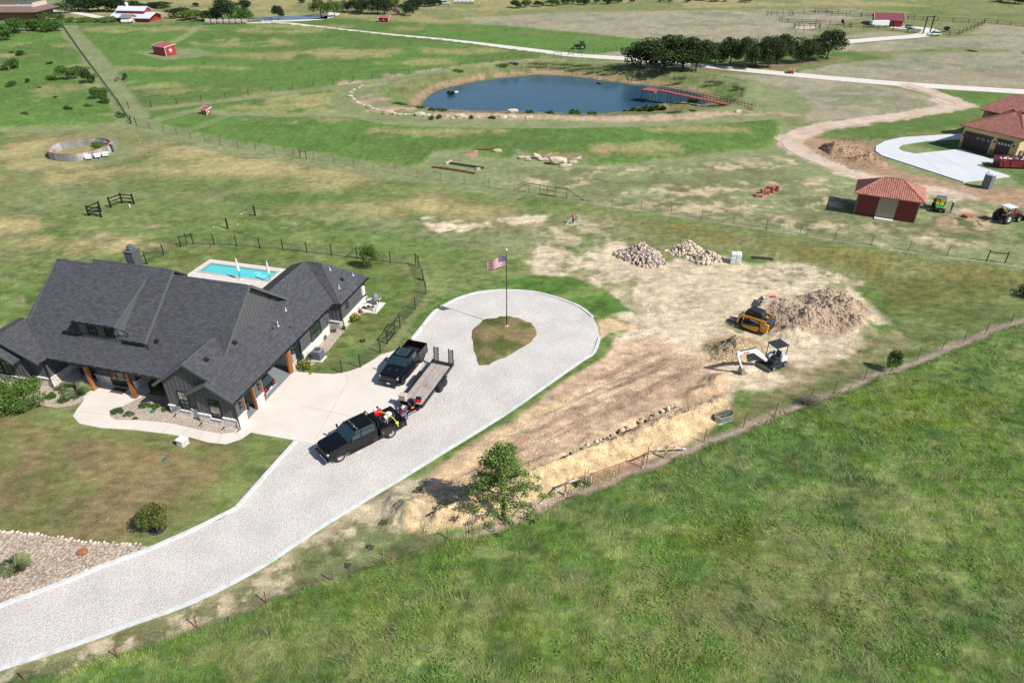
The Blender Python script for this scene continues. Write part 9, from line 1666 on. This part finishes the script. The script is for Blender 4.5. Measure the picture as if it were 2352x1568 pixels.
blades('lawn_grass', gp([(-60, 930), (60, 935), (170, 955), (250, 985), (420, 1005), (520, 1025), (580, 1000), (672, 1018), (543, 1162), (447, 1208), (340, 1250), (0, 1215), (-60, 1210)]), 36000, 2, .015, .04, .010, 'short mown grass of the front lawn')
blades('verge_grass', gp([(-60, 1580), (160, 1500), (306, 1442), (447, 1390), (596, 1315), (760, 1240), (900, 1215), (1030, 1235), (900, 1290), (640, 1390), (300, 1520), (0, 1640)]), 26000, 3, .04, .16, .012, 'thin patchy grass on the verge along the curb')
# ================================================================ PEOPLE AND ANIMALS
def figure(name, loc, rz, J, E_, label, cat, paint, mats, sub=1):
 """one continuous skinned body: J = {joint: (x, y, z, radius)}, E_ = bones; paint(point) -> material index"""
 k = list(J); me = bpy.data.meshes.new('skeleton'); me.from_pydata([J[q][:3] for q in k], [(k.index(a), k.index(b)) for a, b in E_], []); o = bpy.data.objects.new('skeleton', me); C.objects.link(o)
 m = o.modifiers.new('skin', 'SKIN'); sv = me.skin_vertices[0].data
 for i, q in enumerate(k): r_ = J[q][3]; sv[i].radius = (r_, r_) if not hasattr(r_, '__len__') else r_
 sv[0].use_root = True; s = o.modifiers.new('sub', 'SUBSURF'); s.levels = sub; s.render_levels = sub
 dg = bpy.context.evaluated_depsgraph_get(); body = bpy.data.meshes.new_from_object(o.evaluated_get(dg)); bpy.data.objects.remove(o); body.materials.clear()
 for q in mats: body.materials.append(q)
 for p in body.polygons: p.material_index = paint(p.center); p.use_smooth = True
 r = empty(name, loc, rz, label, cat); b = bpy.data.objects.new('body', body); C.objects.link(b); setp(b, r); return r
M_SKIN = mat('skin', (.50, .28, .19), .6); M_JEAN = mat('blue_jeans', (.12, .20, .36), .8); M_PNK = mat('pink_shirt', (.72, .13, .36), .8); M_MAR = mat('maroon_shirt', (.16, .012, .04), .8); M_NAVY = mat('navy_shirt', (.03, .06, .14), .8); M_BOOT = mat('brown_boot', (.30, .14, .08), .7); M_HAIR = mat('dark_hair', (.02, .015, .012), .8); M_WHC = mat('white_hat', (.70, .66, .60), .8); M_DKT = mat('dark_trousers', (.025, .025, .03), .8)
BON = [('pel', 'bel'), ('bel', 'che'), ('che', 'nek'), ('nek', 'hea'), ('hea', 'top')]+[q for s in 'LR' for q in (('pel', 'hip'+s), ('hip'+s, 'kne'+s), ('kne'+s, 'ank'+s), ('ank'+s, 'toe'+s), ('che', 'sho'+s), ('sho'+s, 'elb'+s), ('elb'+s, 'wri'+s), ('wri'+s, 'pal'+s))]+[('pal'+s, 'f%d' % i+s) for s in 'LR' for i in range(4)]+[('wri'+s, 'thu'+s) for s in 'LR']
def person(loc, rz, pose, label, shirt, pants, shoe, hair, hatm=None, sitz=None):
 J = {'pel': (0, 0, .95, .13), 'bel': (.0, 0, 1.1, .13), 'che': (.02, 0, 1.32, (.15, .12)), 'nek': (.02, 0, 1.49, .06), 'hea': (.04, 0, 1.62, .095), 'top': (.03, 0, 1.70, .08)}
 for s, y in (('L', 1), ('R', -1)):
  J.update({'hip'+s: (0, y*.10, .90, .10), 'kne'+s: (.02, y*.11, .50, .065), 'ank'+s: (0, y*.11, .09, .045), 'toe'+s: (.15, y*.12, .04, .04), 'sho'+s: (.0, y*.19, 1.42, .065), 'elb'+s: (-.02, y*.25, 1.14, .045), 'wri'+s: (.18, y*.2, 1.05, .032), 'pal'+s: (.26, y*.18, 1.05, .034)})
 for q, v in pose.items(): J[q] = (*v, J[q][3])
 for s, y in (('L', 1), ('R', -1)):
  w_, p_ = Vector(J['wri'+s][:3]), Vector(J['pal'+s][:3]); d_ = (p_-w_).normalized(); sd = d_.cross(Vector((0, 0, 1))).normalized()
  for i in range(4): q = p_+d_*(.075+.012*(i in (1, 2)))+sd*(.026*(i-1.5))-Vector((0, 0, .02)); J['f%d' % i+s] = (*q, .010)
  J['thu'+s] = (*(w_+d_*.06+sd*.05*y), .012)
 zp = J['pel'][2]-.02; nk = Vector(J['nek'][:3]); hd = Vector(J['hea'][:3]); ank = [Vector(J['ank'+s][:3]) for s in 'LR']; wr = [(Vector(J['elb'+s][:3]), Vector(J['pal'+s][:3])) for s in 'LR']; kn = [(Vector(J['hip'+s][:3]), Vector(J['kne'+s][:3]), Vector(J['ank'+s][:3])) for s in 'LR']
 def seg(p, a, b): d = b-a; t = max(0, min(1, (p-a).dot(d)/d.length_squared)); return (p-a-d*t).length
 def paint(p):
  if (p-hd).length < .17 and p.z > nk.z-.02: return 4 if (p-hd).dot(Vector((-.5, 0, .85))) > .02 else 3
  if min(seg(p, a.lerp(b, .25), b) for a, b in wr) < .075: return 3
  if min((p-a).length for a in ank) < .13 or (p.z < min(a.z for a in ank)+.05): return 2
  if min(min(seg(p, a.lerp(b, .15), b), seg(p, b, c)) for a, b, c in kn) < .12 and (p.z < zp+.03 or sitz): return 1
  return 0
 r = figure('person', loc, rz, J, BON, label, 'person', paint, [shirt, pants, shoe, M_SKIN, hair])
 b = MB()
 f = hd+Vector((.09, 0, -.005)); [b.box(f+Vector((0, y, .02)), (.02, .02, .012)) for y in (-.035, .035)]; b.box(f+Vector((.015, 0, -.02)), (.03, .022, .04)); b.box(f+Vector((0, 0, -.055)), (.015, .05, .01)); [b.box(hd+Vector((0, y, 0)), (.04, .02, .06)) for y in (-.095, .095)]; b.build('face', M_SKIN, r)
 if hatm: b = MB(); b.lathe([(.18, .0), (.11, .02), (.10, .1), (0, .12)], 14, hd+Vector((.0, 0, .06))); b.build('hat', hatm, r)
 return r
person(G(1316.5, 516), R(200), {'hea': (.12, 0, 1.58), 'top': (.13, 0, 1.66), 'nek': (.06, 0, 1.48), 'elbL': (.08, .27, 1.15), 'wriL': (.28, .10, 1.0), 'palL': (.36, .07, .98), 'elbR': (.08, -.27, 1.15), 'wriR': (.28, -.10, 1.02), 'palR': (.36, -.05, .99)}, 'person in a pink shirt and dark trousers holding a white hose', M_PNK, M_DKT, M_BOOT, M_HAIR)
person(G(2182, 489.5), R(175), {'hea': (.10, 0, 1.6), 'top': (.10, 0, 1.69), 'elbL': (.06, .24, 1.16), 'wriL': (.24, .08, 1.26), 'palL': (.30, .05, 1.30), 'elbR': (.06, -.24, 1.16), 'wriR': (.24, -.08, 1.26), 'palR': (.30, -.05, 1.30)}, 'person in navy shirt and jeans looking at their hands beside the green utility vehicle', M_NAVY, M_JEAN, M_BOOT, M_SKIN, M_WHC)
sx = q_x0 = x0_bed
sp_ = FM @ Vector((sx+.18, .55, bt-.0)); person(sp_-Vector((0, 0, .10)), FQ['az']+math.pi, {'pel': (0, 0, .22), 'bel': (.04, 0, .38), 'che': (.16, 0, .60), 'nek': (.26, 0, .76), 'hea': (.36, 0, .86), 'top': (.40, 0, .94), 'hipL': (.05, .1, .20), 'hipR': (.05, -.1, .20), 'kneL': (.48, .12, .20), 'kneR': (.48, -.12, .20), 'ankL': (.50, .14, -.26), 'ankR': (.50, -.14, -.26), 'toeL': (.64, .15, -.30), 'toeR': (.64, -.15, -.30), 'shoL': (.2, .19, .70), 'shoR': (.2, -.19, .70), 'elbL': (.36, .25, .46), 'elbR': (.36, -.25, .46), 'wriL': (.58, .18, .42), 'wriR': (.58, -.14, .42), 'palL': (.66, .16, .42), 'palR': (.66, -.12, .42)}, 'person in maroon shirt and white cap sitting on the truck tail over the trailer tongue', M_MAR, M_JEAN, M_BOOT, M_WHC, M_WHC, sitz=True)
hp = G(1325, 521); b = MB(); [b.tube([hp+Vector((.55*math.cos(t)*(1+.1*k), .4*math.sin(t), .05+.03*k)) for t in np.linspace(0, 2*math.pi, 17)[:-1]], .035, 5, closed=True) for k in range(4)]; b.tube([hp+Vector((-.5, 0, .1)), G(1316.5, 516)+Vector((.1, -.1, .5)), G(1316.5, 516)+Vector((-.25, -.1, 1.0)), G(1300, 521)+Vector((0, 0, .3))], .025, 5); plain('hose', b, M_BAG, 'coiled white hose at the feet of the person in pink', 'hose')
b = MB(); b.tube([G(1329, 513), G(1329, 513)+Vector((0, 0, 1.2)), G(1329, 513)+Vector((-.35, 0, 1.2))], .04, 6); plain('standpipe', b, M_WP, 'white standpipe right of the person in pink', 'pipe')
def beast(px, py, rz, s, m, m2, label, cat):
 J = {'mid': (0, 0, 1.05, .30), 'rum': (-.6, 0, 1.12, .28), 'che': (.55, 0, 1.08, .28), 'nk1': (.95, 0, 1.0, .17), 'nk2': (1.25, 0, .6, .12), 'hed': (1.4, 0, .32, .11), 'muz': (1.5, 0, .1, .07), 'tl1': (-.88, 0, 1.15, .05), 'tl2': (-1.0, 0, .55, .03)}; E2 = [('mid', 'rum'), ('mid', 'che'), ('che', 'nk1'), ('nk1', 'nk2'), ('nk2', 'hed'), ('hed', 'muz'), ('rum', 'tl1'), ('tl1', 'tl2')]
 for k in (-1, 1): n = 'LR'[k > 0]; J.update({'fa'+n: (.55, k*.18, .75, .11), 'fk'+n: (.57, k*.18, .42, .06), 'ff'+n: (.56, k*.18, .05, .055), 'ha'+n: (-.6, k*.2, .78, .15), 'hk'+n: (-.72, k*.2, .45, .065), 'hf'+n: (-.62, k*.2, .05, .055), 'er'+n: (1.3, k*.12, .52, .03)}); E2 += [('che', 'fa'+n), ('fa'+n, 'fk'+n), ('fk'+n, 'ff'+n), ('rum', 'ha'+n), ('ha'+n, 'hk'+n), ('hk'+n, 'hf'+n), ('nk2', 'er'+n)]
 figure(cat, G(px, py), rz, J, E2, label, cat, lambda p: 1 if p.x > 1.0 or p.x < -.85 else 0, [m, m2]).scale = (s,)*3
M_BCO = mat('black_coat', (.02, .014, .012), .7); M_BRC = mat('brown_coat', (.16, .10, .07), .8); M_TNC = mat('tan_coat', (.55, .33, .18), .8)
beast(289, 184, R(-80), 1.15, M_BCO, M_BCO, 'black horse grazing in the green meadow, right one', 'horse'); beast(270.5, 187, R(-100), .8, M_BRC, M_BRC, 'small brown donkey grazing left of the black horse', 'donkey'); beast(17.5, 164, R(170), 1.0, M_TNC, M_TNC, 'tan horse standing by a shrub at the left edge', 'horse'); beast(27, 161, R(10), 1.1, M_BCO, M_BCO, 'dark horse in the shrub shade behind the tan one, left edge', 'horse')
